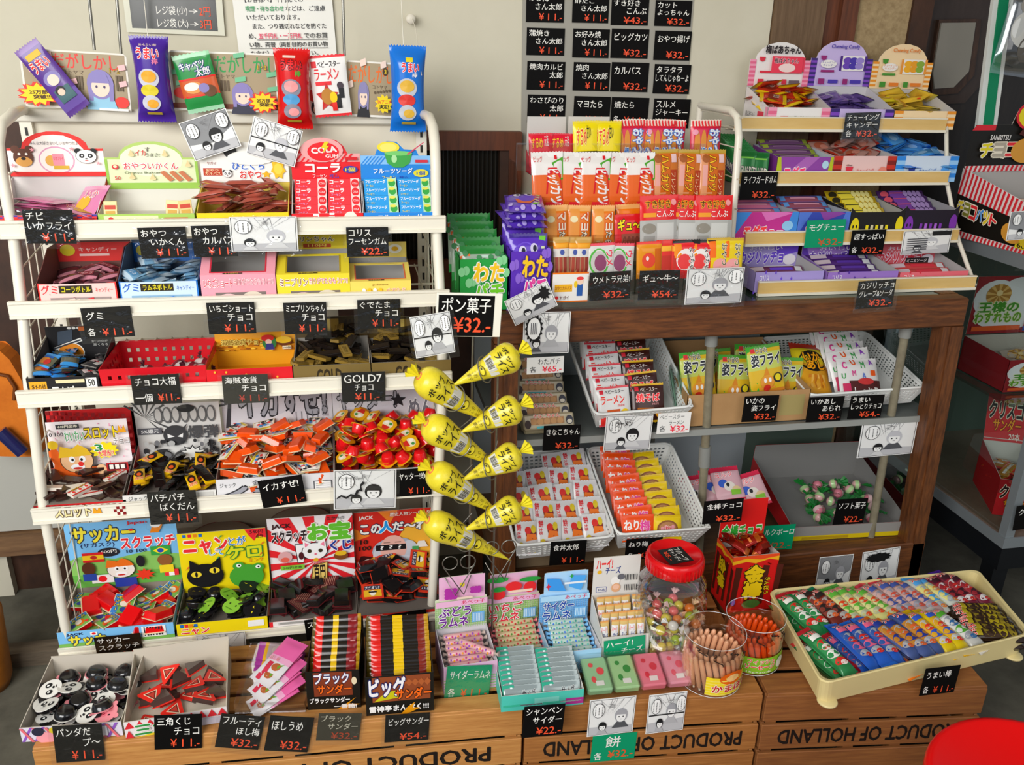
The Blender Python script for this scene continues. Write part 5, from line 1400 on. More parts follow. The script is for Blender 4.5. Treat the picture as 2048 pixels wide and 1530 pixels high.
# ================================================================ fifth tier
DZ5 = .021
h = [R_(0, 0, 1, 1, '86bfe8'), P_([(0, 0), (1, 0), (1, .42), (.7, .5), (.4, .42), (.12, .5), (0, .44)], '8fc06a'), R_(0, 0, 1, .2, '6fae54'), T_('サッカー', .06, .70, .62, .93, 'f2e356', '1c2a4a', .06), T_('(サカスク)', .12, .61, .42, .69, '27305a', None, .02), T_('スクラッチ', .48, .56, .97, .74, 'd8343c', 'ffffff', .05), E_(.36, .535, .1, .07, '22222a'), T_('600円', .29, .52, .43, .57, 'f4f0e8', None, .02), T_('10 100', .52, .5, .7, .55, '22304a', None, .02),
  T_('Japan', .56, .93, .74, .99, 'c8303c', None, .02), E_(.59, .86, .02, .02, 'd8242c'), R_(.12, .40, .31, .55, 'c8282c'), R_(.12, .44, .31, .51, 'ecc83a'), E_(.22, .475, .03, .03, 'b03028'), R_(.74, .44, .92, .58, '3d9a4a'), P_([(.76, .51), (.83, .565), (.9, .51), (.83, .455)], 'f0dc3a'), E_(.83, .51, .03, .035, '2a4aa0'), R_(.17, .07, .37, .2, 'f6f4f0'), E_(.27, .135, .04, .05, 'd8242c'), R_(.84, .1, .97, .2, 'd8343c'), R_(.88, .1, .93, .2, 'f6f4f0'),
  E_(.16, .31, .06, .1, '5a3420'), R_(.1, .12, .22, .23, '2f4a9a'), E_(.86, .36, .07, .09, '8a5a34'), R_(.8, .16, .93, .28, 'ecd23a'), P_([(.8, .95), (.9, .96), (.84, .8), (.76, .8)], 'e08a2a'), E_(.82, .93, .05, .05, 'f4f4f2')] + boyface(.45, .27, .13, 'e0762a', .95, 'f6efe6') + [R_(.38, .0, .58, .14, '2a3f96'), E_(.64, .38, .04, .09, '1c1c20'), S_(.66, .17, .1, .1, 9, 'd8402a', .55)]
f = [R_(0, 0, 1, 1, '86bfe8'), R_(0, 0, 1, .22, '7fb45e'), T_('JACK', .08, .7, .22, .88, '16224a', None, .05), T_('サッカー', .09, .05, .52, .68, 'f2e356', '1c2a4a', .06), R_(.28, .66, .34, .88, 'f6f4f0'), E_(.31, .77, .018, .07, 'd8242c'), R_(.72, .22, .93, .92, 'f4f4f2'), *[R_(.74 + .025 * k, .3, .75 + .025 * k + (.006 if k % 3 else 0), .88, '2a2a2e') for k in range(7)]]
r = shelfbox(4, 'candy_box', 'sky blue soccer box of red tray sweets with flags and players on its board', BX, 114, 350, .165, HF(4, 230, 1255, DZ5, .004), .07, '86bfe8', '8f857a', (1168, 1040), '86bfe8', h, None, f, hb=.06, dz=DZ5, dyf=.004, fl=.012)
CS = [R_(0, 0, 1, 1, '7fb45e'), R_(0, 0, 1, .3, '4a86c8'), E_(.4, .6, .2, .26, 'e0762a'), E_(.45, .52, .14, .2, 'f2e8d8'), E_(.75, .6, .14, .2, '3a4a8a'), T_('サッカー', .08, .05, .85, .34, 'f0e050', '1c2a4a', .03), E_(.15, .8, .08, .1, 'd83a34')]
so = mk_blister('scratch_sweet', 'red plastic tray sweet with a soccer picture card', 'tray sweet', 'red soccer tray sweets', .054, .044, .017, 'cf1a1e', CS)
pile([so], r[0], r[1], r[2], r[3], r[4], 64, .05, .018, 71, 26, flip=.6, zmax=.034, curve=0)
h = [R_(0, 0, 1, 1, 'ecd626'), *[R_(.06 + .06 * k, .93, .1 + .06 * k, .98, ['2a6ab0', 'd8343c', 'e08a2a', '2a6ab0'][k]) for k in range(4)], P_([(.76, 1), (1, 1), (1, .84), (.9, .88), (.86, .8), (.8, .9)], 'd8303a'), T_('540円', .82, .92, .97, .98, '3a1418', None, .03), T_('金券', .88, .85, .97, .91, '3a1418', None, .02),
  T_('ニャン', .06, .66, .55, .9, 'd8343c', 'f6f0e0', .06), T_('とが', .57, .76, .76, .9, '2f7ac0', 'f6f0e0', .03), T_('して', .34, .62, .5, .72, '2f9ac8', 'f6f0e0', .03), T_('ケロ', .54, .54, .93, .74, 'd8d838', '2a7a3a', .06), T_('ミンツ', .78, .46, .94, .52, 'd86a2a', None, .03),
  *[P_([(.05 + .9 * ((k * 47) % 97) / 97, .4 + .5 * ((k * 29) % 89) / 89), (.1 + .9 * ((k * 47) % 97) / 97, .45 + .5 * ((k * 29) % 89) / 89), (.09 + .9 * ((k * 47) % 97) / 97, .47 + .5 * ((k * 29) % 89) / 89)], ['d8643a', '4a9a5a'][k % 2]) for k in range(8)],
  E_(.27, .3, .21, .2, '141214'), P_([(.1, .4), (.11, .58), (.22, .47)], '141214'), P_([(.34, .48), (.46, .6), (.46, .38)], '141214'), E_(.17, .33, .06, .05, 'ecd24a'), E_(.38, .38, .06, .05, 'ecd24a'), E_(.17, .33, .015, .045, '141214'), E_(.38, .38, .015, .045, '141214'),
  E_(.74, .24, .2, .2, '4f9a3c'), E_(.66, .42, .07, .07, '4f9a3c'), E_(.88, .38, .07, .07, '4f9a3c'), E_(.66, .43, .03, .03, 'f4f4f0'), E_(.88, .39, .03, .03, 'f4f4f0'), E_(.665, .43, .012, .015, '1a1a1a'), E_(.885, .39, .012, .015, '1a1a1a')]
f = [R_(0, 0, 1, 1, 'ecd626'), *[R_(.04 + .05 * k, .66, .08 + .05 * k, .94, ['2a6ab0', 'd8343c', 'e08a2a', '2a6ab0'][k]) for k in range(4)], T_('ニャン', .05, .1, .35, .6, 'd8343c', 'f6f0e0', .05), R_(.78, .3, .96, .8, 'f4f4f2')]
r = shelfbox(4, 'candy_box', 'yellow box of round sweets with a black cat and green frog on its board', BX, 355, 538, .13, HF(4, 450, 1240, DZ5, .004), .05, 'ecd626', '77706a', (1178, 1060), 'ecd626', h, None, f, hb=.06, dz=DZ5, dyf=.004, fl=.012)
FR = '8fc24a'
fg_ = mk_disc('face_sweet', 'black cup sweet with a green frog face lid', 'round sweet', 'frog faced sweets', .0215, .014, '151416', FR, [E_(.3, .62, .05, .06, '2a3a1a'), E_(.72, .62, .05, .06, '2a3a1a'), E_(.5, .3, .28, .03, '5f8f2e')], [(-.55, .75, .36, FR), (.55, .75, .36, FR)])
ct_ = mk_disc('face_sweet', 'black cup sweet with a black cat face lid', 'round sweet', 'cat faced sweets', .0215, .014, '151416', '1d1b1d', [P_([(.22, .55), (.42, .6), (.34, .5)], 'd8c83a'), P_([(.58, .6), (.78, .55), (.66, .5)], 'd8c83a')], [(-.6, .75, .26, '1d1b1d'), (.6, .75, .26, '1d1b1d')])
pile([fg_, ct_, ct_], r[0], r[1], r[2], r[3], r[4], 90, .044, .0145, 72, 24, flip=.4, cup=1, zmax=.03, curve=0)
h = [R_(0, 0, 1, 1, 'f0eaea'), *[P_([(.55, .35), (.55 + 1.2 * cos(a), .35 + 1.2 * sin(a)), (.55 + 1.2 * cos(a + .16), .35 + 1.2 * sin(a + .16))], 'd12c34') for a in [k * .349 for k in range(0)]]]
def rays(cx, cy, n, c):
 o = []
 for k in range(n):
  a, b = 2 * pi * k / n, 2 * pi * (k + .5) / n
  def edge(t):
   dx, dy = cos(t), sin(t)
   s = min([(1 - cx) / dx if dx > 1e-6 else 9e9, -cx / dx if dx < -1e-6 else 9e9, (1 - cy) / dy if dy > 1e-6 else 9e9, -cy / dy if dy < -1e-6 else 9e9])
   return (cx + dx * s, cy + dy * s)
  o.append(P_([(cx, cy), edge(a), edge((a + b) / 2), edge(b)], c))
 return o
h += rays(.55, .3, 16, 'd12c34') + [T_('JACK', .05, .84, .27, .92, '3a1a1c', None, .04), T_('たからの', .7, .93, .9, .98, '2a2a2a', None, .02), T_('スクラッチ', .04, .64, .45, .81, '2f2426', 'f4eeee', .06), T_('お宝', .47, .64, .96, .9, '6cb840', 'f4f6ea', .07), T_('くじ', .72, .46, .97, .61, '2a3a86', 'f4eeee', .06),
  P_([(.3, .6), (.44, .6), (.4, .3), (.32, .3)], '2a2a30'), P_([(.31, .59), (.43, .59), (.39, .31), (.33, .31)], 'f6f4f2'), E_(.53, .47, .155, .14, '2a2a30'), E_(.53, .47, .145, .13, 'f6f4f2'), P_([(.4, .5), (.4, .66), (.5, .59)], 'f6f4f2'), P_([(.56, .59), (.66, .66), (.67, .5)], 'f6f4f2'), P_([(.42, .54), (.42, .62), (.47, .58)], 'e88aa0'), P_([(.6, .58), (.65, .62), (.65, .54)], 'e88aa0'), E_(.47, .48, .025, .03, '3a3020'), E_(.6, .48, .025, .03, '3a3020'), E_(.54, .43, .015, .012, 'd8607a'),
  R_(.4, .32, .68, .355, 'd8343c'), E_(.54, .34, .03, .03, 'e0b03a'), E_(.37, .42, .03, .06, '4a1c20'), P_([(.5, .26), (.68, .3), (.66, .02), (.46, .02)], '6a4a1c'), P_([(.51, .25), (.67, .285), (.65, .03), (.475, .03)], 'e6c87a'), T_('百円', .51, .05, .64, .25, '2a2018', None, .05), E_(.18, .42, .085, .09, 'd8a8a8'), E_(.18, .38, .05, .04, 'd86a5a'), E_(.84, .38, .085, .07, '7a4a24'), E_(.84, .42, .07, .04, 'e0b83a'), R_(.12, .22, .4, .29, '8ac04a'), T_('540円金券', .15, .235, .37, .275, '2a2a2a', None, .02)]
f = [R_(0, 0, 1, 1, 'f0eae8'), R_(0, 0, .04, 1, 'd12c34'), R_(.86, 0, 1, 1, 'd12c34'), R_(.1, .3, .45, .8, 'c8c4c0'), *[R_(.12, .4 + .1 * k, .43, .43 + .1 * k, '6a6a6c') for k in range(4)]]
r = shelfbox(4, 'candy_box', 'red and white rayed sweets box with a beckoning lucky cat on its board', BX, 541, 716, .14, HF(4, 630, 1236, DZ5, .004), .05, 'd12c34', '77706a', (1156, 1030), 'f0eaea', h, None, f, hb=.06, dz=DZ5, dyf=.004, fl=.012)
d1 = mk_blister('scratch_sweet', 'dark tray sweet with a maroon card, in the lucky cat box', 'tray sweet', 'dark lucky cat tray sweets', .05, .04, .016, '1b1817', [R_(0, 0, 1, 1, '5a2226'), *[R_(.05, .1 + .12 * k, .95, .14 + .12 * k, 'b88a7a') for k in range(7)]], '5a2226', .15)
pile([d1], r[0], r[1], r[2], r[3], r[4], 50, .047, .017, 73, 20, flip=.65, zmax=.018, curve=0)
h = [R_(0, 0, 1, 1, 'c83428'), P_([(.28, 0), (1, 0), (1, 1), (.62, .7)], 'e8b24a'), P_([(0, .55), (.2, .62), (0, .75)], 'e88a3a'), P_([(.3, 1), (.45, .8), (.55, 1)], 'e88a3a'), T_('JACK', .06, .87, .24, .94, 'f0e8e0', None, .05), T_('歴史人物シール入り', .45, .91, .95, .97, 'f6eee0', 'b83028', .02), T_('この', .08, .66, .33, .8, 'f4f0ea', '27304a', .06), T_('人', .31, .66, .49, .84, '2f96d8', 'f4f4f0', .06), T_('だ〜れ', .48, .68, .92, .82, 'f4f0ea', '27304a', .06), T_('10', .07, .5, .16, .57, '2a1a14', None, .03), T_('100', .05, .4, .2, .47, '2a1a14', None, .03),
  E_(.5, .36, .29, .22, 'a8b0bc'), E_(.32, .3, .1, .16, 'c8ccd4'), E_(.68, .32, .12, .2, 'c8ccd4'), E_(.48, .4, .17, .22, 'e2b4a8'), R_(.26, .38, .64, .47, '161416'), T_('? ? ?', .32, .395, .58, .455, 'f6f4f2', None, .03), R_(.36, .5, .44, .515, '9a7a70'), R_(.5, .5, .58, .515, '9a7a70'), P_([(.28, .28), (.7, .28), (.6, .02), (.36, .02)], 'd4d8e0'), E_(.83, .27, .1, .05, '1c1412'), T_('350円', .77, .255, .89, .285, 'f0e8d0', None, .02), P_([(.76, .4), (.92, .4), (.88, .5), (.8, .5)], 'e8e4dc'), R_(.72, .36, .8, .42, '4a9a5a')]
f = [R_(0, 0, 1, 1, 'c83428'), T_('JACK', .1, .6, .3, .85, 'f0e8e0', None, .05), T_('この人', .12, .05, .5, .5, 'f4f0ea', '27304a', .05)]
r = shelfbox(4, 'candy_box', 'red and orange box with a portrait masked by question marks, heaped with black trays', BX, 718, 882, .165, HF(4, 800, 1224, DZ5, .004), .06, 'c83428', '77706a', (1140, 1018), 'c83428', h, None, f, hb=.06, dz=DZ5, dyf=.004, fl=.012)
d2 = mk_blister('scratch_sweet', 'black tray sweet with a red and yellow card, in the masked portrait box', 'tray sweet', 'black portrait tray sweets', .05, .04, .016, '151314', [R_(0, 0, 1, 1, 'c8402a'), R_(.06, .1, .94, .6, 'e0b43a'), R_(.1, .62, .9, .9, '3a3a46'), T_('だれ?', .14, .65, .86, .86, 'd8d8e0', None, .03), E_(.5, .36, .16, .2, 'f0e8dc'), R_(.3, .38, .7, .48, '201a1a')], 'c8402a', .15)
pile([d2], r[0], r[1], r[2], r[3], r[4], 66, .047, .017, 74, 28, flip=.45, zmax=.06, curve=.35)
# parcels kept behind the lowest boxes
for k, (px, py) in enumerate(((440, 1075), (600, 1045))):
 p = at(px, py, 2.11)
 ph = p.z - .262
 o = thing('parcel', ('round brown parcel with red edge behind the cat and frog board', 'round brown parcel with red edge behind the lucky cat board')[k], 'parcel', None, T3((p.x, 2.11, .262)))
 m2 = MB(); m2.lathe([(.0005, 0), (.085, 0), (.088, .01), (.088, ph), (.0005, ph)], mat('77685c', .5), 24, T3((0, 0, 0)), False, False); m2.build('body', o)
 m2 = MB(); m2.lathe([(.0885, ph - .02), (.0905, ph - .015), (.0905, ph - .004), (.086, ph + .002)], mat('9c2f30', .4), 24, None, True, False); m2.build('rim', o)
# ================================================================ along the top of the left rack
def cutout(tl, tr, bl, Y, ol, col, ops, label, name='cutout_sign', cat='cutout sign', th=.0015):
 M, w, h = frame3(tl, tr, bl, Y)
 mb = MB(); mb.prism([(p[0] * w, p[1] * h) for p in ol], 0, th, mat(col, .4), None, mat('e8e6e0', .5))
 o = tag(mb.build(name, None, M), label, cat)
 prints(o, ops, flat(w, h))
 return o
TA = 'a99a80'
def girl(cx, cy, s, k, hair='8f86b8', top='9cc8de'):
 """plain stand-in figure: hair, face, shirt"""
 return [P_([(cx - .95 * s * k, cy - 1.7 * s), (cx + .95 * s * k, cy - 1.7 * s), (cx + .7 * s * k, cy - .75 * s), (cx - .7 * s * k, cy - .75 * s)], top), E_(cx, cy, .82 * s * k, 1.0 * s, hair), P_([(cx - .8 * s * k, cy), (cx - .45 * s * k, cy), (cx - .5 * s * k, cy - 1.1 * s), (cx - .75 * s * k, cy - 1.1 * s)], hair), P_([(cx + .45 * s * k, cy), (cx + .8 * s * k, cy), (cx + .75 * s * k, cy - 1.1 * s), (cx + .5 * s * k, cy - 1.1 * s)], hair),
   E_(cx, cy - .18 * s, .56 * s * k, .66 * s, 'f2dccc'), P_([(cx - .6 * s * k, cy + .1 * s), (cx + .6 * s * k, cy + .1 * s), (cx + .4 * s * k, cy + .7 * s), (cx - .4 * s * k, cy + .7 * s)], hair), E_(cx - .24 * s * k, cy - .15 * s, .07 * s * k, .1 * s, '4a4468'), E_(cx + .24 * s * k, cy - .15 * s, .07 * s * k, .1 * s, '4a4468')]
RECT = [(0, 0), (1, 0), (1, .95), (.97, 1), (.03, 1), (0, .95)]
YT = YB - .03
base = [R_(.02, .04, .98, .97, TA)]
o1 = base + [T_('だがしかし', .3, .70, .92, .96, 'd84a44', None, .02), T_('コトヤマ', .38, .6, .58, .68, '6a5a48'), T_('1・2', .83, .66, .92, .74, 'e0c23a', '5a4a18', .02), E_(.92, .15, .07, .1, 'd8443c'), *[R_(.5 + .025 * k, .35, .515 + .025 * k, .58, '6a5c4a') for k in range(3)], *[R_(.88 + .025 * k, .35, .895 + .025 * k, .62, '6a5c4a') for k in range(3)]] + girl(.73, .45, .26, .6) + [
  *[P_([(x, y), (x + .07, y + .03), (x + .06, y + .12), (x - .01, y + .09)], 'f0c4c4') for x, y in ((.08, .6), (.24, .85), (.16, .45), (.45, .42), (.92, .7), (.92, .42))], R_(.7, .0, .98, .04, 'f4f2ee')]
cutout((36, 95), (252, 108), (30, 212), YT, RECT, 'e9e4da', o1, 'tan cut-out sign with red title lettering and a lilac-haired figure, over the first box')
burst = [(.5 + .5 * (1 if k % 2 == 0 else .68) * cos(pi * k / 11), .5 + .5 * (1 if k % 2 == 0 else .68) * sin(pi * k / 11)) for k in range(22)]
BO = [S_(.5, .5, .49, .49, 11, 'd83a30', .68), S_(.5, .5, .44, .44, 11, 'f2d53a', .68), T_('25万部', .3, .5, .72, .66, '4a3414', None, .05), T_('突破!!!', .38, .32, .8, .48, '4a3414', None, .05)]
cutout((28, 162), (116, 162), (28, 214), YT - .02, burst, 'd83a30', BO, 'red and yellow starburst tag at the end of the tan cut-out signs')
sp = mk_pouch('stick_bag_cutout', 'purple slanted stick bag on the first tan cut-out sign', 'cutout sign', None, .057, .165, .010, '5a3a86', ((.1, .3, '6f5aa0'), (0.9, 1, '7a5a9a')), [R_(.2, .8, .8, .88, 'e0b84a'), T_('うまい', .12, .64, .85, .78, 'd8343c', 'f4e8d8', .04), E_(.5, .5, .34, .09, '8f86b8'), E_(.5, .48, .22, .07, 'f2dccc'), R_(.2, .18, .85, .36, '4a6a6e'), E_(.45, .33, .2, .06, '2a2a2c'), E_(.45, .31, .14, .045, 'f0d0bc')], nu=8)
c = at(106, 157, YT - .02)
place(sp, T3(c) @ RY(-34))
o2 = base + [T_('だがしかし', .42, .66, 1.0, .95, '3f9a5a', None, .02), T_('コトヤマ', .42, .56, .6, .63, '6a5a48'), R_(.0, .04, 1, .13, '7a4a3a'), E_(.1, .3, .08, .1, 'd8443c'), *[R_(.46 + .03 * k, .35, .48 + .03 * k, .53, '6a5c4a') for k in range(3)]] + girl(.66, .3, .2, .62, top='3a3a4a') + [
  *[P_([(x, y), (x + .1, y + .03), (x + .1, y + .11), (x, y + .08)], '7fc09a') for x, y in ((.02, .6), (.05, .42), (.6, .5), (.9, .6), (.9, .35), (.6, .9))], T_('1・2', .82, .73, .9, .8, 'e0c23a', '5a4a18', .02)]
cutout((335, 100), (552, 108), (342, 220), YT, RECT, 'efece4', o2, 'tan cut-out sign with green title lettering between the purple and red bags')
cutout((493, 182), (556, 182), (493, 228), YT - .02, burst, 'd83a30', BO, 'red and yellow starburst tag beside the red hanging bag')
cb = mk_pouch('snack_bag_cutout', 'green tilted cabbage snack bag on the green-lettered cut-out sign', 'cutout sign', None, .082, .128, .014, '2f8a4a', ((.9, 1, '9cd0a8'), (0, .1, 'a8d4b4'), (.3, .56, 'c8643a')), [R_(0, .27, 1, .3, 'd83a34'), R_(0, .56, 1, .59, 'd83a34'), E_(.35, .43, .25, .1, 'e0a060'), E_(.3, .45, .2, .07, 'f4f0e8'), T_('キャベツ', .12, .72, .8, .86, 'f6f4ee', '2a3a7a', .03), T_('太郎', .5, .6, .9, .74, 'f6f4ee', '2a3a7a', .03), E_(.75, .34, .18, .1, '6a4a34'), E_(.62, .4, .14, .08, '8f86b8')], nu=9)
place(cb, T3(at(397, 165, YT - .02)) @ RY(-11))
o3 = base + [T_('だがしかし', .05, .62, .98, .94, 'e0763a', None, .02), E_(.82, .83, .06, .07, '4a3a28'), T_('3', .8, .79, .84, .87, 'e8c83a', None, .03), T_('コトヤマ', .55, .52, .85, .59, '6a5a48')] + girl(.36, .4, .24, .6, '8f8ab0', '2a2a2e') + [*[E_(.6 + .06 * k, .45 + .01 * k, .02, .025, '6a5c4a') for k in range(6)], *[P_([(x, y), (x + .12, y + .04), (x + .1, y + .16), (x - .01, y + .11)], 'f2dcd0') for x, y in ((.3, .9), (.72, .88), (.03, .5))]]
cutout((692, 120), (788, 126), (700, 232), YT, RECT, 'efece4', o3, 'tan cut-out sign with orange title lettering beside the blue hanging bag')
cutout((748, 188), (785, 188), (748, 228), YT - .02, burst, 'f2d53a', [S_(.5, .5, .45, .45, 11, 'f0d83a', .68), T_('TVアニメ', .15, .5, .9, .7, 'd8443c', None, .03), T_('決定!', .25, .25, .75, .47, '2a2018', None, .04)], 'small yellow starburst tag left of the blue hanging bag')
rb_ = mk_pouch('snack_bag_cutout', 'white noodle snack bag with red zigzag edges among the cut-out signs', 'cutout sign', None, .084, .138, .012, 'f1efec', ((.95, 1, 'd8343c'), (0, .05, 'd8343c')), [R_(.06, .8, .2, .9, 'd8343c'), T_('ベビースター', .22, .80, .85, .9, '2a2426', None, .02), T_('ラーメン', .12, .6, .78, .78, 'd8343c', None, .03), R_(.12, .52, .55, .58, 'd8343c'), S_(.4, .32, .32, .24, 5, 'b8302c', .5), E_(.4, .34, .17, .13, 'b8823a'), R_(.62, .14, .76, .36, '2a2a2c'), E_(.56, .32, .1, .09, 'f0d028'), R_(.5, .1, .63, .24, 'd83a34'), E_(.78, .5, .09, .06, '4a4048'), R_(.72, .3, .86, .46, '26262a')], nu=9, crimp=.05)
place(rb_, T3(at(660, 172, YT - .02)) @ RY(-5))
bt = cutout((610, 150), (648, 150), (612, 232), YT, [(0, 0), (1, 0), (1, .9), (.7, 1), (.2, .95), (0, .8)], 'f0ece6', [E_(.4, .5, .34, .16, 'd8443c'), E_(.5, .2, .3, .18, '2a2a30'), E_(.5, .15, .2, .12, 'f0d4c4'), R_(.2, .7, .7, .85, 'f0c4c4')], 'small white cut-out sign with a red dot, left of the noodle snack bag')
def inflat(nm, tl, tr, bl, label, col, ops, rough=.2):
 M, w, h = frame3(tl, tr, bl, YT - .035)
 c = M @ V((w / 2, 0, h / 2))
 p = mk_pouch('hanging_bag', label, 'hanging bag', 'inflated stick bags hung along the top', w, h, .055, col, ((0, .055, col), (.945, 1, col)), ops, crimp=.055, nu=13, nv=18, rough=rough, slack=.13)
 ax = (M.to_3x3() @ V((1, 0, 0)))
 place(p, T3(c) @ RY(math.degrees(atan2(-ax.z, ax.x))))
 return c, w, h
BL = lambda a, b, c: [E_(.45, .52, .3, .11, a), E_(.45, .54, .22, .07, b), E_(.44, .38, .26, .07, c), E_(.46, .24, .26, .09, a), E_(.5, .23, .16, .05, b), R_(.3, .1, .7, .13, 'c8b04a')]
pc = inflat('p', (256, 69), (336, 72), (263, 244), 'purple inflated stick bag hung on strings over the squid stick box', '46288a', [T_('めんたい味', .25, .88, .72, .91, 'f0d8d0', None, .02), T_('うまい', .17, .74, .78, .86, 'd8282c', 'f2eaf0', .04), T_('棒', .58, .68, .76, .74, 'e88ab0', None, .03)] + BL('c8c8d4', 'e8a83a', 'd8c83a'))
rc_ = inflat('r', (545, 94), (620, 97), (552, 258), 'red inflated stick bag hung before the white notice', 'c41a1c', [R_(.25, .88, .6, .91, 'f0d8d0'), T_('うまい', .17, .74, .78, .86, 'd8282c', '3a1a20', .04), T_('棒', .58, .66, .76, .73, '5ab04a', None, .03)] + BL('8a8a98', 'e8a0a0', '5a9ac8'))
bc = inflat('b', (777, 88), (853, 91), (781, 264), 'blue inflated stick bag hung at the right end of the rack top', '1f70c4', [R_(.42, .81, .62, .86, 'e0d03a'), T_('うまい', .3, .7, .8, .80, 'd8282c', 'f2eaf0', .04), T_('棒', .6, .64, .76, .69, 'f4f4f4', None, .03)] + BL('c0c4cc', 'd8b04a', 'c83a34'))
def cord(label, pts, r=.0009, col='e8e4d8', name='string'):
 mb = MB(); mb.tube(pts, r, mat(col, .6), 6)
 tag(mb.build(name), label, 'string')
cord('pair of pale strings holding up the purple hanging bag', [pc[0] + V((0, 0, pc[2] / 2 - .004)), pc[0] + V((.002, .01, .25)), pc[0] + V((.006, .02, .5))])
cord('pale string holding up the red hanging bag', [rc_[0] + V((0, 0, rc_[2] / 2 - .004)), rc_[0] + V((-.002, .01, .3)), rc_[0] + V((-.006, .02, .5))])
hk = at(821, 38, 2.43)
cord('pale looped string holding up the blue hanging bag', [bc[0] + V((-.008, 0, bc[2] / 2 - .004)), bc[0] + V((-.01, .02, .2)), bc[0] + V((-.012, .05, .5))])
cord('loose string end trailing from the white hook over the blue bag', [hk + V((.004, -.012, 0)), at(832, 60, 2.3), at(838, 110, 2.2), at(843, 150, bc[0].y - .034)])
mb = MB(); mb.lathe([(.0005, -.012), (.011, -.012), (.0125, -.009), (.0125, 0), (.008, .002), (.008, .022)], mat('e4ded0', .4), 20, T3(hk) @ RX(90) @ RX(180), True, False)
tag(mb.build('wall_hook'), 'round white hook on the plaster wall above the blue bag', 'hook')
for (a, b, lab) in (((176, -20), (189, 100), 'thin steel rod hanging by the first cut-out sign'), ((232, -20), (250, 205), 'thin steel rod left of the purple hanging bag'), ((685, -20), (689, 112), 'thin steel rod behind the white noodle snack bag')):
 mb = MB(); mb.tube([at(*a, 2.25), at(*b, 2.25)], .0035, STEEL, 8)
 tag(mb.build('steel_rod'), lab, 'rod')
manga((357, 247), (451, 216), (390, 323), 1.965, 71, 'grey-toned comic card tilted over the dried sausage box', False, .6, 2, tilt=0)
manga((508, 232), (606, 262), (492, 306), 1.972, 74, 'black and white comic card with two panel rows, tilted above the red gum box', False, bubbles=2, panels=2)
# ================================================================ left edge of the room
OR = noisy('orange_cloth', 'b8660f', 'd8822a', 12, (1, 1, 1), .8, bump=.4)
mb = MB()
n = 9
ol = [(0, 692), (25, 715), (48, 755), (62, 800), (80, 860), (92, 907), (40, 907), (-40, 905), (-40, 692)]
P = [at(x, y, 2.3) for x, y in ol]
mb.prism([(p.x, p.z) for p in P][::-1], 2.28, 2.34, OR)
o = mb.build('cloth_bag'); tag(o, 'orange cloth bag hanging beside the left end of the rack', 'bag')
bv = o.modifiers.new('soft', 'BEVEL'); bv.width = .02; bv.segments = 3
mb = MB()
mb.tube([at(-20, 745, 2.272), at(15, 752, 2.272), at(30, 775, 2.272), at(28, 800, 2.272)], .005, mat('6a3a10', .6), 8); mb.build('handle', o)
mb = MB(); mb.tube([at(0, 862, 2.25), at(46, 905, 2.25)], .018, mat('1e2250', .2, 0, .5), 14)
tag(mb.build('navy_tube'), 'shiny navy tube lying below the orange cloth bag', 'tube')
pt = atz(-22, 1372, 0)
mb = MB(); mb.lathe([(.0005, 0), (.05, 0), (.06, .03), (.066, .15), (.07, .23), (.062, .25), (.05, .255), (.0005, .255)], noisy('tan_leather', '8a5418', 'b4762e', 9, rough=.3), 28, T3((pt.x, pt.y, 0)), True, False)
o = tag(mb.build('tan_pot'), 'glossy tan pot standing on the floor left of the rack', 'pot')
mb = MB(); mb.tube([(pt.x + .04 * cos(radians(a)), pt.y, .26 + .05 * sin(radians(a))) for a in range(0, 181, 20)], .006, mat('7a5a28', .4), 8); mb.build('handle', o)
cbg = mk_pouch('clear_bag', 'crinkled clear bag with silvery contents hanging at the top right corner', 'bag', None, .13, .24, .05, CLEAR, (), [E_(.4, .5, .3, .2, 'b8b8b4'), E_(.6, .3, .25, .15, '5a5650'), E_(.45, .75, .3, .12, '8a8680')], serr=False)
place(cbg, T3(at(2046, 60, 2.25)) @ RY(6))
def mpx(x, y, Y, dx):
 return (at(x + dx / 2, y, Y) - at(x - dx / 2, y, Y)).length
# ================================================================ wire stand with yellow cone bags
SY = 1.63
stand = thing('cone_stand', 'slim wire stand with paired heart loops holding yellow cone bags', 'stand')
zb, zt = CRZ, at(940, 600, SY).z
for (tx, bx) in ((946, 938), (998, 986)):
 a, b = at(tx, 640, SY + .02), at(bx, 1165, SY + .02)
 d = (b - a) / (b.z - a.z)
 mb = MB(); mb.tube([a + d * (zt - a.z), a + d * (zb - a.z)], .0024, STEEL, 8); mb.build('upright', stand)
mb = MB(); bs = at(965, 1180, SY + .02)
mb.tube([(bs.x + .08 * cos(2 * pi * k / 20), SY + .02 + .06 * sin(2 * pi * k / 20), zb + .004) for k in range(20)], .003, STEEL, 8, True); mb.build('base_ring', stand)
CONES = [((1036, 706), (903, 772), 'topmost yellow cone bag pointing down to the left'), ((838, 752), (990, 848), 'topmost yellow cone bag pointing down to the right'),
   ((1040, 812), (918, 866), 'second yellow cone bag from the top pointing down to the left'), ((852, 846), (1000, 935), 'second yellow cone bag from the top pointing down to the right'),
   ((1040, 905), (920, 962), 'third yellow cone bag from the top pointing down to the left'), ((862, 940), (1003, 1030), 'third yellow cone bag from the top pointing down to the right'),
   ((1040, 1012), (924, 1062), 'lowest yellow cone bag pointing down to the left'), ((855, 1040), (1020, 1120), 'lowest yellow cone bag pointing down to the right')]
YEL = noisy('yellow_bag', 'd8c83c', 'f0e04e', 40, (1, 1, 1), .35, bump=.3, coat=.3)
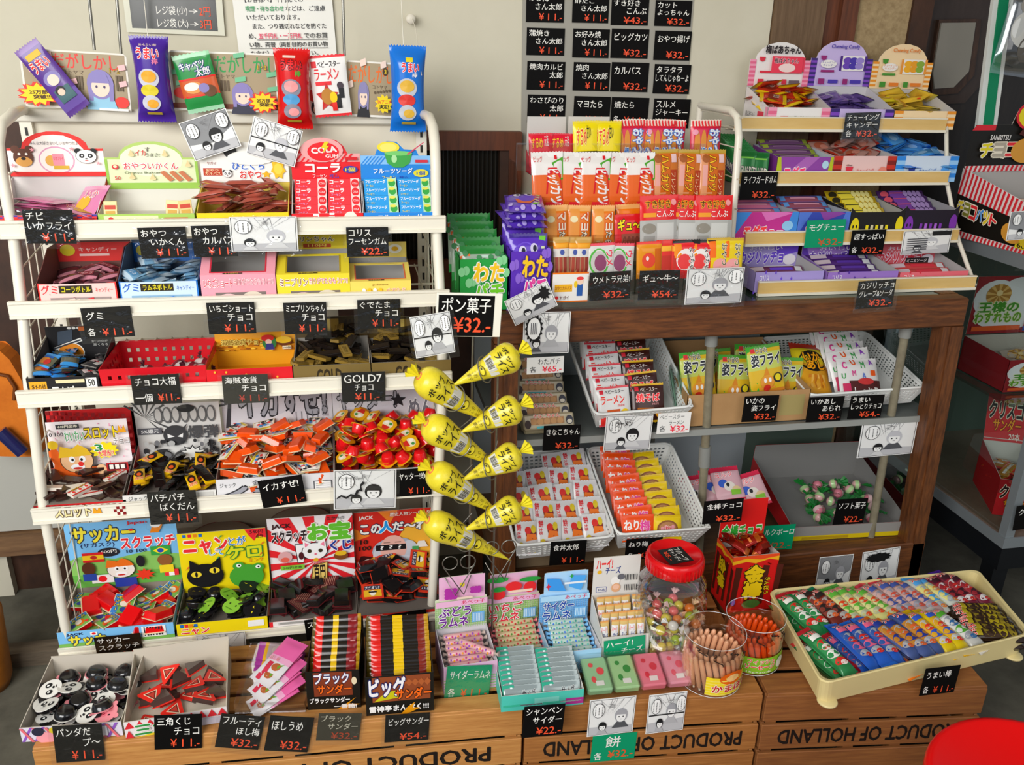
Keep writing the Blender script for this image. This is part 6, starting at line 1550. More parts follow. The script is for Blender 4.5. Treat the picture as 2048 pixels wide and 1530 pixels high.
for k, (hd, tp, lab) in enumerate(CONES):
 left = hd[0] < tp[0]
 H, Tp = at(*hd, SY - .035), at(*tp, SY - (.004 if left else .03))
 L = (Tp - H).length
 ez = (H - Tp) / L
 ex = V((0, -1, 0)).cross(ez).normalized() * -1
 ey = ez.cross(ex)
 o_ = Tp
 M = Matrix(((ex.x, ey.x, ez.x, o_.x), (ex.y, ey.y, ez.y, o_.y), (ex.z, ey.z, ez.z, o_.z), (0, 0, 0, 1)))
 R0 = .033 if not left else .034
 rad = lambda t: max(.0015, R0 * min(1, t / .82) ** .95) if t < .82 else R0 * sqrt(max(0.01, 1 - ((t - .82) / .2) ** 2.6))
 prof = [(rad(t), t * L) for t in [0, .05, .12, .2, .3, .4, .5, .6, .7, .78, .84, .89, .93, .96, .985]] + [(.006, L * 1.0)]
 mb = MB(); mb.lathe(prof, YEL, 22)
 c = mb.build('cone_bag', None, M)
 tag(c, lab, 'cone bag', 'yellow cone bags on the wire stand')
 # the side that faces the viewer
 vd = (EYE - (H + Tp) / 2).normalized()
 ang0 = atan2(vd.dot(ey), vd.dot(ex))
 def fm(u, v, e):
  t = .12 + .82 * v
  a = ang0 + (u - .5) * 2.3 * (1 if True else -1)
  r = rad(t) + e + .0006
  return V((r * cos(a), r * sin(a), t * L))
 prints(c, [R_(.1, .52, .9, .66, 'd8d6cc'), *[R_(.2 + .045 * j, .535, .2 + .045 * j + (.02 if j % 3 else .03), .64, '55524a') for j in range(9)], T_('ポッ', .2, .86, .62, .95, '17150f', None, .03), T_('プ', .64, .84, .8, .93, '17150f', None, .03), T_('ライス', .25, .7, .85, .83, '17150f', None, .03),
    E_(.5, .42, .22, .05, '6a5c14'), E_(.5, .42, .17, .04, 'e6d648'), E_(.42, .43, .06, .015, '3a3410'), T_('こめ', .35, .26, .65, .33, '6a5c14'), T_('菓子', .3, .16, .7, .23, '6a5c14')], fm, 3)
 mb = MB()
 vs = [V((0, 0, L * .995))]
 for j in range(9):
  a = (j / 8 - .5) * 2.2
  vs.append(V((.026 * sin(a) * .8, .005 * (-1) ** j, L * 1.0 + .028 * (.55 + .45 * cos(a)))))
 mb.add(vs, [[0, j, j + 1] for j in range(1, 9)], mat('e6da4a', .35))
 mb.add([v + V((0, .003, 0)) for v in vs], [[0, j + 1, j] for j in range(1, 9)], mat('e6da4a', .35))
 mb.tube([(.0075 * cos(2 * pi * j / 10), .0075 * sin(2 * pi * j / 10), L) for j in range(10)], .0016, mat('e0805a' if left else 'e6da4a', .4), 6, True)
 mb.build('tied_end', c)
 # heart shaped loop of the stand around the bag
 q = M @ V((0, 0, L * .52))
 mb = MB()
 rr = R0 * .70
 pts = [M @ V(((rr + .004) * cos(2 * pi * j / 20), (rr + .004) * sin(2 * pi * j / 20), L * (.56 if left else .5) + .012 * sin(2 * pi * j / 20))) for j in range(20)]
 mb.tube(pts, .0014, STEEL, 6, True)
 up = at(946 if left else 998, 700, SY + .02)
 pp = min(pts, key=lambda p: -p.y)
 mb.tube([pp, V((up.x, SY + .018, pp.z + .03))], .0014, STEEL, 6)
 hx = M @ V((0, -.0, L * .62))
 mb.build('loop', stand)
for k, (x, y) in enumerate(((918, 1140), (1000, 1110))):
 mb = MB(); p = at(x, y, SY - .02)
 for s in (-1, 1):
  mb.tube([(p.x + s * .02 + .017 * cos(2 * pi * j / 18), p.y, p.z + .017 * sin(2 * pi * j / 18) + .02) for j in range(18)], .0014, STEEL, 6, True)
  mb.tube([(p.x + s * .035, p.y, p.z + .01), (p.x - s * .01, p.y - .01, p.z - .06), (p.x - s * .03, p.y + .02, p.z - .03)], .0014, STEEL, 6)
 mb.build('loop', stand)
# ================================================================ bags on the showcase top
def bag(p, x, yt, yb, Y, tilt=-10, roll=0, lab=None, dz=0.0):
 a, b = at(x, yt, Y), at(x, yb, Y)
 c = (a + b) / 2
 return place(p, T3((c.x, Y, c.z + dz)) @ RY(roll) @ RX(tilt), lab)
ZR = [at(1150, 322, 2.24).z, at(1150, 418, 2.14).z, at(1180, 486, 2.05).z]
ACR = clear('acrylic', (.97, .98, .98, 1), .86, .04)
mb = MB()
xa, xb = at(1060, 480, 2.0).x, at(1455, 480, 2.0).x
st = thing('acrylic_stand', 'clear acrylic step stand holding rows of snack bags on the showcase', 'stand')
for k, (z, y0, y1) in enumerate(((ZR[0], 2.2, 2.3), (ZR[1], 2.1, 2.2), (ZR[2], 2.01, 2.1), (CZ + .012, 1.915, 2.01))):
 mb = MB()
 mb.box(xa, xb, y0, y1, z - .008, z - .004, ACR)
 mb.box(xa, xb, y0 - .003, y0, CZ if k == 3 else z - .075, z + (.03 if k else .05), ACR)
 mb.build('step', st)
for x in (xa, xb):
 mb = MB(); mb.add([(x, 1.915, CZ), (x, 2.3, CZ), (x, 2.3, ZR[0]), (x, 2.2, ZR[0]), (x, 2.0, ZR[2])], [(0, 1, 2, 3, 4)], ACR); mb.build('end_panel', st)
# back row
def row(name, lab, cat, group, xs, yt, yb, Y, wpx, t, col, bands, ops, tilt=-9, ordlab=None, **kw):
 x = xs[0]
 w = mpx(x, (yt + yb) / 2, Y, wpx); h = (at(x, yt, Y) - at(x, yb, Y)).length
 p = mk_pouch(name, lab, cat, group, w, h, t, col, bands, ops, **kw)
 n = len(xs)
 for k, x in enumerate(xs):
  dy = (k % 2) * .004
  l = lab if n == 1 else '%s, %s from the left' % (lab, ORD[k])
  bag(p, x, yt + kw.get('jit', 0), yb, Y + dy, tilt, (-2, 1.5, 0, 2, -1)[k % 5], l)
 return p
c = carton('bag_box', 'tall white-backed box behind the red dried squid bags', 'box', at(1062, 300, 2.2).x, at(1140, 300, 2.2).x, 2.19, ZR[0] - .03, .07, .03, .06, 'c8304a', 'd5d2cc', dict(z0=.0, z1=at(1100, 233, 2.26).z - ZR[0] + .03, col='d8d5d0', art=[R_(0, 0, 1, 1, 'd2cfca')]))
c = carton('bag_box', 'tall white-backed box behind the yellow dried squid bags', 'box', at(1145, 300, 2.2).x, at(1228, 300, 2.2).x, 2.19, ZR[0] - .03, .07, .03, .06, 'e0c82a', 'd5d2cc', dict(z0=.0, z1=at(1180, 233, 2.26).z - ZR[0] + .03, col='d8d5d0', art=[R_(0, 0, 1, 1, 'd2cfca')]))
RS = [T_('するめ', .1, .55, .55, .85, 'f0c83a', 'c02a2a', .03), T_('元祖', .62, .6, .8, .92, 'f4e8e4', None, .02), R_(.1, .1, .9, .4, 'f0d8c8')]
row('snack_bag', 'red dried squid snack bag in the back row', 'snack bag', 'red dried squid bags', (1082, 1122), 266, 332, 2.205, 48, .012, 'd21f3c', ((.93, 1, 'c81a34'),), RS, -6)
YS = [T_('するめ', .12, .4, .5, .8, 'd8362a', 'fff4a0', .03), T_('甘い', .5, .55, .66, .88, '2a2a20', None, .02), R_(.1, .06, .9, .25, '4a4420')]
row('snack_bag', 'yellow dried squid snack bag in the back row', 'snack bag', 'yellow dried squid bags', (1172, 1196, 1216), 241, 322, 2.205, 52, .014, 'f0dc14', ((.93, 1, 'e6d21a'),), YS, -6)
OA = [*[E_(.2 + .2 * k, .45, .09, .32, 'd8944a') for k in range(4)], *[R_(.04 + .1 * k, .82, .09 + .1 * k, .97, 'd8343c') for k in range(10)], T_('おやつ', .58, .28, .92, .78, 'f4f6fa', '2f7ac8', .05, 90), T_('揚げ', .3, .1, .6, .38, '2f7ac8', 'f4f6fa', .04), E_(.12, .72, .09, .06, 'e8a0b4')]
row('snack_bag', 'pink fried snack bag with striped top in the back row', 'snack bag', 'striped fried snack bags', (1258, 1285, 1318, 1338, 1410), 238, 330, 2.22, 62, .02, 'c8284c', ((.84, 1, 'f4e8dc'),), OA, -6)
BK = [R_(0, .0, 1, .6, 'd86a2c'), P_([(0, .6), (.7, .72), (.7, .55), (0, .5)], 'd86a2c'), P_([(.45, .98), (1, .98), (1, .4), (.78, .62)], 'f2f0ec'), P_([(.62, .8), (1, .9), (1, .52), (.92, .5)], '5aa838'), P_([(.38, .02), (.97, .02), (.93, .35), (.88, .62), (.78, .72), (.5, .72), (.42, .3)], 'c8222c'), T_('ビッグ', .48, .42, .84, .69, 'f6f2f0', None, .05, 90), T_('カツ', .56, .08, .92, .4, 'f6f2f0', None, .05, 90), T_('ビッグ', .06, .82, .34, .92, 'c8303a'), R_(.72, .86, .8, .93, 'c8222c')]
row('cutlet_bag', 'orange cutlet snack bag with slanted red band', 'snack bag', 'orange cutlet bags', (1095, 1146, 1190, 1237, 1279), 303, 418, 2.10, 63, .014, 'ece8e4', ((0, .5, 'd86a2c'), (.9, 1, 'e8e4e0')), BK, -9, rough=.22)
HK = [R_(.05, .05, .5, .9, 'd89a70'), R_(.1, .3, .32, .7, 'e0a8a0'), R_(.28, .02, .66, .9, 'c86a1e'), T_('ハムカツ', .32, .2, .62, .88, 'f0c02a', '6a3410', .03, 90), R_(.68, .05, .92, .6, 'a8401c'), T_('フレンチ', .7, .1, .86, .55, 'e8c8a0', None, .02, 90), R_(.7, .74, .9, .9, 'e8c8c8'), E_(.2, .82, .14, .08, '9a5a2a')]
row('cutlet_bag', 'golden ham cutlet snack bag beside the orange ones', 'snack bag', 'golden ham cutlet bags', (1330, 1378, 1424), 298, 402, 2.105, 52, .014, 'c87830', ((.93, 1, 'b89a3c'), (0, .06, 'b89a3c')), HK, -9, rough=.2)
MY = [R_(.1, .1, .5, .9, 'e09a50'), P_([(.2, .12), (.34, .12), (.44, .62), (.1, .62)], 'e8d8a8'), E_(.27, .66, .16, .08, 'f0e4bc'), T_('マヨ', .56, .4, .88, .82, 'f0e4d0', 'c84a1c', .04, 90), T_('たら', .6, .04, .84, .36, 'f0e4d0', '4a3a2a', .04, 90)]
row('snack_bag', 'orange mayonnaise cod snack bag in the third row', 'snack bag', 'orange mayonnaise cod bags', (1112, 1157, 1206), 410, 492, 2.02, 47, .014, 'e07e20', ((.86, 1, 'e8b070'),), MY, -8)
row('snack_bag', 'orange striped bag edge behind the red beef bag', 'snack bag', None, (1262,), 408, 470, 2.045, 60, .014, 'e07e20', ((.84, 1, 'e8b070'),), [R_(.1, .1, .9, .7, 'd8681c')], -8)
row('snack_bag', 'red beef jerky bag with yellow lettering', 'snack bag', None, (1260,), 428, 492, 2.015, 62, .012, 'c8222a', (), [T_('ギュ〜', .1, .5, .8, .84, 'f0dc28', '1c1614', .05), T_('牛', .7, .5, .95, .68, 'f0dc28', '1c1614', .04), R_(.2, .05, .95, .4, '8a4a3a'), *[E_(.3 + .13 * k, .2, .06, .12, '6a3428') for k in range(5)]], -8)
SK = [T_('すき好き', .12, .74, .78, .90, '3a1410', 'f0b03a', .01), R_(.08, .58, .4, .66, 'e8a03a'), T_('こんぶ', .42, .58, .86, .70, 'f6f2ee', None, .03), E_(.86, .85, .07, .06, 'e8a0a0'), R_(.0, .02, 1, .52, 'b4b4b0'), R_(.42, .12, .86, .46, 'd0d0cc'), E_(.22, .36, .18, .1, '8f8a80'), R_(.08, .1, .36, .22, '9a9a96')]
row('kelp_bag', 'red topped clear kelp snack bag', 'snack bag', 'kelp snack bags', (1318, 1362, 1426), 390, 492, 1.995, 76, .012, 'b4b4b0', ((.5, 1, 'cf2024'),), SK, -8, rough=.2)
# front row
sf = row('meat_stick_pack', 'clear pack of thin brown meat sticks', 'snack pack', 'brown meat stick packs', (1123, 1148, 1166), 474, 552, 1.95, 32, .014, 'b08a6c', ((.86, 1, 'c8a05a'), (.5, .72, 'e0dcd6'), (.72, .86, 'e0902a')), [R_(.08, .05, .25, .5, '8a3a30'), R_(.32, .05, .5, .5, 'a04a3a'), R_(.58, .05, .76, .5, '8a3a30'), E_(.5, .62, .14, .07, '4a5a9a'), R_(.1, .74, .9, .84, 'e8a83a')], -6, rough=.2)
UM = [E_(.4, .5, .36, .36, '5ab04a'), E_(.4, .5, .3, .3, 'c8c4c0'), E_(.45, .48, .22, .22, '8a4a6a'), T_('ウメ', .66, .4, .92, .8, 'd8485a', 'f4f0ee', .04, 90), R_(.1, .1, .5, .2, 'd85a6a')]
row('plum_bag', 'white plum snack bag with a green ring', 'snack bag', 'white plum snack bags', (1202, 1240), 486, 560, 1.945, 54, .012, 'dcdad6', ((.94, 1, 'd8485a'),), UM, -6)
row('snack_bag', 'small orange bag with a round red face behind the 54 yen card', 'snack bag', None, (1298,), 483, 556, 1.945, 50, .012, 'dd9420', ((.92, 1, 'd83a2c'),), [E_(.45, .5, .26, .2, 'd8503a'), E_(.4, .55, .06, .06, 'f4ece4'), R_(.7, .2, .95, .8, 'c86a20')], -6)
row('snack_bag', 'red and orange meat snack bag in the front row', 'snack bag', 'red and orange meat bags', (1330, 1342, 1354), 480, 556, 1.95, 34, .012, 'd23a34', ((.7, .86, 'e8902a'),), [R_(.2, .1, .8, .6, 'b83a30'), R_(.2, .72, .8, .84, 'f0b84a')], -6)
YR = [R_(.04, .55, .3, .9, 'e8902a'), E_(.45, .5, .34, .28, 'f2eeea'), E_(.4, .45, .24, .2, 'd84a4a'), P_([(.7, .98), (1, .98), (1, .6)], '1c1a1a'), T_('よっちゃん', .56, .1, .78, .8, '1c1a1a', 'f4f0ec', .02, 90)]
row('snack_bag', 'red squid snack bag with white swirl in the front row', 'snack bag', 'red swirl squid bags', (1372, 1390, 1402), 480, 556, 1.947, 54, .012, 'd2242c', ((.94, 1, '1c1a1a'),), YR, -6)
YY = [R_(.08, .5, .36, .92, 'e8762a'), E_(.55, .3, .3, .18, 'e8a8a8'), T_('おやつ', .6, .3, .84, .85, '1c1a16', 'f4ecd0', .02, 90)]
row('snack_bag', 'yellow squid snack bag at the end of the front row', 'snack bag', 'yellow front row squid bags', (1436, 1448, 1462), 476, 552, 1.947, 46, .012, 'e6cc2a', ((.94, 1, 'c8a83a'),), YY, -6)
# yellow maker's card
M, w, h = frame3((1106, 546), (1178, 544), (1106, 605), 1.897)
mb = MB(); mb.box(0, w, 0, .0012, 0, h, mat('e07a2a', .4)); yc = tag(mb.build('label_card', None, M), 'white card with orange border and a small figure, below the brown meat sticks', 'card')
prints(yc, [R_(.0, .05, 1, .95, 'eceae6'), R_(.06, .35, .55, .6, 'e8b43a'), T_('おやつカルパス', .08, .42, .53, .54, '8a3a2a', None, .02), R_(.68, .2, .84, .6, '2f5a9a'), E_(.76, .7, .1, .12, 'f0d4c0'), E_(.76, .8, .1, .06, 'd8484a'), E_(.64, .6, .05, .12, 'e8c83a'), T_('ヤガイ', .2, .1, .46, .22, '6a3a36', None, .02), E_(.12, .16, .05, .06, 'd8343c')], flat(w, h))
# two boxes of popping candy floss bags
def flossbox(xl, xr, yt, yb, colr, pale, lab, l1, l2, c2):
 Yf = 1.93
 a, b = at(xl, (yt + yb) / 2, Yf), at(xr, (yt + yb) / 2, Yf)
 h = at(xl, yt, Yf).z - CZ
 o = carton('floss_box', lab, 'box', a.x, b.x, Yf, CZ + .001, .15, h, h + .01, colr, colr, None,
    [*[E_((k * 37 % 97) / 97, (k * 53 % 89) / 89, .07, .09, pale) for k in range(14)], T_(l1, .3, .58, .9, .92, 'f0c838', 'f4f0e8' if c2 != 'd84a9a' else '4a2a7a', .06), T_(l2, .32, .22, .9, .54, c2, 'f4f0f4', .06)])
 return a.x, b.x, Yf, h
x0, x1, Yf, h = flossbox(918, 1016, 520, 590, '2f9a4a', '8fcf9a', 'green box of green candy floss bags at the end of the showcase top', 'わた', 'パチ', '7ac83a')
FW = [E_(.55, .62, .3, .22, 'c8dcd0'), E_(.45, .68, .07, .06, '1c1c20'), E_(.75, .66, .07, .06, '1c1c20'), P_([(.3, .42), (.85, .48), (.75, .25), (.45, .22)], 'd8502a'), E_(.5, .35, .1, .06, '5ab05a'), P_([(.0, .82), (.22, .86), (.3, .1), (.1, .1)], 'e8742a'), T_('わた', .3, .04, .8, .2, 'f0c838', '2a6a3a', .04), *[E_((k * 41 % 97) / 97, .72 + .2 * ((k * 29 % 83) / 83), .06, .05, '4a8a5a') for k in range(8)]]
gp = mk_pouch('floss_bag', 'green', 'snack bag', 'green candy floss bags', x1 - x0 - .012, .145, .016, '3f9a55', ((.88, 1, '2a8038'), (.14, .88, 'a8b8a8')), FW, rough=.2)
for k in range(5):
 place(gp, T3(((x0 + x1) / 2 - .004 * k, Yf + .02 + .027 * k, CZ + .082 + .014 * k)) @ RX(-12), 'green foil candy floss bag, %s from the front of the green box' % ORD[k])
x0, x1, Yf, h = flossbox(1020, 1102, 505, 592, '5a34a8', '8a68c8', 'purple box of purple candy floss bags at the showcase corner', 'わた', 'パチ', 'd84a9a')
FP = [E_(.4, .6, .36, .26, '6a4ac0'), E_(.32, .72, .1, .08, 'd8d0e8'), E_(.62, .76, .1, .08, 'd8d0e8'), E_(.34, .72, .05, .05, '1c1c30'), E_(.64, .76, .05, .05, '1c1c30'), P_([(.25, .5), (.85, .6), (.6, .22), (.3, .28)], 'e0703a'), P_([(.68, .2), (.86, .24), (.95, .95), (.78, .95)], '7ac84a'), *[R_(.72 + .03 * k, .3 + .15 * k, .85 + .02 * k, .34 + .15 * k, 'e8f0c8') for k in range(4)], *[E_((k * 41 % 97) / 97, .05 + .2 * ((k * 29 % 83) / 83), .06, .05, 'b8a8e0') for k in range(6)]]
pp_ = mk_pouch('floss_bag', 'purple', 'snack bag', 'purple candy floss bags', x1 - x0 - .008, .150, .022, '5f3fb0', ((.9, 1, '3a2280'),), FP, rough=.18)
for k in range(3):
 place(pp_, T3(((x0 + x1) / 2 - .003 * k, Yf + .026 + .034 * k, CZ + .105 + .012 * k)) @ RX(-10), 'purple foil candy floss bag, %s from the front of the purple box' % ORD[k])
for k in range(3):
 place(pp_, T3(((x0 + x1) / 2 - .012 + .004 * k, Yf + .075, CZ + .205 + .018 * k)) @ RZ(4 - 6 * k) @ RX(-84), 'purple foil candy floss bag lying on the purple box, %s up' % ORD[k])
# ================================================================ baskets inside the showcase
def rimframe(FL, FR, B, Yf, Yb):
 a, b, c = at(*FL, Yf), at(*FR, Yf), at(*B, Yb)
 ex = V((b.x - a.x, 0, (b.z - a.z) * .5)); w = ex.length; ex.normalize()
 ey = c - (a if B[0] < (FL[0] + FR[0]) / 2 else b)
 ey = ey - ex * ey.dot(ex); d = ey.length; ey.normalize()
 ez = ex.cross(ey)
 return Matrix(((ex.x, ey.x, ez.x, a.x), (ex.y, ey.y, ez.y, a.y), (ex.z, ey.z, ez.z, a.z), (0, 0, 0, 1))), w, d
WB = 'f2f3f0'
def tilt_of(M):
 return math.degrees(atan2(M[2][1], M[1][1]))
def rows(p, M, x, n, y0, dy, z, lean, lab, jit=1.5, dz=0.0, seed=0):
 rnd = random.Random(seed + n)
 for k in range(n):
  place(p, M @ T3((x + rnd.uniform(-.004, .004), y0 + dy * k, z + dz * k)) @ RY(rnd.uniform(-jit, jit) * 2) @ RX(-lean + rnd.uniform(-3, 3)), '%s, %s from the front' % (lab, ORD[k]))
M1, w, d = rimframe((1189, 830), (1387, 806), (1146, 664), 1.93, 2.24)
basket(M1, w, d, .065, 'white perforated basket of small noodle snack bags on the upper shelf', WB, (22, 6, 20))
pw = mk_pouch('noodle_bag', 'w', 'snack bag', 'white noodle snack bags', .088, .105, .014, 'e6e4e2', ((.94, 1, 'd04a54'), (0, .05, 'd04a54')), [R_(.08, .82, .2, .92, 'c8283a'), T_('ベビースター', .24, .82, .82, .91, '2a2628', None, .02), T_('ラーメン', .1, .56, .82, .76, 'd8342c', 'f6f4f0', .04), T_('mini', .6, .48, .8, .55, 'd8342c'), P_([(.3, .1), (.62, .1), (.66, .42), (.26, .42)], 'c8602a'), E_(.8, .28, .14, .14, 'f0d028'), R_(.05, .05, .28, .3, 'd8342c')], crimp=.06)
pb_ = mk_pouch('noodle_bag', 'b', 'snack bag', 'brown noodle snack bags', .088, .105, .014, '3a1a14', ((.94, 1, 'd8b02a'), (0, .05, 'd8b02a')), [R_(.08, .82, .2, .92, 'c8283a'), T_('ベビースター', .24, .80, .78, .9, 'e8e0dc', None, .02), T_('焼そば', .12, .54, .84, .75, 'e8343c', 'f4dcd8', .04), T_('mini', .6, .45, .8, .52, 'd8a0a0'), P_([(.1, .08), (.6, .08), (.64, .38), (.14, .4)], 'b8702a'), E_(.8, .25, .12, .12, 'e0a028')], crimp=.06)
rows(pw, M1, .062, 7, .030, .038, -.004, 42, 'white noodle snack bag in the upper basket', dz=.006)
rows(pb_, M1, .152, 6, .030, .042, -.004, 42, 'brown noodle snack bag in the upper basket', dz=.004)
# cardboard box of squid fry bags
z = SHZ
a, b = at(1376, 790, 1.955), at(1622, 779, 1.955)
zr = at(1500, 785, 1.955).z - z
CARD = noisy('cardboard', 'a5825a', 'b8946a', 6, (1, 1, 1), .75)
bx = carton('cardboard_box', 'brown cardboard box of green and yellow squid fry bags', 'box', a.x, b.x, 1.955, z + .001, .30, zr, zr + .045, CARD, CARD, None, [R_(.76, .2, .96, .85, 'a89a6a')], hb=zr + .05)
FS = [P_([(0, .3), (.2, .25), (.25, .0), (0, 0)], '4aa83a'), P_([(0, 1), (.25, 1), (.0, .55)], '4aa83a'), R_(.12, .86, .24, .95, 'd8444a'), T_('いかの', .26, .84, .6, .95, '2a2a24', 'f0f0e0', .03), T_('姿フライ', .1, .58, .94, .82, '2a2c34', 'f4f4ec', .05), P_([(.25, .1), (.72, .1), (.5, .55)], 'd8903a'), E_(.48, .24, .2, .14, 'dc9a44'), E_(.42, .28, .04, .05, 'f6f4ee'), E_(.56, .28, .04, .05, 'f6f4ee'), E_(.8, .3, .14, .1, '2a2a28'), E_(.8, .31, .09, .07, 'e8d83a'), E_(.46, .12, .1, .07, 'c83a2c')]
fp = mk_pouch('fry_bag', 'f', 'snack bag', 'green and yellow squid fry bags', .098, .135, .016, 'dcb83a', ((.93, 1, '5aa040'), (0, .05, 'c8843a'), (.5, .86, 'c8d070')), FS)
for k, (px, py, Y, r_) in enumerate(((1395, 752, 2.02, -4), (1468, 758, 2.03, 3), (1530, 738, 2.0, -8), (1572, 762, 2.04, 4), (1430, 745, 2.09, -3), (1500, 735, 2.10, 2))):
 c = at(px, py, Y)
 place(fp, T3((c.x, Y, max(c.z, z + .07))) @ RY(r_) @ RX(-16), 'green and yellow squid fry bag in the cardboard box, %s' % ('behind the near pole', 'beside the near pole', 'tallest and tilted', 'half hidden at the right', 'in the rear row, first', 'in the rear row, second')[k])
gp2 = mk_pouch('fry_bag', 'g', 'snack bag', 'pale striped packs in the cardboard box', .09, .13, .010, 'b4cfc0', (), [R_(.1 * k, 0, .1 * k + .04, 1, '7fae98') for k in range(10)], serr=False)
for k in range(3):
 c = at(1352 + 17 * k, 740, 2.03)
 place(gp2, T3((c.x, 2.04, z + .078)) @ RY(-14) @ RZ(72), 'pale striped pack standing edge on in the cardboard box, %s from the left' % ORD[k])
M3, w, d = rimframe((1620, 791), (1853, 769), (1778, 656), 1.955, 2.27)
basket(M3, w, d, .062, 'white perforated basket of squid cracker and chocolate bags on the upper shelf', WB, (24, 6, 20))
yb_ = mk_pouch('cracker_bag', 'yellow and black squid cracker bag lying in the white basket', 'snack bag', None, .11, .17, .035, 'd8a03a', ((.55, .9, 'e0cc3a'), (.9, 1, 'a83a2a'), (0, .06, '6a8a3a')), [E_(.5, .62, .38, .2, '1c1812'), T_('いか', .24, .62, .72, .78, 'f0a828', '1c1812', .05), T_('あし', .3, .46, .82, .62, 'f0a828', '1c1812', .05), *[P_([(.2 + .1 * k, .1 + .05 * (k % 3)), (.28 + .1 * k, .12), (.4 + .07 * k, .36), (.3 + .07 * k, .36)], ['c8802a', 'e8b860'][k % 2]) for k in range(6)]], crimp=.06)
place(yb_, M3 @ T3((.062, .12, .004)) @ RY(10) @ RX(-58))
CM = [*[T_('CUMA'[k], .1 + .22 * k, .74 + .08 * (k % 2), .2 + .22 * k, .9 + .05 * (k % 2), ['c84a8a', 'd8602a', '4a9a5a', '8a4ab0'][k], None, .05) for k in range(4)], *[T_('UMAI'[k], .06 + .24 * k, .5 + .06 * (k % 2), .14 + .24 * k, .62 + .06 * (k % 2), ['4a9a5a', 'c84a8a', '4a6ab8', 'd8602a'][k], None, .04) for k in range(4)], R_(.2, .06, 1, .44, '4a1c1c'), R_(.05, .06, .22, .38, 'b8305a'), T_('しっとり', .3, .1, .9, .28, 'f4f0ee', '3a1418', .03), E_(.6, .42, .2, .08, 'b83a3a')]
cp = mk_pouch('chocolate_bag', 'c', 'snack bag', 'white lettered chocolate bags', .125, .12, .022, 'e2e0de', (), CM, crimp=.06)
rows(cp, M3, .165, 6, .045, .036, .012, 44, 'white lettered chocolate bag in the upper right basket', dz=.008, jit=3)
# soybean candy packs
kp = mk_bar('candy_pack', 'k', 'candy pack', 'clear soybean candy packs', .135, .045, .040, 'b3a78c', [R_(.14, .3, .8, .75, 'a9805a'), *[E_(.2 + .13 * k, .5, .06, .2, 'c09468') for k in range(5)], T_('きなこちゃん', .2, .72, .72, .98, 'c8342c', 'e8e0d0', .03), R_(.25, .06, .62, .2, '5ab0b8'), E_(.08, .35, .06, .28, '3a2a26'), E_(.9, .5, .07, .3, '3a3a44'), E_(.9, .4, .05, .14, 'd8d0c0')], .2)
for k, (px, py, Y, zz) in enumerate(((1098, 842, 1.955, 0), (1090, 822, 2.0, 1), (1085, 800, 2.05, 2), (1080, 775, 2.10, 3), (1078, 750, 2.15, 4), (1078, 728, 2.2, 5))):
 c = at(px, py, Y)
 place(kp, T3((c.x, Y, c.z)) @ RX(-28) @ RY((-1, 1, 0, 2, -1, 0)[k]), 'clear pack of soybean candies on the upper shelf, %s from the front' % ORD[k])
mb = MB(); c0, c1 = at(1098, 862, 1.965), at(1080, 745, 2.2)
mb.bevbox(c0.x - .066, c0.x + .066, 1.965, 2.24, SHZ + .001, SHZ + .04, mat('a89c80', .4), None, .004)
tag(mb.build('candy_carton'), 'low tan carton under the clear soybean candy packs', 'box')
# lower baskets that stand out over the front rail
M5, w5, d5 = rimframe((1030, 1092), (1229, 1070), (1174, 893), 1.81, 2.13)
basket(M5, w5, d5, .075, 'white perforated basket of white square packets, jutting from the showcase', WB, (16, 5, 22), .02)
SQ = [T_('餅', .06, .72, .24, .92, 'c8343c', None, .04), T_('太郎', .06, .5, .22, .7, 'c8343c', None, .03, 90), E_(.62, .62, .22, .16, '7a2a24'), E_(.5, .72, .13, .11, 'c8302c'), E_(.72, .75, .1, .12, 'd8c03a'), P_([(.4, .4), (.85, .45), (.8, .6), (.45, .62)], 'e07a2a'), E_(.35, .22, .2, .1, '7a2a24'), E_(.2, .3, .1, .08, 'd8c03a'), E_(.78, .15, .14, .09, 'd8c03a'), T_('太郎', .42, .05, .6, .2, 'c8343c', None, .03)]
qp = mk_pouch('square_packet', 'q', 'packet', 'white square packets', .066, .088, .010, 'dedcdc', (), SQ, crimp=.07, nu=8, rough=.22)
for r_ in range(5):
 for c_ in range(4):
  if r_ == 4 and c_ == 1: continue
  rnd = random.Random(r_ * 7 + c_)
  place(qp, M5 @ T3((.042 + c_ * .055 * w5 / .235 + rnd.uniform(-.003, .003), .045 + r_ * .058, -.028 + r_ * .004 + .006 * (c_ % 2))) @ RY(rnd.uniform(-8, 8)) @ RX(-52 + rnd.uniform(-5, 5)), 'white square packet in the jutting basket, %s across in the %s row back' % (ORD[c_], ORD[r_]))
M6, w6, d6 = rimframe((1235, 1070), (1421, 1055), (1176, 896), 1.81, 2.13)
basket(M6, w6, d6, .075, 'white perforated basket of orange and yellow plum packets beside the big jar', WB, (18, 5, 22), .02)
op = mk_pouch('plum_packet', 'o', 'packet', 'orange plum packets', .088, .072, .010, 'e0561c', (), [T_('ねり', .05, .45, .5, .8, 'f6f2ee', None, .05), T_('梅', .55, .4, .85, .78, 'd84a9a', 'f0d0d8', .04), R_(.08, .08, .9, .2, 'c84818'), E_(.86, .3, .08, .1, '5a9a3a')], nu=8)
yp = mk_pouch('plum_packet', 'y', 'packet', 'yellow plum packets', .082, .070, .010, 'e6c828', ((0, .1, 'd8b822'), (.9, 1, 'd8b822')), [E_(.5, .5, .36, .32, '8a5a3a'), E_(.5, .5, .3, .26, 'b0845a'), *[E_(.32 + .12 * k, .5 + .06 * (k % 2), .06, .09, 'e0a0a8') for k in range(4)], T_('梅', .42, .4, .6, .6, 'c8344a', 'f0d8d0', .03)], nu=8)
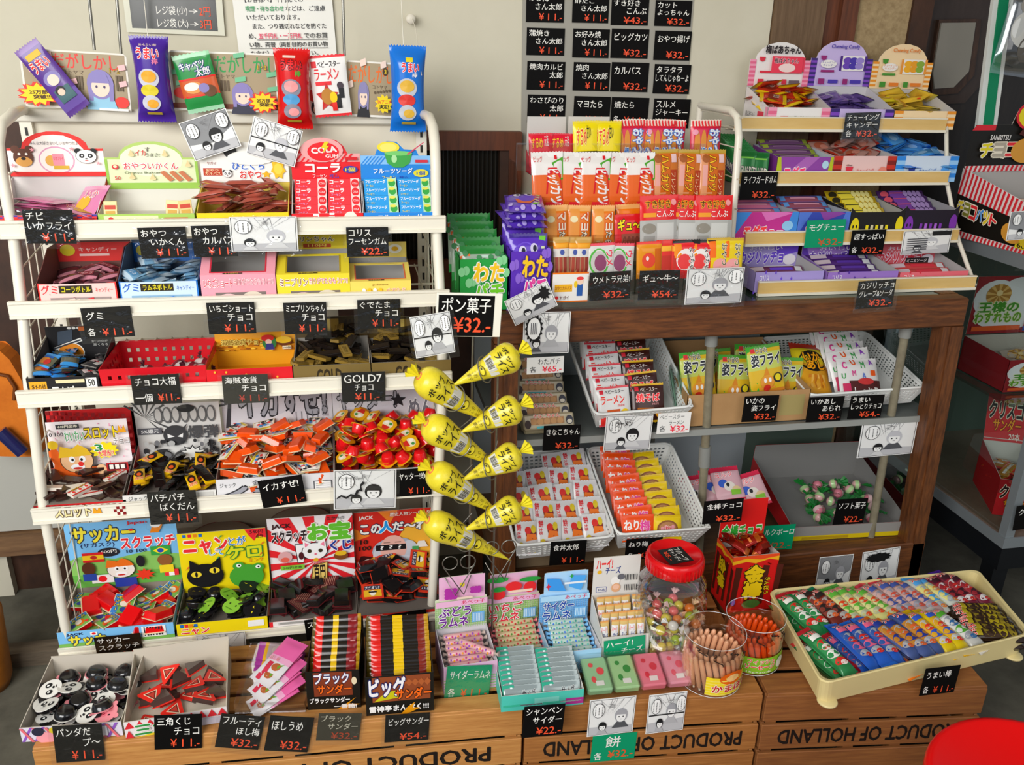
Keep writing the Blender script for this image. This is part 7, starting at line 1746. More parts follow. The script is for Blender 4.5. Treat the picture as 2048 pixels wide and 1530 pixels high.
rows(op, M6, .068, 10, .028, .028, -.012, 40, 'orange plum packet in its basket', dz=.002, jit=4, seed=3)
rows(yp, M6, .150, 9, .026, .030, -.02, 42, 'yellow plum packet in its basket', dz=.001, jit=4, seed=5)
mb = MB()
for M_, w_, d_ in ((M5, w5, d5), (M6, w6, d6)):
 pass
rt = M5 @ V((w5 * .5, d5 * .55, -.08))
mb.bevbox(M5[0][3] + .03, (M6 @ V((w6, 0, 0))).x - .05, 1.95, 2.3, floorz, floorz + .07, mat('8b7a62', .7), None, .004)
tag(mb.build('prop_board'), 'dull board propping up the two jutting baskets inside the showcase', 'board')
# grey tray of twisted soft candy
a, b, c, e = atz(1580, 1017, .305), atz(1818, 977, .305), atz(1528, 870, .305), atz(1742, 862, .305)
dd = .30
M7 = T3((at(1585, 1042, 1.965).x, 1.965, floorz + .002)) @ RZ(-3)
w7 = at(1815, 1000, 1.965).x - at(1585, 1042, 1.965).x
t7 = carton('candy_tray', 'grey lined low box with twisted pink and green candies in the showcase', 'box', 0, w7, 0, 0, .32, .05, .085, 'b8282c', '8b8a88', None, [R_(0, 0, 1, 1, '9a9894'), R_(0, 0, 1, .32, 'd8c02a'), R_(.1, .04, .5, .24, 'b89a2a')], hb=.13, M=M7 @ RX(7))
tp = []
for nm, col, tw in (('green', 'e0b8b4', '2a7a3a'), ('pink', 'd88a98', '3a7a48')):
 q = mk_candy('twist_candy', nm, 'candy', 'twisted soft candies', .014, col, mat(tw, .2, 0, .4), 1.9)
 mb = MB(); mb.lathe([(.0155, -.006), (.016, 0), (.0155, .006)], mat('b8d8a0' if nm == 'green' else 'e8c8c8', .15), 12, RX(90) @ RY(90), True, False); mb.build('band', q)
 tp.append(q)
tp[0]['label'] = 'pale twisted soft candy with green ends in the grey lined box'; tp[1]['label'] = 'pink twisted soft candy with green ends in the grey lined box'
pile(tp, w7 * .25, w7 * .92, .03, .27, .004, 24, .05, .024, 91, 30, M=M7 @ RX(7), zmax=.05)
mp_ = mk_pouch('biscuit_packet', 'm', 'packet', 'pink topped milk biscuit packets', .085, .105, .018, 'd8b0b8', ((.84, 1, 'c83a54'), (0, .1, 'c83a54')), [T_('ミルク', .1, .68, .7, .83, 'e8485a', 'f4ecec', .03), E_(.3, .5, .16, .12, '3a5ab0'), E_(.5, .4, .2, .14, 'e8e0d8'), E_(.45, .45, .06, .06, '2a2a2c'), E_(.72, .3, .16, .1, 'e0c8a0'), R_(.5, .16, .85, .3, '8ac04a')])
for k, (px, py, r_) in enumerate(((1392, 985, -6), (1430, 975, 3), (1455, 968, -3), (1502, 980, -14))):
 c = at(px, py, 2.02 - .012 * k)
 place(mp_, T3((c.x, 2.02 - .012 * k, max(c.z, floorz + .04))) @ RY(r_) @ RX(-48), 'pink topped milk biscuit packet on the showcase floor, %s from the left' % ORD[k])
# ================================================================ boxes on the stepped rack
def rbox(tier, lab, xl, xr, rim, d, out, inn, hy=None, hcol='', hart=None, ol=None, front=None, hs=.075, sfront=None, name='candy_box', sp=None, hb=None, sides=None, fl=0.0):
 z, yf = RR[tier]
 z += .006; yf += .012
 a, b = at(xl, rim, yf).x, at(xr, rim, yf).x
 hf = at((xl + xr) / 2, rim, yf).z - z
 hdr = None
 if hy:
  xm = (xl + xr) / 2 - 40
  hdr = dict(z0=at(xm, hy[0], yf + d).z - z, z1=at(xm, hy[1], yf + d).z - z, col=hcol, art=hart, ol=ol)
  hdr = {k: v for k, v in hdr.items() if v is not None}
  hs = hdr['z0'] if hs is None else hs
 carton(name, lab, BX, a, b, yf, z, d, hf, hs, out, inn, hdr, front, hb=hb, sfront=sfront, sideprint=sp, sides=sides, fl=fl)
 return a + .002, b - .002, yf + .002, yf + d - .002, z + .002 + fl
ARC = arch(.08, .92, .55)
def edge(c1, c2, n=12, w=.1):
 o = []
 for x0, x1 in ((0, w), (1 - w, 1)):
  for k in range(n):
   o.append(R_(x0, k / n * .6, x1, (k + 1) / n * .6, c1 if k % 2 else c2))
 return o
SF = [(0, 0), (1, 0), (1, 1), (.86, 1), (.80, .78), (.2, .78), (.14, 1), (0, 1)]
def chew(base, e1, e2, logo, ttl, tc, fruit, wc, tsub):
 h = [R_(0, 0, 1, .6, base), E_(.5, .55, .42, .45, base)] + edge(e1, e2) + [P_([(.14, .66), (.24, .66), (.23, .58), (.19, .55), (.15, .58)], logo), R_(.46, .34, .9, .66, 'f0ece8'), R_(.46, .34, .5, .66, wc), R_(.86, .34, .9, .66, wc), *[E_(.58 + .1 * (k % 3), .44 + .12 * (k // 3), .07, .07, fruit[k % len(fruit)]) for k in range(6)], R_(.16, .3, .38, .35, logo), R_(.14, .04, .24, .16, logo), R_(.3, .06, .46, .14, tc), R_(.54, .04, .62, .16, logo), R_(.66, .06, .84, .14, tc)]
 if tsub:
  h += [T_('Chewing Candy', .28, .8, .74, .9, tc, None, .03), E_(.27, .48, .13, .09, 'f0ece8'), T_('チューイング', .16, .49, .38, .54, tc), T_('キャンデー', .18, .43, .38, .48, tc)]
 else:
  h += [T_('梅ばあちゃん', .22, .74, .8, .92, '2a2226', None, .06), R_(.34, .3, .86, .68, 'd8445a'), T_('梅ばあちゃん', .38, .52, .78, .64, '3a2026', 'f0c0c8', .03), E_(.6, .42, .14, .1, 'f2dcd8')]
 f = [R_(0, 0, 1, 1, base)] + [R_(x0, k / 6, x1, (k + 1) / 6, e1 if k % 2 else e2) for x0, x1 in ((0, .14), (.86, 1)) for k in range(6)] + [P_([(.2, .6), (.32, .6), (.3, .35), (.26, .25), (.22, .35)], logo)]
 f += [T_('チューイング', .38, .35, .66, .55, tc), E_(.8, .4, .07, .2, fruit[0])] if tsub else [T_('梅ばあちゃん', .42, .2, .78, .6, '2a2226', None, .05), E_(.36, .35, .05, .18, 'b8b0b0')]
 return h, f
SPR = [(.13, .10), (.03, .05)]
h, f = chew('ece8e6', 'e8a0b8', 'd8708f', 'c8384a', '', '6a5a60', ['d8445a'], 'd8445a', False)
ra = rbox(0, 'white and pink plum candy box with arched board on the top step', 1537, 1661, 215, .15, 'e6dfe0', 'c9c6c4', (172, 84), 'ece8e6', h, ARC, f, None, SF, fl=.034, sp=[R_(0, 0, 1, 1, 'e9e4e4'), T_('梅ばあちゃん', .1, .4, .5, .7, '2a2226'), R_(.6, .35, .85, .75, 'd8445a'), R_(.9, 0, 1, 1, 'e8a0b8')])
cp1 = mk_pouch('chewing_candy', 'red and yellow chewing candy packet in the plum box', 'candy packet', 'plum chewing candies', .06, .075, .010, 'b8402a', ((.84, 1, 'e0c030'), (0, .14, 'e0c030')), [E_(.5, .5, .3, .2, '7a2a1c'), T_('梅', .3, .5, .6, .7, '2a1a18', 'f0d0c0', .03)], rough=.2, nu=7)
pile([cp1], ra[0], ra[1], ra[2], ra[3], ra[4], 26, .055, .011, 101, 26, flip=.1, zmax=.075, curve=.6)
h, f = chew('c8b8e0', '3a2a6a', '7a4ab0', '8a2a6a', '', '4a3a9a', ['6a4aa8', '4a3a9a', '9a8ac8'], '4a2a7a', True)
ra = rbox(0, 'lilac chewing candy box with arched board on the top step', 1662, 1788, 218, .15, 'c8b8e0', 'c9c6c8', (172, 80), 'c8b8e0', h, ARC, f, None, SF, fl=.034)
cp2 = mk_pouch('chewing_candy', 'clear purple chewing candy packet in the lilac box', 'candy packet', 'purple chewing candies', .06, .07, .011, '6f5a92', ((.86, 1, '4a3a78'),), [E_(.45, .5, .3, .24, '8a74a8'), E_(.55, .4, .2, .16, '54407c')], rough=.15, nu=7)
pile([cp2], ra[0], ra[1], ra[2], ra[3], ra[4], 16, .055, .011, 102, 26, flip=.1, zmax=.06, curve=.6)
h, f = chew('eed6b0', 'e0953a', 'f0d8b0', '4a8a3a', '', 'd8823a', ['e8b03a', 'e0a03a', '8aa84a'], 'e09a4a', True)
ra = rbox(0, 'pale orange chewing candy box with arched board on the top step', 1790, 1912, 222, .15, 'e8c898', 'c9c6c4', (178, 88), 'eed6b0', h, ARC, f, None, SF, fl=.034)
cp3 = mk_pouch('chewing_candy', 'clear yellow chewing candy packet in the pale orange box', 'candy packet', 'yellow chewing candies', .06, .07, .011, 'd8bc52', ((.86, 1, 'd8cc3a'),), [E_(.45, .5, .3, .24, 'e0c070'), E_(.55, .4, .2, .16, 'c89a3a'), E_(.2, .2, .1, .08, 'c84a2a')], rough=.15, nu=7)
pile([cp3], ra[0], ra[1], ra[2], ra[3], ra[4], 18, .055, .011, 103, 30, flip=.1, zmax=.065, curve=.6)
# second step
z, yf = RR[1]
LG = [P_([(0, 0), (1, 0), (1, .3), (0, .55)], '4a2a5a'), T_('LIFEGUARD', .05, .15, .95, .4, 'e8e4d8', '2a1a2a', .04), R_(.1, .7, .9, .76, '7ac04a')]
lg = mk_pouch('gum_packet', 'l', 'gum packet', 'green gum packets', .062, .072, .009, '1f6a34', (), LG, nu=7, rough=.18, metal=.2)
x0 = at(1462, 300, yf + .02).x
lb = carton('gum_tray', 'low green open tray of upright green gum packets on the second step', BX, RX0 - .012, RX0 + .10, yf + .012, z + .006, .16, .02, .06, '2a6a3c', '8a9a8a', None, [R_(.1, .1, .9, .9, '5a9a6a')])
for k in range(13):
 place(lg, T3((RX0 + .03 + (.032 if k == 0 else .0), yf + .026 + .0105 * k, z + .05 + .003 * k)) @ RZ(-24) @ RX(-14), 'green gum packet standing in the low green tray, %s from the front' % ORD[k])
MG = [R_(0, 0, 1, 1, '8a4a9a'), P_([(0, 0), (.12, 0), (.06, 1), (0, 1)], 'b8c03a'), P_([(.9, 0), (1, 0), (1, 1), (.95, 1)], 'b8c03a'), P_([(.1, .2), (.5, 1), (.75, 1), (.4, .2)], 'a86ab0'), T_('モグチュー', .14, .1, .8, .6, 'e8487a', 'f4ecf0', .06), E_(.86, .7, .06, .16, 'b8d8e8')]
def stack(p, xl, xr, y0, n, dy, z0, dz, lean, lab, lay2=0):
 for k in range(n):
  place(p, T3(((xl + xr) / 2, y0 + dy * k, z0 + dz * k)) @ RX(-lean), '%s, %s from the front' % (lab, ORD[k]))
ra = rbox(1, 'purple and lime printed box of long gum packs on the second step', 1556, 1668, 314, .155, '7a3a8a', 'bcc4cc', front=MG, hs=.085)
mg = mk_pouch('gum_stick', 'mg', 'gum pack', 'purple gum packs', ra[1] - ra[0] - .01, .03, .014, '6a4a6c', ((.8, 1, '8a9a4a'),), [R_(.02, .3, .12, .8, '9aa84a'), R_(.2, .35, .8, .5, '9a7a98'), R_(.88, .2, .98, .8, '9aa84a')], nu=10, nv=6, crimp=.1, serr=False, rough=.2)
stack(mg, ra[0], ra[1], ra[2] + .035, 5, .026, ra[4] + .045, .011, 58, 'long purple gum pack in the purple and lime box')
h, f = chew('e8c8c4', 'b83a2c', '7a2420', 'c8384a', '', 'c85a5a', ['d88a7a', 'c86a6a'], 'b83a2c', True)
ra = rbox(1, 'pale pink chewing candy box with red edges on the second step', 1669, 1793, 312, .155, 'd8a8a4', 'c4c2c2', front=f, hs=.085, sfront=SF, fl=.036)
cp4 = mk_pouch('chewing_candy', 'clear cola brown chewing candy packet in the pale pink box', 'candy packet', 'brown chewing candies', .06, .07, .011, 'b08a80', ((.86, 1, 'a83a2c'),), [E_(.45, .5, .3, .24, 'a8604a'), E_(.6, .4, .2, .16, 'c88a7a')], rough=.15, nu=7)
pile([cp4], ra[0], ra[1], ra[2], ra[3], ra[4], 24, .055, .012, 104, 30, flip=.1, zmax=.06, curve=.5)
h, f = chew('d0dcea', '3a86d0', '9cc8ec', '2a3a8a', '', '3a6ab0', ['5a9ad8', '8ac0e8'], '3a86d0', True)
ra = rbox(1, 'pale blue chewing candy box with blue edges on the second step', 1795, 1918, 312, .155, 'a8c4e0', 'c4c8cc', front=f, hs=.085, sfront=SF, fl=.036)
cp5 = mk_pouch('chewing_candy', 'blue chewing candy packet in the pale blue box', 'candy packet', 'blue chewing candies', .065, .075, .011, '5a96c8', ((.84, 1, '3a86d8'), (0, .14, '3a86d8')), [E_(.45, .5, .3, .22, '7ab0dc'), E_(.6, .4, .2, .16, 'a8cce8')], rough=.15, nu=7)
pile([cp5], ra[0], ra[1], ra[2], ra[3], ra[4], 22, .058, .012, 105, 26, flip=.1, zmax=.07, curve=.5)
# third step
def mogu(c, sh, c2):
 return [R_(0, 0, 1, 1, c), P_([(0, .2), (.25, 1), (0, 1)], c2), P_([(.75, 0), (1, 0), (1, 1), (.9, 1)], c2), P_([(.5, .7), (.9, .95), (.8, 1), (.4, 1)], sh), T_('モグチュー', .16, .12, .78, .55, 'e8484a', 'f6eef2', .07), E_(.84, .55, .09, .16, '9ac8e8')]
for xl, xr, c, sh, c2, lab, g, sc in ((1472, 1598, 'b83a8a', 'd87ab8', '4a8ad0', 'magenta and blue printed box of long gum packs on the third step', 'pink gum packs', 'c0708c'), (1599, 1702, '3a4aa0', '8a4a9a', '5a7ac8', 'navy blue printed box of long gum packs on the third step', 'blue and red gum packs', '8a5060')):
 ra = rbox(2, lab, xl, xr, 424, .155, c, 'a8acb4', front=mogu(c, sh, c2), hs=.08)
 q = mk_pouch('gum_stick', 'gs', 'gum pack', g, ra[1] - ra[0] - .008, .03, .014, sc, ((.7, 1, '5a6ab0'),), [R_(.04, .2, .14, .8, '6a9ad0'), R_(.25, .35, .8, .55, 'd8a0b0'), R_(.86, .2, .97, .8, '6a9ad0')], nu=10, nv=6, crimp=.1, serr=False, rough=.2)
 stack(q, ra[0], ra[1], ra[2] + .03, 5, .027, ra[4] + .04, .012, 58, 'long gum pack in the ' + lab.split(' printed')[0] + ' box')
def sour(bk, tc, p, xl, xr, lab, col, cols, g, rim):
 f = [R_(0, 0, 1, 1, bk), E_(.1, .45, .08, .36, tc), E_(.07, .5, .015, .06, bk), E_(.13, .5, .015, .06, bk), E_(.92, .55, .07, .3, tc), *[R_(.3 + .09 * k, .1, .35 + .09 * k, .55, [tc, p][k % 2]) for k in range(5)]]
 ra = rbox(2, lab, xl, xr, rim, .16, bk, 'a0a0a2', front=f, hs=.095, sfront=[(0, 0), (1, 0), (1, 1.15), (.88, .95), (.8, .6), (.2, .6), (.12, .95), (0, 1.15)], sp=[R_(0, 0, 1, 1, bk), E_(.3, .4, .12, .3, tc), E_(.7, .5, .12, .3, p)])
 q = mk_pouch('sour_candy', 'sc', 'candy pack', g, ra[1] - ra[0] - .012, .036, .016, col, ((.0, .1, cols[0]),), [E_(.12, .5, .08, .3, cols[1]), R_(.22, .2, .5, .8, cols[0]), *[E_(.55 + .1 * k, .5, .05, .3, cols[2]) for k in range(4)], R_(.22, .5, .5, .58, cols[1])], nu=10, nv=6, crimp=.06, serr=False, rough=.18, metal=.25)
 stack(q, ra[0], ra[1], ra[2] + .03, 6, .024, ra[4] + .035, .012, 50, ('yellow' if 'yellow' in lab else 'purple') + ' sour stick pack in its black box')
sour('1c1a1a', 'e6d430', 'd8d0b0', 1703, 1811, 'black box with yellow smiling faces, holding yellow sour packs', 'd0b434', ('e8d858', '2a2618', 'f0e8a0'), 'yellow sour packs', 424)
sour('201a26', '7a3aa0', 'a86ac8', 1812, 1919, 'black box with purple smiling faces, holding purple sour packs', '4e2f66', ('7a4a98', 'c85a6a', 'a890c0'), 'purple sour packs', 420)
# lowest step
def kaji(tc, bg, txt, sub):
 return [R_(0, 0, 1, 1, bg), P_([(0, 0), (.2, 0), (.05, 1), (0, 1)], tc), P_([(.7, .5), (1, .7), (1, 1), (.6, 1)], tc), T_(txt, .12, .3, .78, .72, tc, 'f0e8f4', .06), R_(.5, .06, .95, .2, 'e8e4ea'), E_(.88, .42, .1, .2, 'ece6ee'), T_(sub, .25, .78, .75, .92, 'f0e8f4', None, .02)]
for k, (xl, xr, tc, bg, lab, g, sc) in enumerate(((1512, 1648, '6a4ac0', 'a89ad0', 'violet and blue printed chewy candy box on the lowest step', 'dark violet chewy packs', '6a3a5a'), (1657, 1797, '5a3a98', '9a7ac0', 'purple grape chewy candy box on the lowest step', 'purple chewy packs', '4a2a6a'), (1801, 1937, 'c83a4a', 'd8707a', 'red and pink soda chewy candy box on the lowest step', 'red and white chewy packs', 'b8484a'))):
 f = [R_(0, 0, 1, 1, bg), *[S_((j * 37 % 97) / 97, (j * 59 % 89) / 89, .02, .12, 5, tc, .45) for j in range(7)], T_('コリス', .06, .55, .2, .85, 'f4f0f6', None, .02)]
 ra = rbox(3, lab, xl, xr, 543, .15, bg, 'b0aeae', (541, 487), bg, kaji(tc, bg, 'カジリッチョ', 'おいしい') + ([R_(.55, .3, .9, .5, '2a2426'), T_('ミニ&ソーダ', .57, .33, .88, .47, 'f4e8e8')] if k == 2 else []), None, f, .065, [(0, 0), (1, 0), (1, 1), (.75, .9), (.72, .5), (.28, .5), (.25, .9), (0, 1)])
 q = mk_pouch('chewy_stick', 'cs', 'candy pack', g, ra[1] - ra[0] - .02, .028, .014, sc, ((0, .12, '8a9aa8'),), [R_(.05, .25, .3, .75, 'c8b8c0'), R_(.4, .3, .8, .6, tc), R_(.84, .2, .96, .8, 'd8d8dc')], nu=10, nv=6, crimp=.08, serr=False, rough=.2)
 stack(q, ra[0], ra[1], ra[2] + .03, 3 if k != 1 else 5, .026, ra[4] + .016, .009, 55, 'chewy stick pack in the ' + lab.split(' on the')[0])
# ================================================================ far right: chocolate bars and cookies
CT = gz1 + .017
a = atx(1905, 330, 1.86)
M = T3((1.835, 1.93, CT)) @ RZ(7)
STR = [R_(0, .62, 1, 1, 'ece4e2')] + [P_([(.045 * k, .62), (.045 * k + .022, .62), (.045 * k + .05, 1), (.045 * k + .028, 1)], 'c8303a') for k in range(21)]
sidep = [R_(0, 0, 1, .66, '17140f'), *STR, R_(0, .0, 1, .10, 'ece4e2'), *[P_([(.04 * k, 0), (.04 * k + .02, 0), (.04 * k + .03, .1), (.04 * k + .01, .1)], 'c8303a') for k in range(25)], R_(.72, .1, .92, .24, 'e8d83a'), T_('60×', .74, .12, .86, .22, '2a1a10', None, .03), *[T_('チョコバット'[k], .06 + .075 * k, .34 + (.02 if k % 2 else 0), .125 + .075 * k, .56, ['e8d040', '8a8a40', 'd8343c', '3a8ad8', 'e8d040', 'd8343c'][k], 'f4ecd8', .05) for k in range(6)], E_(.68, .36, .11, .2, 'd8a04a'), E_(.86, .3, .1, .16, 'e0c83a')]
hd = [R_(0, 0, 1, .55, '17140f'), P_([(0, .55), (.25, .55), (.25, .62), (.04, .62)], 'c8303a'), R_(0, 0, 1, .08, 'ece4e2'), *[P_([(.05 * k, .0), (.05 * k + .025, .0), (.05 * k + .04, .08), (.05 * k + .015, .08)], 'c8303a') for k in range(20)], T_('SANRITSU', .2, .42, .42, .49, 'e8e4e0', None, .03), *[T_('チョコ'[k], .12 + .14 * k, .2, .25 + .14 * k, .38, ['e8d83a', 'b8b0a0', 'd8343c'][k], 'f4ecd8', .05) for k in range(3)], E_(.62, .28, .17, .17, 'd8a04a'), E_(.72, .75, .30, .24, 'c8303a'), E_(.72, .75, .27, .21, 'e8d83a'), P_([(.5, .5), (.66, .42), (.7, .56), (.55, .62)], '4a1c14'), P_([(.58, .7), (.74, .62), (.78, .78), (.62, .84)], '4a1c14'), R_(.84, .1, 1, .4, 'c8d0d8')]
cb_ = carton('chocolate_bar_box', 'black box with red and white stripes and bat shaped snacks, on the glass case', BX, 0, .34, 0, 0, .34, .11, .20, '17140f', 'b8b4b0', dict(z0=.185, z1=.40, col='17140f', art=hd, ol=[(0, 0), (1, 0), (1, .62), (.98, .8), (.88, .93), (.72, .99), (.56, .93), (.46, .8), (.42, .62), (0.03, .62)]), [R_(0, 0, 1, 1, '17140f'), R_(0, .7, 1, 1, 'e0a0a0')], hb=.2, M=M, sides=[(.27, .165)])
mp = MB(); n = 1
art(mp, sidep, lambda u, v, e: V((-e, .34 * (1 - u), v * (.11 + .09 * (1 - u)) * .985))); mp.build('side_print', cb_)
cbp = mk_pouch('chocolate_bar', 'red wrapped chocolate bar lying in the black striped box', 'chocolate bar', 'red wrapped chocolate bars', .17, .036, .016, 'b8302c', ((0, .2, '2a2020'), ), [R_(.1, .3, .3, .7, 'e0c03a'), R_(.4, .3, .8, .6, 'f0d8c8'), E_(.88, .5, .06, .3, '3a6ab0')], nu=9, nv=6, serr=False, rough=.2)
for k in range(10):
 place(cbp, M @ T3((.11 + .12 * (k % 2), .10 + .035 * (k // 2), .085 + .006 * (k // 2))) @ RZ((k * 37) % 21 - 10) @ RX(-70), 'red wrapped chocolate bar in the black striped box, %s in the %s column' % (ORD[k // 2], ('near', 'far')[k % 2]))
yq = mk_pouch('yellow_packet', 'y', 'packet', 'yellow packets on the glass case', .13, .09, .012, 'd8c42a', (), [R_(.1, .3, .9, .7, 'c8b41c')], rough=.25)
c = at(2040, 500, 1.85)
for k in range(4):
 place(yq, T3((GX + .17, GY0 + .10, CT + .010 + .013 * k)) @ RZ(8 - 3 * k) @ RX(-90), 'yellow packet stacked on the glass case below the black striped box, %s up' % ORD[k])
def cookie(w, o, cx, cy, r):
 return [E_(cx, cy, r, r * 1.1, 'a87a3a'), *[P_([(cx, cy), (cx + r * cos(a), cy + r * 1.1 * sin(a)), (cx + r * cos(a + .3), cy + r * 1.1 * sin(a + .3))], 'd8b070') for a in [k * .7 for k in range(9)]], E_(cx, cy + r * .2, r * .25, r * .3, 'e8d0a0')]
CK = lambda: [R_(0, 0, 1, 1, '8a2028'), E_(.3, .6, .3, .34, 'e8e6ea'), E_(.62, .7, .3, .28, 'e8e6ea'), E_(.5, .35, .46, .3, 'e8e6ea')] + cookie(0, 0, .32, .68, .17) + [T_('王様の', .08, .38, .62, .56, '4a8a2a', 'ece8c8', .06), T_('わすれもの', .05, .2, .68, .38, '6a9a2a', 'ece8c8', .06), R_(.04, .06, .7, .14, 'd8602a'), E_(.84, .5, .1, .11, 'f0c8a0'), E_(.84, .58, .1, .07, 'e8c83a'), P_([(.74, .1), (.96, .1), (.9, .42), (.78, .42)], 'b8302c'), R_(.74, .04, .94, .12, '2a4a9a')]
M = T3((1.87, 2.0, GSZ - .02)) @ RZ(0)
zt_ = at(1990, 552, 2.2).z - GSZ + .02
o = carton('cookie_box', 'dark red cookie box with cloud shaped board of a ribbed cookie, in the glass case', BX, 0, .26, 0, 0, .2, .10, .11, '8a2028', 'b8b0a8', dict(z0=.115, z1=zt_, col='8a2028', art=CK()), CK(), M=M)
ckp = mk_pouch('cookie_packet', 'clear packet with a ribbed cookie in the cookie box', 'packet', 'ribbed cookie packets', .08, .08, .02, 'c8b8b0', (), cookie(0, 0, .5, .5, .35), rough=.15)
pile([ckp], .005, .25, .01, .18, .004, 14, .07, .02, 111, 20, M=M, flip=0, zmax=.1)
gcard = MB(); gcard.box(0, .08, 0, .001, 0, .085, mat(GRN, .35)); gc_ = gcard.build('price_card', None, T3((2.055, 1.985, GSZ + .0)))
tag(gc_, 'green price card before the dark red cookie box in the glass case', 'price card'); prints(gc_, [T_('王様', .1, .55, .8, .9, WHT, None, .02), T_('¥32.-', .2, .1, .9, .4, 'd9663c', None, .02)], flat(.08, .085), name='lettering')
CR = [R_(0, 0, 1, 1, 'b8222a'), P_([(0, .6), (1, .9), (1, 1), (0, 1)], '8a1a20'), T_('クリスゴ', .06, .5, .94, .86, '1c1416', 'e8d8c8', .05), T_('サンダー', .2, .22, .9, .48, 'e8a02a', '7a1418', .03), T_('20本', .62, .04, .9, .2, 'f0e0d8', None, .03)]
M = T3((1.875, 1.93, gz0 + .02)) @ RZ(-24)
o = carton('wafer_box', 'red box of foil wrapped wafers on the floor of the glass case', BX, 0, .115, 0, 0, .22, .12, .15, 'b8222a', 'c8c4c0', dict(z0=.15, z1=.30, col='b8222a', art=CR, tilt=-18), CR, M=M, hb=.16)
wf = mk_pouch('wafer_packet', 'gold foil wafer packet in or beside the red wafer box', 'packet', 'gold foil wafers', .07, .045, .014, 'b8863a', ((0, .15, 'c83a34'), (.85, 1, 'c83a34')), [R_(.1, .4, .9, .6, 'd8d4d0'), T_('クリスゴ', .15, .42, .85, .58, '2a1a18')], nu=7, rough=.18, metal=.3)
pile([wf], .004, .11, .01, .2, .06, 14, .06, .015, 112, 22, M=M, flip=0, zmax=.1)
pile([wf], .13, .22, .02, .12, .003, 5, .06, .015, 113, 22, M=M, flip=0, zmax=.05)
# ================================================================ on the crates
def cbox(name, lab, FL, FR, d, hf, hs, out, inn, hdr=None, front=None, z=CRZ + .001, cat=BX, rimy=None, **kw):
 """open box on the crates: front bottom corners in the photograph; hdr=(art, colour, outline, ybottom, ytop, xmid)"""
 a, b = atz(*FL, z), atz(*FR, z)
 w = (b - a).length
 yaw = atan2(b.y - a.y, b.x - a.x)
 M = T3(a) @ Matrix.Rotation(yaw, 4, 'Z')
 if rimy:
  hf = at((FL[0] + FR[0]) / 2, rimy, (a.y + b.y) / 2).z - z
 H = None
 if hdr:
  Yb = (M @ V((w / 2, d, 0))).y
  H = dict(z0=at(hdr[5], hdr[3], Yb).z - z, z1=at(hdr[5], hdr[4], Yb).z - z, col=hdr[1], art=hdr[0])
  if hdr[2]:
   H['ol'] = hdr[2]
  if hs is None:
   hs = H['z0']
 o = carton(name, lab, cat, 0, w, 0, 0, d, hf, hs, out, inn, H, front, M=M, **kw)
 return M, w, d, hf, hs
KB = 'b9b2a4'
f = [R_(0, 0, 1, 1, 'dcd8e4'), *[P_([(.12 * k, 0), (.12 * k + .03, 0), (.12 * k + .13, 1), (.12 * k + .10, 1)], '8a5ab0') for k in range(8)], *[P_([(.12 * k + .1, 0), (.12 * k + .13, 0), (.12 * k + .03, 1), (.12 * k, 1)], 'd8707a') for k in range(8)], E_(.25, .3, .1, .4, 'e8a0a8'), E_(.18, .75, .06, .3, '2a2a3a'), E_(.35, .8, .06, .25, 'e0c83a'), R_(.6, .2, .86, .9, 'e8e4ec')]
M, w, d, hf, hs = cbox('candy_box', 'open cardboard box of black cup sweets with panda and pig lids', (45, 1484), (247, 1470), .185, .036, .062, KB, 'c9c1b4', None, f, hb=.066, bulge=1)
pnl = mk_disc('face_sweet', 'black cup sweet with a panda face lid', 'round sweet', 'panda faced sweets', .0235, .015, '161517', 'e6e4de', [E_(.3, .55, .13, .15, '1c1c1e'), E_(.7, .55, .13, .15, '1c1c1e'), E_(.31, .57, .05, .06, 'f0f0ec'), E_(.69, .57, .05, .06, 'f0f0ec'), E_(.5, .36, .07, .05, '1c1c1e'), R_(.42, .22, .58, .25, '3a2a2a')], [(-.72, .72, .34, '1c1a1c'), (.72, .72, .34, '1c1a1c')])
pgl = mk_disc('face_sweet', 'black cup sweet with a pink pig face lid', 'round sweet', 'pig faced sweets', .0235, .015, '161517', 'e4949c', [E_(.5, .42, .2, .14, 'd87a86'), E_(.43, .42, .03, .06, '8a2a3a'), E_(.57, .42, .03, .06, '8a2a3a'), E_(.3, .62, .04, .05, '2a1a1c'), E_(.7, .62, .04, .05, '2a1a1c')], [(-.65, .8, .24, 'e4949c'), (.65, .8, .24, 'e4949c')])
pile([pnl, pgl, pnl], .004, w - .004, .006, d - .01, .003, 44, .047, .0155, 123, 18, M=M, flip=.4, cup=1, zmax=.034, curve=.1)
f = [R_(0, 0, 1, 1, 'e8e0e0'), *[P_([(.1 * k, .55), (.1 * k + .1, .55), (.1 * k + .05, 1)], 'c8303a') for k in range(10)], *[P_([(.0, 0), (.08, 0), (.04, .5)], 'c8303a')], T_('三角', .1, .08, .42, .8, '3a8a4a', 'f4f0e8', .06), P_([(.1, 0), (.5, 0), (.45, .3)], 'e0c83a'), R_(.74, .08, .96, .5, 'c8c4d0')]
M, w, d, hf, hs = cbox('candy_box', 'open cardboard box of triangular chocolates with red lottery corners', (252, 1476), (457, 1442), .185, .04, .07, KB, 'cfc7b8', None, f, hb=.08)
tr = mk_tri('triangle_chocolate', 'dark triangular chocolate with a red edged corner card', 'chocolate', 'triangular chocolates', .052, .014)
pile([tr], .01, w - .01, .01, d - .02, .003, 17, .05, .0155, 122, 22, M=M, flip=.3, zmax=.05, curve=.25)
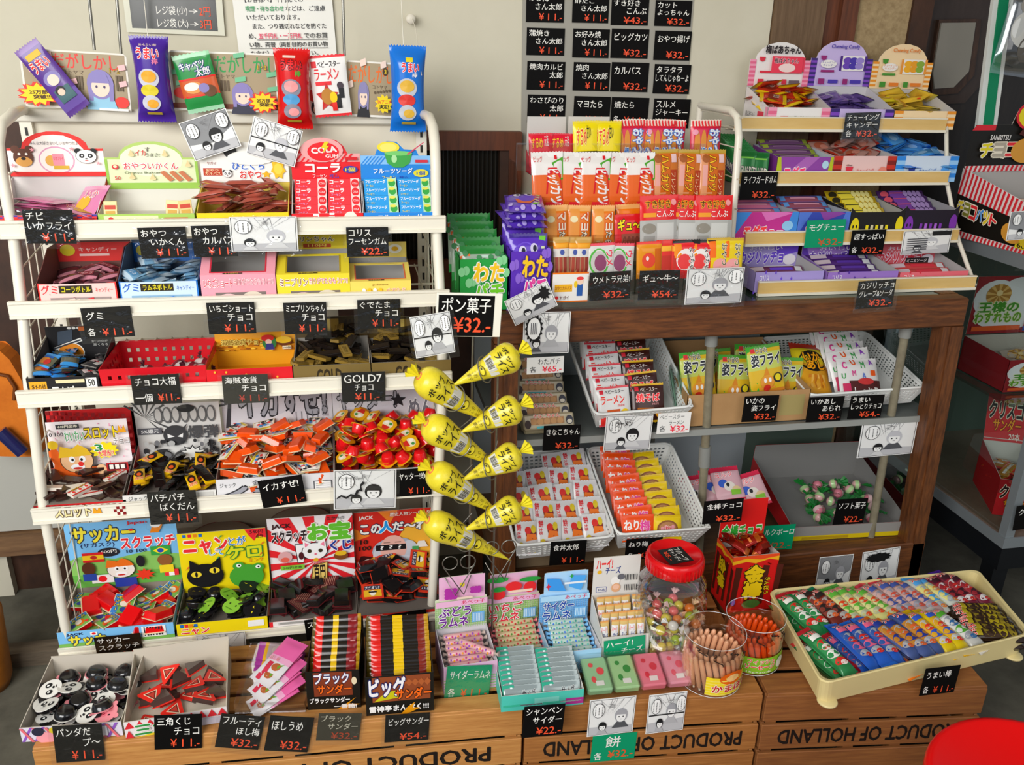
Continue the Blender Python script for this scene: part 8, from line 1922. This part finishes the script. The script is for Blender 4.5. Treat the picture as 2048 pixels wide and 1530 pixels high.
# clear tray of dried plum packets
M, w, d, hf, hs = cbox('clear_tray', 'clear plastic tray of pink dried plum packets', (470, 1428), (612, 1424), .16, .028, .05, CLEAR, CLEAR, None, None, cat='tray', hb=.06)
pl = mk_pouch('plum_packet', 'p', 'packet', 'pink dried plum packets', .062, .105, .008, 'd86aa0', ((.0, .35, 'd8d4d6'), (.35, .5, 'e0a8c4')), [E_(.6, .24, .18, .09, 'a8603a'), P_([(.62, .28), (.85, .36), (.7, .2)], '6a9a3a'), R_(.2, .06, .4, .32, 'b8344a'), T_('ほし梅', .1, .36, .5, .46, 'b8344a', 'f0e0e8', .02)], nu=8, rough=.2)
for k in range(6):
 place(pl, M @ T3((w * .5 + .012 * (k % 2), .03 + .014 * k, .018 + .009 * k)) @ RZ(-58 + 5 * k) @ RX(-76), 'pink dried plum packet fanned in the clear tray, %s from the front' % ORD[k])
ps = mk_pouch('plum_packet', 'ps', 'packet', 'striped dried plum packets', .062, .105, .008, 'b8a8ac', ((.86, 1, 'a84a9a'), (.8, .86, 'e0b040'), (0, .1, 'a84a9a')), [E_(.5, .5, .3, .2, 'c8b8b4')], nu=8, rough=.15)
for k in range(3):
 place(ps, M @ T3((w * .5, .118 + .010 * k, .030 + .009 * k)) @ RZ(86 + 3 * k) @ RX(-80), 'purple and yellow ended clear packet in the clear tray, %s from the front' % ORD[k])
# black wafer bars
def bars(FL, FR, lab, n, d, rimy, front, wband, seed, plab, hgt, grp):
 M, w, d, hf, hs = cbox('wafer_box', lab, FL, FR, d, .05, None if False else .1, '17140f', '2a2420', None, front, rimy=rimy, hb=.12)
 q = mk_pouch('wafer_bar', 'b', 'wafer bar', grp, .036 if n < 12 else .034, w - .006, .013 if n < 12 else .009, '1c1612', ((.0, .06, 'b8902a'), (.94, 1, '5a4a1c'), (.08, .26, '7a1c22') if seed == 1 else (.06, .18, '7a2a20'), (.47, .57, 'd8b428') if seed == 1 else (.44, .56, 'e0bc26'), (.76, .94, 'c62420')), [R_(.35, .1, .65, .2, 'd8a0a0'), R_(.35, .8, .65, .91, 'f0c8c0'), R_(.2, .6, .6, .72, '4a443c')], nu=6, nv=26, rough=.2, serr=False, crimp=.03)
 for k in range(n):
  t = k / (n - 1)
  place(q, M @ T3((w / 2, .012 + (d - .03) * t, hf * .55 + hgt * t)) @ RX(-24) @ RY(-90 + (1.5 if k % 3 else -1.5)), plab % ORD[k])
 return M, w, hf
fr1 = [R_(0, 0, 1, 1, '17140f'), R_(.14, .35, .86, .98, '7a3a24'), T_('ブラック', .16, .68, .8, .96, 'f0ecf0', '1c2a5a', .04), T_('サンダー', .2, .42, .84, .66, 'e8702a', '1c1410', .04), T_('ブラックサンダー', .05, .18, .8, .32, 'f4f0ec', None, .04), P_([(.55, .0), (.8, .2), (.92, .3), (.78, .14), (.98, .12), (.7, -.02)], 'e09a20'), T_('一番糖!', .5, .02, .92, .14, 'f4f0ec', None, .04), E_(.9, .75, .05, .1, 'e8d8b8')]
bars((616, 1420), (722, 1414), 'narrow black box of red and yellow banded wafer bars', 10, .16, 1342, fr1, 0, 1, 'banded wafer bar in the narrow black box, %s from the front', .062, 'narrow box wafer bars')
fr2 = [R_(0, 0, 1, 1, '17140f'), R_(.1, .34, .95, .98, '8a4a2c'), *[P_([(.5 + .09 * k, .8), (.55 + .09 * k, .9), (.6 + .09 * k, .8), (.55 + .09 * k, .7)], 'a86038') for k in range(5)], P_([(.12, .36), (.5, .44), (.44, .62), (.3, .6)], 'c8c02a'), T_('ビッグ', .06, .5, .58, .96, 'f4f0f2', '17205a', .06), T_('サンダー', .44, .4, .96, .66, 'e87028', '1c1410', .05), T_('雷神亭まんぷく!!!', .05, .1, .92, .26, 'f4f0ec', None, .05), P_([(.5, .0), (.62, .2), (.72, .3), (.68, .16), (.8, .14), (.6, .0)], 'e09a20')]
bars((733, 1432), (868, 1420), 'wide black box of thin red and yellow banded wafer bars', 20, .17, 1350, fr2, 0, 2, 'thin banded wafer bar in the wide black box, %s from the front', .066, 'wide box wafer bars')
# roll candy boxes
def ramune(FL, FR, d, rimy, hy, hx, out, pat, base, title, tcol, fruit, col, dots, ends, lab, n, rl):
 h = [R_(0, 0, 1, .55, base), R_(0.08, .55, .96, 1, 'eabcd8' if base != 'a8d0ea' else 'b8dcf4'), *[R_(0, .04 * k, 1, .04 * k + .008, pat) for k in range(13)], *[R_(.045 * k, 0, .045 * k + .012, .52, pat) for k in range(22)], R_(0, .45, 1, .56, 'eabcd8' if base != 'a8d0ea' else 'b8dcf4'), T_('あべっ子', .5, .47, .95, .55, 'c8305a', None, .02), T_(title, .06, .26, .68, .44, tcol, 'f4f4f0', .04), T_('ラムネ', .06, .06, .62, .24, tcol, 'f4f4f0', .04), R_(.7, .1, .94, .3, '7ab4e0'), *[R_(.72 + .03 * k, .12, .735 + .03 * k, .28, 'd8ecf8') for k in range(7)]] + fruit
 M, w, d, hf, hs = cbox('roll_candy_box', lab, FL, FR, d, .05, None, out, 'd9d6da', (h, base, [(0, 0), (1, 0), (1, .56), (.96, .58), (.96, .95), (.92, 1), (.12, 1), (.08, .95), (.08, .58), (0, .56)], hy[0], hy[1], hx), [R_(0, 0, 1, 1, out), *[R_(0, .1 * k, 1, .1 * k + .03, pat) for k in range(6)], T_('あべっ子', .05, .66, .45, .92, 'c8305a', None, .02), T_(title, .3, .15, .8, .55, tcol, 'f4f4f0', .03)], rimy=rimy)
 q = mk_roll('roll_candy', 'r', 'roll candy', rl + ' candies', .0075, w - .034, col, dots, ends)
 for k in range(n):
  t = k / max(n - 1, 1)
  place(q, M @ T3((w / 2 + .002 * (k % 2), .014 + (d - .03) * t, hf * .62 + .022 * t)) @ RZ((-1, 2, 0, -2)[k % 4]) @ RX(-25), '%s candy in its open box, %s from the front' % (rl, ORD[k]))
 return M, w, d, hf, q
gr = [E_(.22 + .07 * (k % 3), .66 + .07 * (k // 3), .055, .045, 'a83a9a') for k in range(9)] + [E_(.7 + .06 * (k % 3), .74 + .06 * (k // 3), .05, .04, 'a83a9a') for k in range(6)] + [E_(.5, .9, .05, .04, 'ecd84a'), R_(.4, .62, .7, .66, 'f0d8c8')]
M, w, d, hf, q = ramune((888, 1390), (994, 1374), .125, 1328, (1250, 1150), 915, 'e4bcd8', '9ac87a', 'd8e4c4', 'ぶどう', '6a2a8a', gr, 'd8a8ac', ['8a4ab0', 'e0a030', 'b83a7a'], 'b8a8a0', 'box of grape roll candies with a pink, green checked board', 7, 'pink grape roll')
place(dup(q), M @ T3((w * .68, .035, hf + .014)) @ RZ(-40) @ RX(-25), 'pink grape roll candy lying askew across the others')
sbr = [E_(.22, .64, .13, .1, 'd83438'), E_(.5, .78, .15, .1, 'd83438'), E_(.8, .74, .12, .11, 'd83438'), E_(.22, .75, .14, .05, '3a9a4a'), E_(.8, .9, .2, .05, '3a9a4a'), E_(.2, .95, .2, .06, '3a9a4a'), R_(.4, .66, .85, .71, 'f4dcc8')]
ramune((990, 1345), (1100, 1330), .125, 1308, (1240, 1144), 1022, 'ecbcd0', 'a0cc78', 'dce4c0', 'いちご', 'd03a4a', sbr, 'd0c09a', ['b83434', '5a8a3a', 'c84a4a'], 'd87a80', 'box of strawberry roll candies with strawberries on its board', 7, 'red flowered strawberry roll')
cdr = [P_([(.14, .7), (.5, .66), (.36, .92), (.1, .95)], '4a9ae0'), P_([(.55, .75), (.8, .65), (.9, .95), (.6, .97)], '5aa8e8'), S_(.14, .78, .06, .08, 4, 'c8344a', .4), R_(.46, .8, .9, .84, 'f0f4f8'), S_(.6, .96, .05, .05, 4, '3aa050', .5)]
ramune((1099, 1352), (1200, 1340), .125, 1302, (1238, 1142), 1118, 'a8d0ea', '6aa8dc', 'a8d0ea', 'サイダー', '2a4a9a', cdr, 'b8ccc4', ['3a8a7a', '4a7ac8', '5ab0a0'], '7ab0d8', 'box of cider roll candies with a blue checked board', 8, 'pale blue cider roll')
h = [R_(0, 0, 1, 1, 'e2dfda'), T_('ハーイ!', .06, .7, .4, .95, 'd83a3a', None, .05), T_('チーズ', .26, .55, .58, .74, '2a3a7a', None, .03), E_(.13, .62, .05, .05, 'e8b83a'), R_(.08, .08, .3, .22, '4a5a9a'), R_(.09, .09, .29, .21, 'e8e6e2'), T_('30本', .11, .11, .27, .19, '2a3a7a', None, .02), E_(.48, .36, .1, .12, 'f4f2ee'), E_(.6, .46, .08, .08, '6a6a70'), E_(.5, .18, .1, .12, 'e0b08a'), E_(.5, .2, .07, .07, 'f0c8b0'), *[R_(.68 + .035 * k, .36, .69 + .035 * k + (.008 if k % 2 else 0), .52, '3a3a3c') for k in range(8)], *[R_(.68 + .035 * k, .1, .69 + .035 * k + (.008 if k % 3 else 0), .26, '3a3a3c') for k in range(8)]]
M, w, d, hf, hs = cbox('cheese_stick_box', 'white box of cheese sticks with a cow on its board', (1200, 1336), (1294, 1326), .105, .06, None, 'e0dcd4', 'd8d4cc', (h, 'e2dfda', None, 1186, 1112, 1220), [R_(0, 0, 1, 1, 'dcd9d2'), E_(.1, .5, .06, .2, 'b8c0c8')], rimy=1272)
cs = mk_pouch('cheese_stick', 'c', 'cheese stick', 'cheese sticks', .020, .098, .011, 'd8bc80', ((.9, 1, 'e0a86a'), (0, .5, 'd0b478')), [R_(.0, .55, .75, .88, 'e4e4e4'), T_('ハーイ!', .05, .72, .6, .86, 'd83a3a', None, .03), T_('チーズ', .2, .58, .8, .7, '2a3a7a', None, .03), R_(.4, .05, .8, .5, 'b8b8b8')], nu=6, nv=9, crimp=.05, rough=.2)
for k in range(20):
 i, j = k % 5, k // 5
 place(cs, M @ T3((w * (.12 + .19 * i) + .004 * (j % 2), .018 + .022 * j, .066 + .006 * j)) @ RY(((k * 7) % 9) - 4) @ RX(-8), 'cheese stick standing in the white cow box, %s across in the %s row back' % (ORD[i], ORD[j]))
f = [R_(0, 0, 1, 1, '5cc4b4'), R_(.4, .3, .7, .7, '8ad4c8'), R_(.78, .1, 1, .5, 'a83a8a')]
M, w, d, hf, hs = cbox('candy_box', 'teal rimmed box of silver and green cider candy sachets', (1002, 1424), (1166, 1408), .125, .042, .05, '5cc4b4', 'e0e0dc', None, f, hb=.062)
sc = mk_pouch('cider_sachet', 's', 'sachet', 'silver and green cider sachets', w * .47, .045, .006, '9aa4a4', ((.0, .1, '6a7474'),), [P_([(0, 0), (.45, 0), (.3, 1), (0, 1)], '2a9a80'), P_([(.3, .2), (.36, .2), (.26, .9), (.2, .9)], 'd8ece8'), T_('サイダー', .5, .3, .95, .75, '2a2c34', 'd8dcdc', .02)], nu=10, nv=8, rough=.15, metal=.3)
for c_ in (0, 1):
 n = 9 if c_ == 0 else 8
 for k in range(n):
  place(sc, M @ T3((w * (.26 + .48 * c_), .012 + .0118 * k, .030 + .0035 * k)) @ RX(-38), 'cider sachet in the teal rimmed box, %s from the front in the %s half' % (ORD[k], ('first', 'second')[c_]))
# clear mochi packs
MOCHI = (('green and red mochi pack', '9cc49a', 'd84a50'), ('green mochi pack', 'a8cc98', '3a8a44'), ('deep pink mochi pack', 'e08090', 'c83a4a'), ('pale pink mochi pack', 'e09aa8', 'd86070'))
a0, b0 = atz(1180, 1404, CRZ), atz(1386, 1384, CRZ)
ya = atan2(b0.y - a0.y, b0.x - a0.x)
for k, (lb, c1, c2) in enumerate(MOCHI):
 c = a0.lerp(b0, .11 + .26 * k)
 M = T3((c.x, c.y + .012, CRZ + .002)) @ Matrix.Rotation(ya, 4, 'Z') @ RX(14)
 mb = MB(); mb.bevbox(-.029, .029, 0, .088, .004, .024, mat(c1, .3, 0, .3), None, .004); o = tag(mb.build('mochi_pack', None, M), lb + (' in clear film, %s along the crate edge' % ORD[k]), 'mochi pack', 'mochi packs on the crate')
 prints(o, [E_(.3, .3, .1, .1, c2), E_(.65, .55, .16, .12, c2), E_(.3, .75, .1, .07, c2), R_(.35, .1, .7, .25, 'e8e4e0')], lambda u, v, e: V((-.027 + .054 * u, .002 + .084 * v, .0243 + e)))
 mb = MB(); mb.box(-.033, .033, -.004, .094, .0, .03, CLEAR); mb.build('clear_lid', o)
mb = MB()
M = T3((a0.x, a0.y + .12, CRZ + .001)) @ Matrix.Rotation(ya, 4, 'Z')
wt = (b0 - a0).length
mb.box(0, wt, 0, .0015, 0, .055, CLEAR, M @ RX(-20)); mb.box(0, wt, 0, .03, 0, .0015, CLEAR, M)
for k in range(16):
 mb.box(wt * k / 15 - .001, wt * k / 15 + .001, -.001, 0, .03, .056, mat('d0ccc4', .2), M @ RX(-20))
tag(mb.build('clear_back_tray'), 'ribbed clear plastic back behind the mochi packs', 'tray')
# jars
def jar(px, py, rpx, prof, lab, name='jar'):
 c = atz(px, py, CRZ)
 c.y += rpx / FPX * c.y * .8
 r = mpx(px, py, c.y, 2 * rpx) / 2
 o = thing(name, lab, 'jar', None, T3((c.x, c.y, CRZ + .001)))
 mb = MB(); mb.lathe([(r * a, b) for a, b in prof], CLEARJ, 36, None, True, False); mb.build('body', o)
 return o, r, V((c.x, c.y, CRZ + .001))
cj = atz(1345, 1318, CRZ)
Hj = at(1348, 1140, cj.y + .03).z - CRZ
pr = [(.02, .001), (.9, .001), (.99, .012), (1.0, Hj * .34), (.98, Hj * .42)]
for k in range(6):
 z = Hj * (.44 + .07 * k)
 pr += [(.97 - .015 * k, z), (1.0 - .02 * k, z + Hj * .025), (.965 - .017 * k, z + Hj * .055)]
pr += [(.76, Hj * .93), (.7, Hj * .99), (.7, Hj * 1.02)]
o, r, c = jar(1345, 1318, 66, pr, 'big clear ribbed jar with red screw lid, half full of wrapped fruit candies')
Ht = max(Hj + .03, at(1348, 1076, c.y + r * .7).z - CRZ)
mb = MB(); pf = [(r * .73, Hj * .985), (r * .77, Hj * .99), (r * .77, Ht - .012), (r * .74, Ht - .003), (r * .67, Ht), (r * .65, Ht - .003), (.0005, Ht - .003)]
mb.lathe(pf, mat('c8141c', .25, 0, .5), 40, None, True, False)
for k in range(40):
 a = 2 * pi * k / 40
 mb.box(-.0012, .0012, 0, .002, Hj * .995, Ht - .012, mat('c8141c', .25, 0, .5), RZ(math.degrees(a)) @ T3((0, r * .77 - .001, 0)))
mb.build('lid', o)
M = T3((c.x - .004, c.y - .008, c.z + Ht - .0018)) @ RZ(8) @ RX(-90)
mb = MB(); mb.box(-.03, .03, 0, .001, -.032, .03, mat('17181a', .3), None); lc = tag(mb.build('price_card', None, M), 'black price card lying on the red lid of the big jar', 'price card')
prints(lc, [T_('フルーツ', .62, .08, .86, .92, WHT, None, .012, 90), T_('キャンディ', .36, .08, .6, .92, WHT, None, .012, 90), T_('¥5.-', .1, .2, .28, .8, RED_, None, .012, 90)], flat(.06, .062, -.03, -.032), name='lettering')
rnd = random.Random(9)
fc = [mk_candy('fruit_candy', '%s fruit candy in clear wrap inside the big jar' % n_, 'candy', n_ + ' candies in the big jar', .0125, cl, mat(wr, .15)) for n_, cl, wr in (('green', 'a8c040', 'c8d8a0'), ('white', 'e0dcd8', 'e8e8e8'), ('orange', 'd8803a', 'e8c8a8'), ('red', 'd86a6a', 'e8c8c8'), ('yellow', 'd8c850', 'e8e0b0'), ('teal', '5a98a0', 'b8d8d8'))]
pts = []
for k in range(1500):
 if len(pts) >= 74: break
 a, q = rnd.uniform(0, 2 * pi), sqrt(rnd.random()) * (r - .02)
 p = V((q * cos(a), q * sin(a), .014 + rnd.random() * Hj * .36))
 if all((p - s).length > .023 for s in pts):
  pts.append(p)
  place(fc[rnd.randrange(6)], T3(c + p) @ RZ(rnd.uniform(0, 360)) @ RY(rnd.uniform(-60, 60)) @ RX(90))
def sticks(px, py, rpx, ytop, lab, slab, scol, n, labc, labtxt, lo, grp):
 c0 = atz(px, py, CRZ)
 H = at(px, ytop, c0.y + .06).z - CRZ
 o, r, c = jar(px, py, rpx, [(.02, .001), (.93, .001), (1, .01), (1, H * .62), (.97, H * .66), (1.0, H * .7), (1.0, H)], lab)
 m2 = MB()
 art(m2, labtxt, lambda u, v, e: V(((r + .001 + e) * sin((u - .5) * 1.7 + lo), -(r + .001 + e) * cos((u - .5) * 1.7 + lo), H * (.08 + .36 * v))), 8); m2.build('label', o)
 m2 = MB()
 for k in range(4):
  a0 = -1.0 + .55 * k
  m2.tube([((r + .0015) * sin(a0 + .05 * j + .1 * sin(j * 1.3 + k)), -(r + .0015) * cos(a0 + .05 * j + .1 * sin(j * 1.3 + k)), H * (.95 - .04 * j * (1 if k % 2 else .4) - .03 * (k % 2))) for j in range(7)], .0012, mat('2a1c12', .5), 5)
 m2.build('pen_writing', o)
 m2 = MB()
 for z in (.004, H):
  m2.tube([(r * cos(2 * pi * j / 32), r * sin(2 * pi * j / 32), z) for j in range(32)], .0007, mat('dfe3e2', .15, 0, .5), 6, True)
 m2.build('rim', o)
 mb = MB()
 L = H * .6
 mb.tube([(0, 0, -L / 2), (0, 0, -L / 2 + .004), (0, 0, 0), (.001, 0, L / 2 - .004), (.001, 0, L / 2)], [.003, .0056, .0064, .0056, .0026], mat(scol, .35, 0, .3), 10)
 s = tag(mb.build('fish_sausage_stick'), slab, 'stick', grp)
 mb = MB(); mb.tube([(0, 0, -L / 2 - .006), (0, 0, -L / 2)], .0028, mat('e8dcc8', .3), 6); mb.build('wrapper_end', s)
 for k in range(n):
  ring = 0 if k < n * .6 else 1
  m_ = int(n * .6) if ring == 0 else n - int(n * .6)
  a = 2 * pi * (k if ring == 0 else k - int(n * .6)) / m_
  q = (r - .012) if ring == 0 else (r - .032)
  place(s, T3(c + V((q * cos(a), q * sin(a), L * .5 + .012))) @ RZ(math.degrees(a)) @ RX(14 if ring == 0 else 8))
sticks(1430, 1378, 55, 1248, 'open clear jar of pale fish sausage sticks with a yellow label', 'pale pinkish fish sausage stick in the open jar', 'dba886', 42, 'e8d23a', [R_(0, 0, 1, 1, 'e8d23a'), *[R_(0, .16 * k, 1, .16 * k + .06, 'f0e070') for k in range(6)], E_(.5, .95, .26, .34, 'd86a20'), E_(.5, .95, .14, .2, 'f0c88a'), T_('かまぼこ', .12, .22, .92, .62, 'b8242a', 'f4ead0', .04)], .3, 'pale sausage sticks')
sticks(1512, 1336, 51, 1216, 'open clear jar of orange fish sausage sticks with a green label', 'orange fish sausage stick in the open jar', 'd0521a', 42, '8ab83a', [R_(0, 0, 1, 1, '8ab83a'), T_('フィッシュ', .1, .62, .66, .9, 'd8343c', 'f0f0e0', .04), T_('ソーセージ', .06, .3, .66, .58, 'd8343c', 'f0f0e0', .04), T_('15g×50本', .1, .06, .6, .2, 'f0f0e0', None, .02), E_(.82, .5, .12, .34, 'e0e8dc'), E_(.82, .7, .08, .16, 'c8d0c8')], .1, 'orange sausage sticks')
# tall red crunch stick box
KF = [R_(0, 0, 1, 1, 'c01c1c'), P_([(0, .86), (.3, .9), (.5, .86), (.8, .92), (1, .88), (1, 1), (0, 1)], 'e8b030'), P_([(0, .92), (.3, .96), (.6, .92), (1, .96), (1, 1), (0, 1)], 'd8502a'), *[P_([(.04 + .3 * k, .1), (.16 + .3 * k, .12), (.22 + .3 * k, .8), (.08 + .3 * k, .82)], '4a1c12') for k in range(4)], P_([(.5, .86), (.74, .72), (.66, .6), (.34, .6), (.26, .72)], 'e8c828'), T_('金', .3, .52, .7, .82, 'e8c828', '1c1208', .07), T_('棒', .3, .24, .7, .52, 'e8c828', '1c1208', .07), T_('きんぼう', .74, .3, .86, .6, 'e8c828', '1c1208', .02, 90), E_(.5, .14, .2, .08, '3a7a3a'), E_(.1, .2, .05, .06, '3a6ac8')]
M, w, d, hf, hs = cbox('crunch_stick_box', 'tall red box printed with dark crunch sticks and yellow characters', (1452, 1226), (1542, 1216), .095, .2, None, 'c01c1c', 'd8d0c8', ([R_(0, 0, 1, 1, 'c8201e'), T_('金棒チョコ', .06, .06, .94, .4, '3a9a3a', 'f0e8d8', .05)], 'c8201e', None, 1082, 1000, 1452), KF, rimy=1112, sideprint=KF[:7] + [T_('金棒', .3, .3, .7, .8, 'e8c828', '1c1208', .06, 90)])
kb = mk_pouch('crunch_chocolate', 'shiny red brown wrapped chocolate heaped in the tall red box', 'chocolate', 'red brown wrapped chocolates', .026, .06, .014, '8f1f12', ((0, .2, 'b8622a'), (.8, 1, '6a1a10')), [R_(.2, .4, .8, .5, 'd88a4a')], nu=6, nv=8, rough=.15, metal=.4)
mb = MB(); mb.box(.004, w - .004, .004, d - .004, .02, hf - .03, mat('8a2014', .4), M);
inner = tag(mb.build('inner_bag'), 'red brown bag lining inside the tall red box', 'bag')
pile([kb], .004, w - .004, .006, d - .006, hf - .03, 30, .04, .013, 131, 40, M=M, zmax=.05)
# cream tray of stick bags
RZT = CRZ + .066
FL, FR, BL, BR = atz(1645, 1369, RZT), atz(2062, 1268, RZT), atz(1537, 1182, RZT), atz(1955, 1141, RZT)
CREAM = mat('e2d3a0', .35, 0, .15)
tray = thing('plastic_tray', 'cream plastic tray heaped with colourful puffed stick bags', 'tray')
def Q(u, v, z):
 p = FL.lerp(FR, u).lerp(BL.lerp(BR, u), v)
 return V((p.x, p.y, z))
mb = MB()
def ringq(m, z, n=5, c=.045):
 out = []
 for (cu, cv, a0) in ((1, 0, -90), (1, 1, 0), (0, 1, 90), (0, 0, 180)):
  for k in range(n + 1):
   a = radians(a0 + 90 * k / n)
   su = (1 - c - m) if cu else (c + m)
   sv = (1 - c * 1.5 - m * 1.4) if cv else (c * 1.5 + m * 1.4)
   out.append(Q(su + c * cos(a), sv + c * 1.5 * sin(a), z))
 return out
lv = [ringq(.022, CRZ + .001), ringq(.012, CRZ + .006), ringq(0, RZT), ringq(-.004, RZT + .001), ringq(0.0, RZT + .004), ringq(.012, RZT + .002), ringq(.018, CRZ + .012), ringq(.03, CRZ + .008)]
n = len(lv[0])
vs = [p for g in lv for p in g]
mb.add(vs, [[i * n + j, i * n + (j + 1) % n, (i + 1) * n + (j + 1) % n, (i + 1) * n + j] for i in range(len(lv) - 1) for j in range(n)], CREAM, False)
mb.add(lv[0], [list(range(n))[::-1]], CREAM); mb.add(lv[-1], [list(range(n))], CREAM)
mb.build('body', tray)
for u, v in ((.05, 0.005), (.95, .005)):
 mb = MB(); p = Q(u, v, CRZ + .001); mb.lathe([(.0005, 0), (.022, 0), (.023, .004), (.02, .006), (.0005, .006)], CREAM, 20, T3((p.x, p.y + .008, p.z)), True, False); mb.build('foot', tray)
def stk(name, lab, grp, base, end, cs, extra=()):
 ops = [R_(.0, .30, 1, .70, cs[3]), E_(.5, .60, .4, .085, cs[0]), E_(.5, .55, .3, .055, cs[1]), E_(.5, .42, .42, .07, cs[2]), E_(.45, .28, .35, .06, cs[0]), E_(.55, .24, .22, .04, cs[1]), R_(.15, .72, .85, .80, cs[2]), T_('うまい', .14, .8, .86, .89, 'd8282c', 'f4f0e8', .04)] + list(extra)
 return mk_pouch('stick_bag', lab, 'stick bag', grp, .041, .165, .031, base, ((.91, 1, end), (0, .09, end)), ops, nu=8, nv=12, crimp=.07, rough=.2, metal=.1)
SK_ = {'g': stk('g', 'green and red puffed stick bag in the cream tray', 'green and red stick bags', '2f7a4a', 'b8303a', ('c8342c', 'e8e0d8', 'f0f0e8', '3a8a54')),
  'd': stk('d', 'dark red puffed stick bag in the cream tray', 'dark red stick bags', '6a2a24', '2a7a5a', ('a8a4a0', 'd86a3a', '2a2422', '7a3a30')),
  'c': stk('c', 'cream and green puffed stick bag in the cream tray', 'cream and green stick bags', 'd0cc8a', '5aa048', ('b8bca0', 'd8502a', '6ab04a', 'd8d49a')),
  'p': stk('p', 'grey pink puffed stick bag in the cream tray', 'grey pink stick bags', 'b89a98', 'c8384a', ('9a9aa6', 'c85a4a', '4a5a9a', 'c8a8a4')),
  'w': stk('w', 'white and sky blue puffed stick bag in the cream tray', 'white and blue stick bags', 'c8ccc4', '4a9ad8', ('a8b0b8', 'd88a4a', '5aa0d8', 'e0d890')),
  'v': stk('v', 'purple and red puffed stick bag in the cream tray', 'purple and red stick bags', '6a2438', '4a2a8a', ('d8d0d0', 'b8302c', '3a1a24', '8a2a34')),
  'r': stk('r', 'plain red backed stick bag in the cream tray', 'red stick bags', 'b01a1a', 'c0201c', ('b01a1a', 'b41c1c', 'a81818', 'b01a1a')),
  'b': stk('b', 'blue spotted puffed stick bag in the cream tray', 'blue stick bags', '2a5ab0', '2a6ac8', ('a8acb4', 'c8342c', 'd86a8a', '3a5a9a')),
  'o': stk('o', 'orange and yellow puffed stick bag in the cream tray', 'orange stick bags', '4a5a8a', 'e8822a', ('b0b0b4', 'd86a3a', '2a3a8a', 'b8823a')),
  'y': stk('y', 'bright yellow puffed stick bag in the cream tray', 'yellow stick bags', 'd8c02a', 'e0b828', ('c8c8c4', 'd8402c', '3a5ab8', 'd8a83a')),
  's': stk('s', 'white and green puffed stick bag in the cream tray', 'white and green stick bags', 'c4c4c0', 'd8d4d0', ('9a9ca4', '3a6a9a', '5aa03a', 'd8d8d4')),
  'k': stk('k', 'black and yellow chocolate stick bag in the cream tray', 'black and yellow stick bags', '2a1c14', '3a2a1c', ('8a7a2a', '2a1c14', 'a8982a', '3a281a'))}
yawt = math.degrees(atan2((BL - FL).y, (BL - FL).x)) - 90
rnd = random.Random(77)
def put(kind, u, v, z, dyaw=0, tx=0, ty=0):
 p = Q(u, v, z)
 place(SK_[kind], T3(p) @ RZ(yawt + dyaw) @ RX(tx) @ RY(ty) @ RX(-90))
back = 'ggddccccppppwwvvv'
for L_ in range(2):
 for i, k in enumerate(back):
  put(k, .07 + .86 * (i + .3 * L_) / len(back), .74 + rnd.uniform(-.03, .03), CRZ + .028 + .027 * L_, 25 + rnd.uniform(-9, 9), 6 + rnd.uniform(-4, 4), rnd.uniform(-8, 8))
frontr = 'grbbboooyys'
for L_ in range(2):
 for i, k in enumerate(frontr):
  if L_ and k in 'r': continue
  put(k, .09 + .66 * (i + .25 * L_) / len(frontr), .29 + rnd.uniform(-.03, .03), CRZ + .028 + .027 * L_, 25 + rnd.uniform(-9, 9), 6 + rnd.uniform(-4, 4), rnd.uniform(-8, 8))
for L_ in range(2):
 for i in range(6):
  put('k', .86 + .01 * (i % 2), .13 + .07 * i, CRZ + .026 + .026 * L_, 84 + rnd.uniform(-8, 8), rnd.uniform(-5, 5), rnd.uniform(-8, 8))
nrm = V((-(FR.y - FL.y), FR.x - FL.x, 0))
dr = ray(1886, 1362)
tt = (FL - EYE).dot(nrm) / dr.dot(nrm)
card((1852, 1338), (1922, 1330), (1848, 1391), min((dr * tt).y - .012, crate_y(1886, 1362)), ['うまい棒'], '¥11.-', 'black price card stuck on the front of the cream tray', each=True)
# red stool
ZS = .43
A_, B_, C_ = [atz(x, y, ZS) for x, y in ((1852, 1500), (1896, 1447), (1975, 1431))]
def circ(a, b, c):
 d = 2 * (a.x * (b.y - c.y) + b.x * (c.y - a.y) + c.x * (a.y - b.y))
 s = lambda p: p.x ** 2 + p.y ** 2
 return V(((s(a) * (b.y - c.y) + s(b) * (c.y - a.y) + s(c) * (a.y - b.y)) / d, (s(a) * (c.x - b.x) + s(b) * (a.x - c.x) + s(c) * (b.x - a.x)) / d, 0))
cc = circ(A_, B_, C_); rs = hypot(A_.x - cc.x, A_.y - cc.y)
RED = mat('d00c10', .35, 0, .2)
st_ = thing('plastic_stool', 'round red plastic stool with a smooth top on the floor', 'stool', None, T3(cc))
mb = MB(); mb.lathe([(.0005, ZS - .004), (rs * .90, ZS - .004), (rs * .93, ZS), (rs * .98, ZS - .001), (rs, ZS - .008), (rs, ZS - .03), (rs * .985, ZS - .034)], RED, 48, None, True, False); mb.build('seat', st_)
mb = MB(); mb.lathe([(rs * .97, ZS - .034), (rs * 1.04, ZS * .5), (rs * 1.12, .0)], RED, 48, None, True, False); mb.build('body', st_)
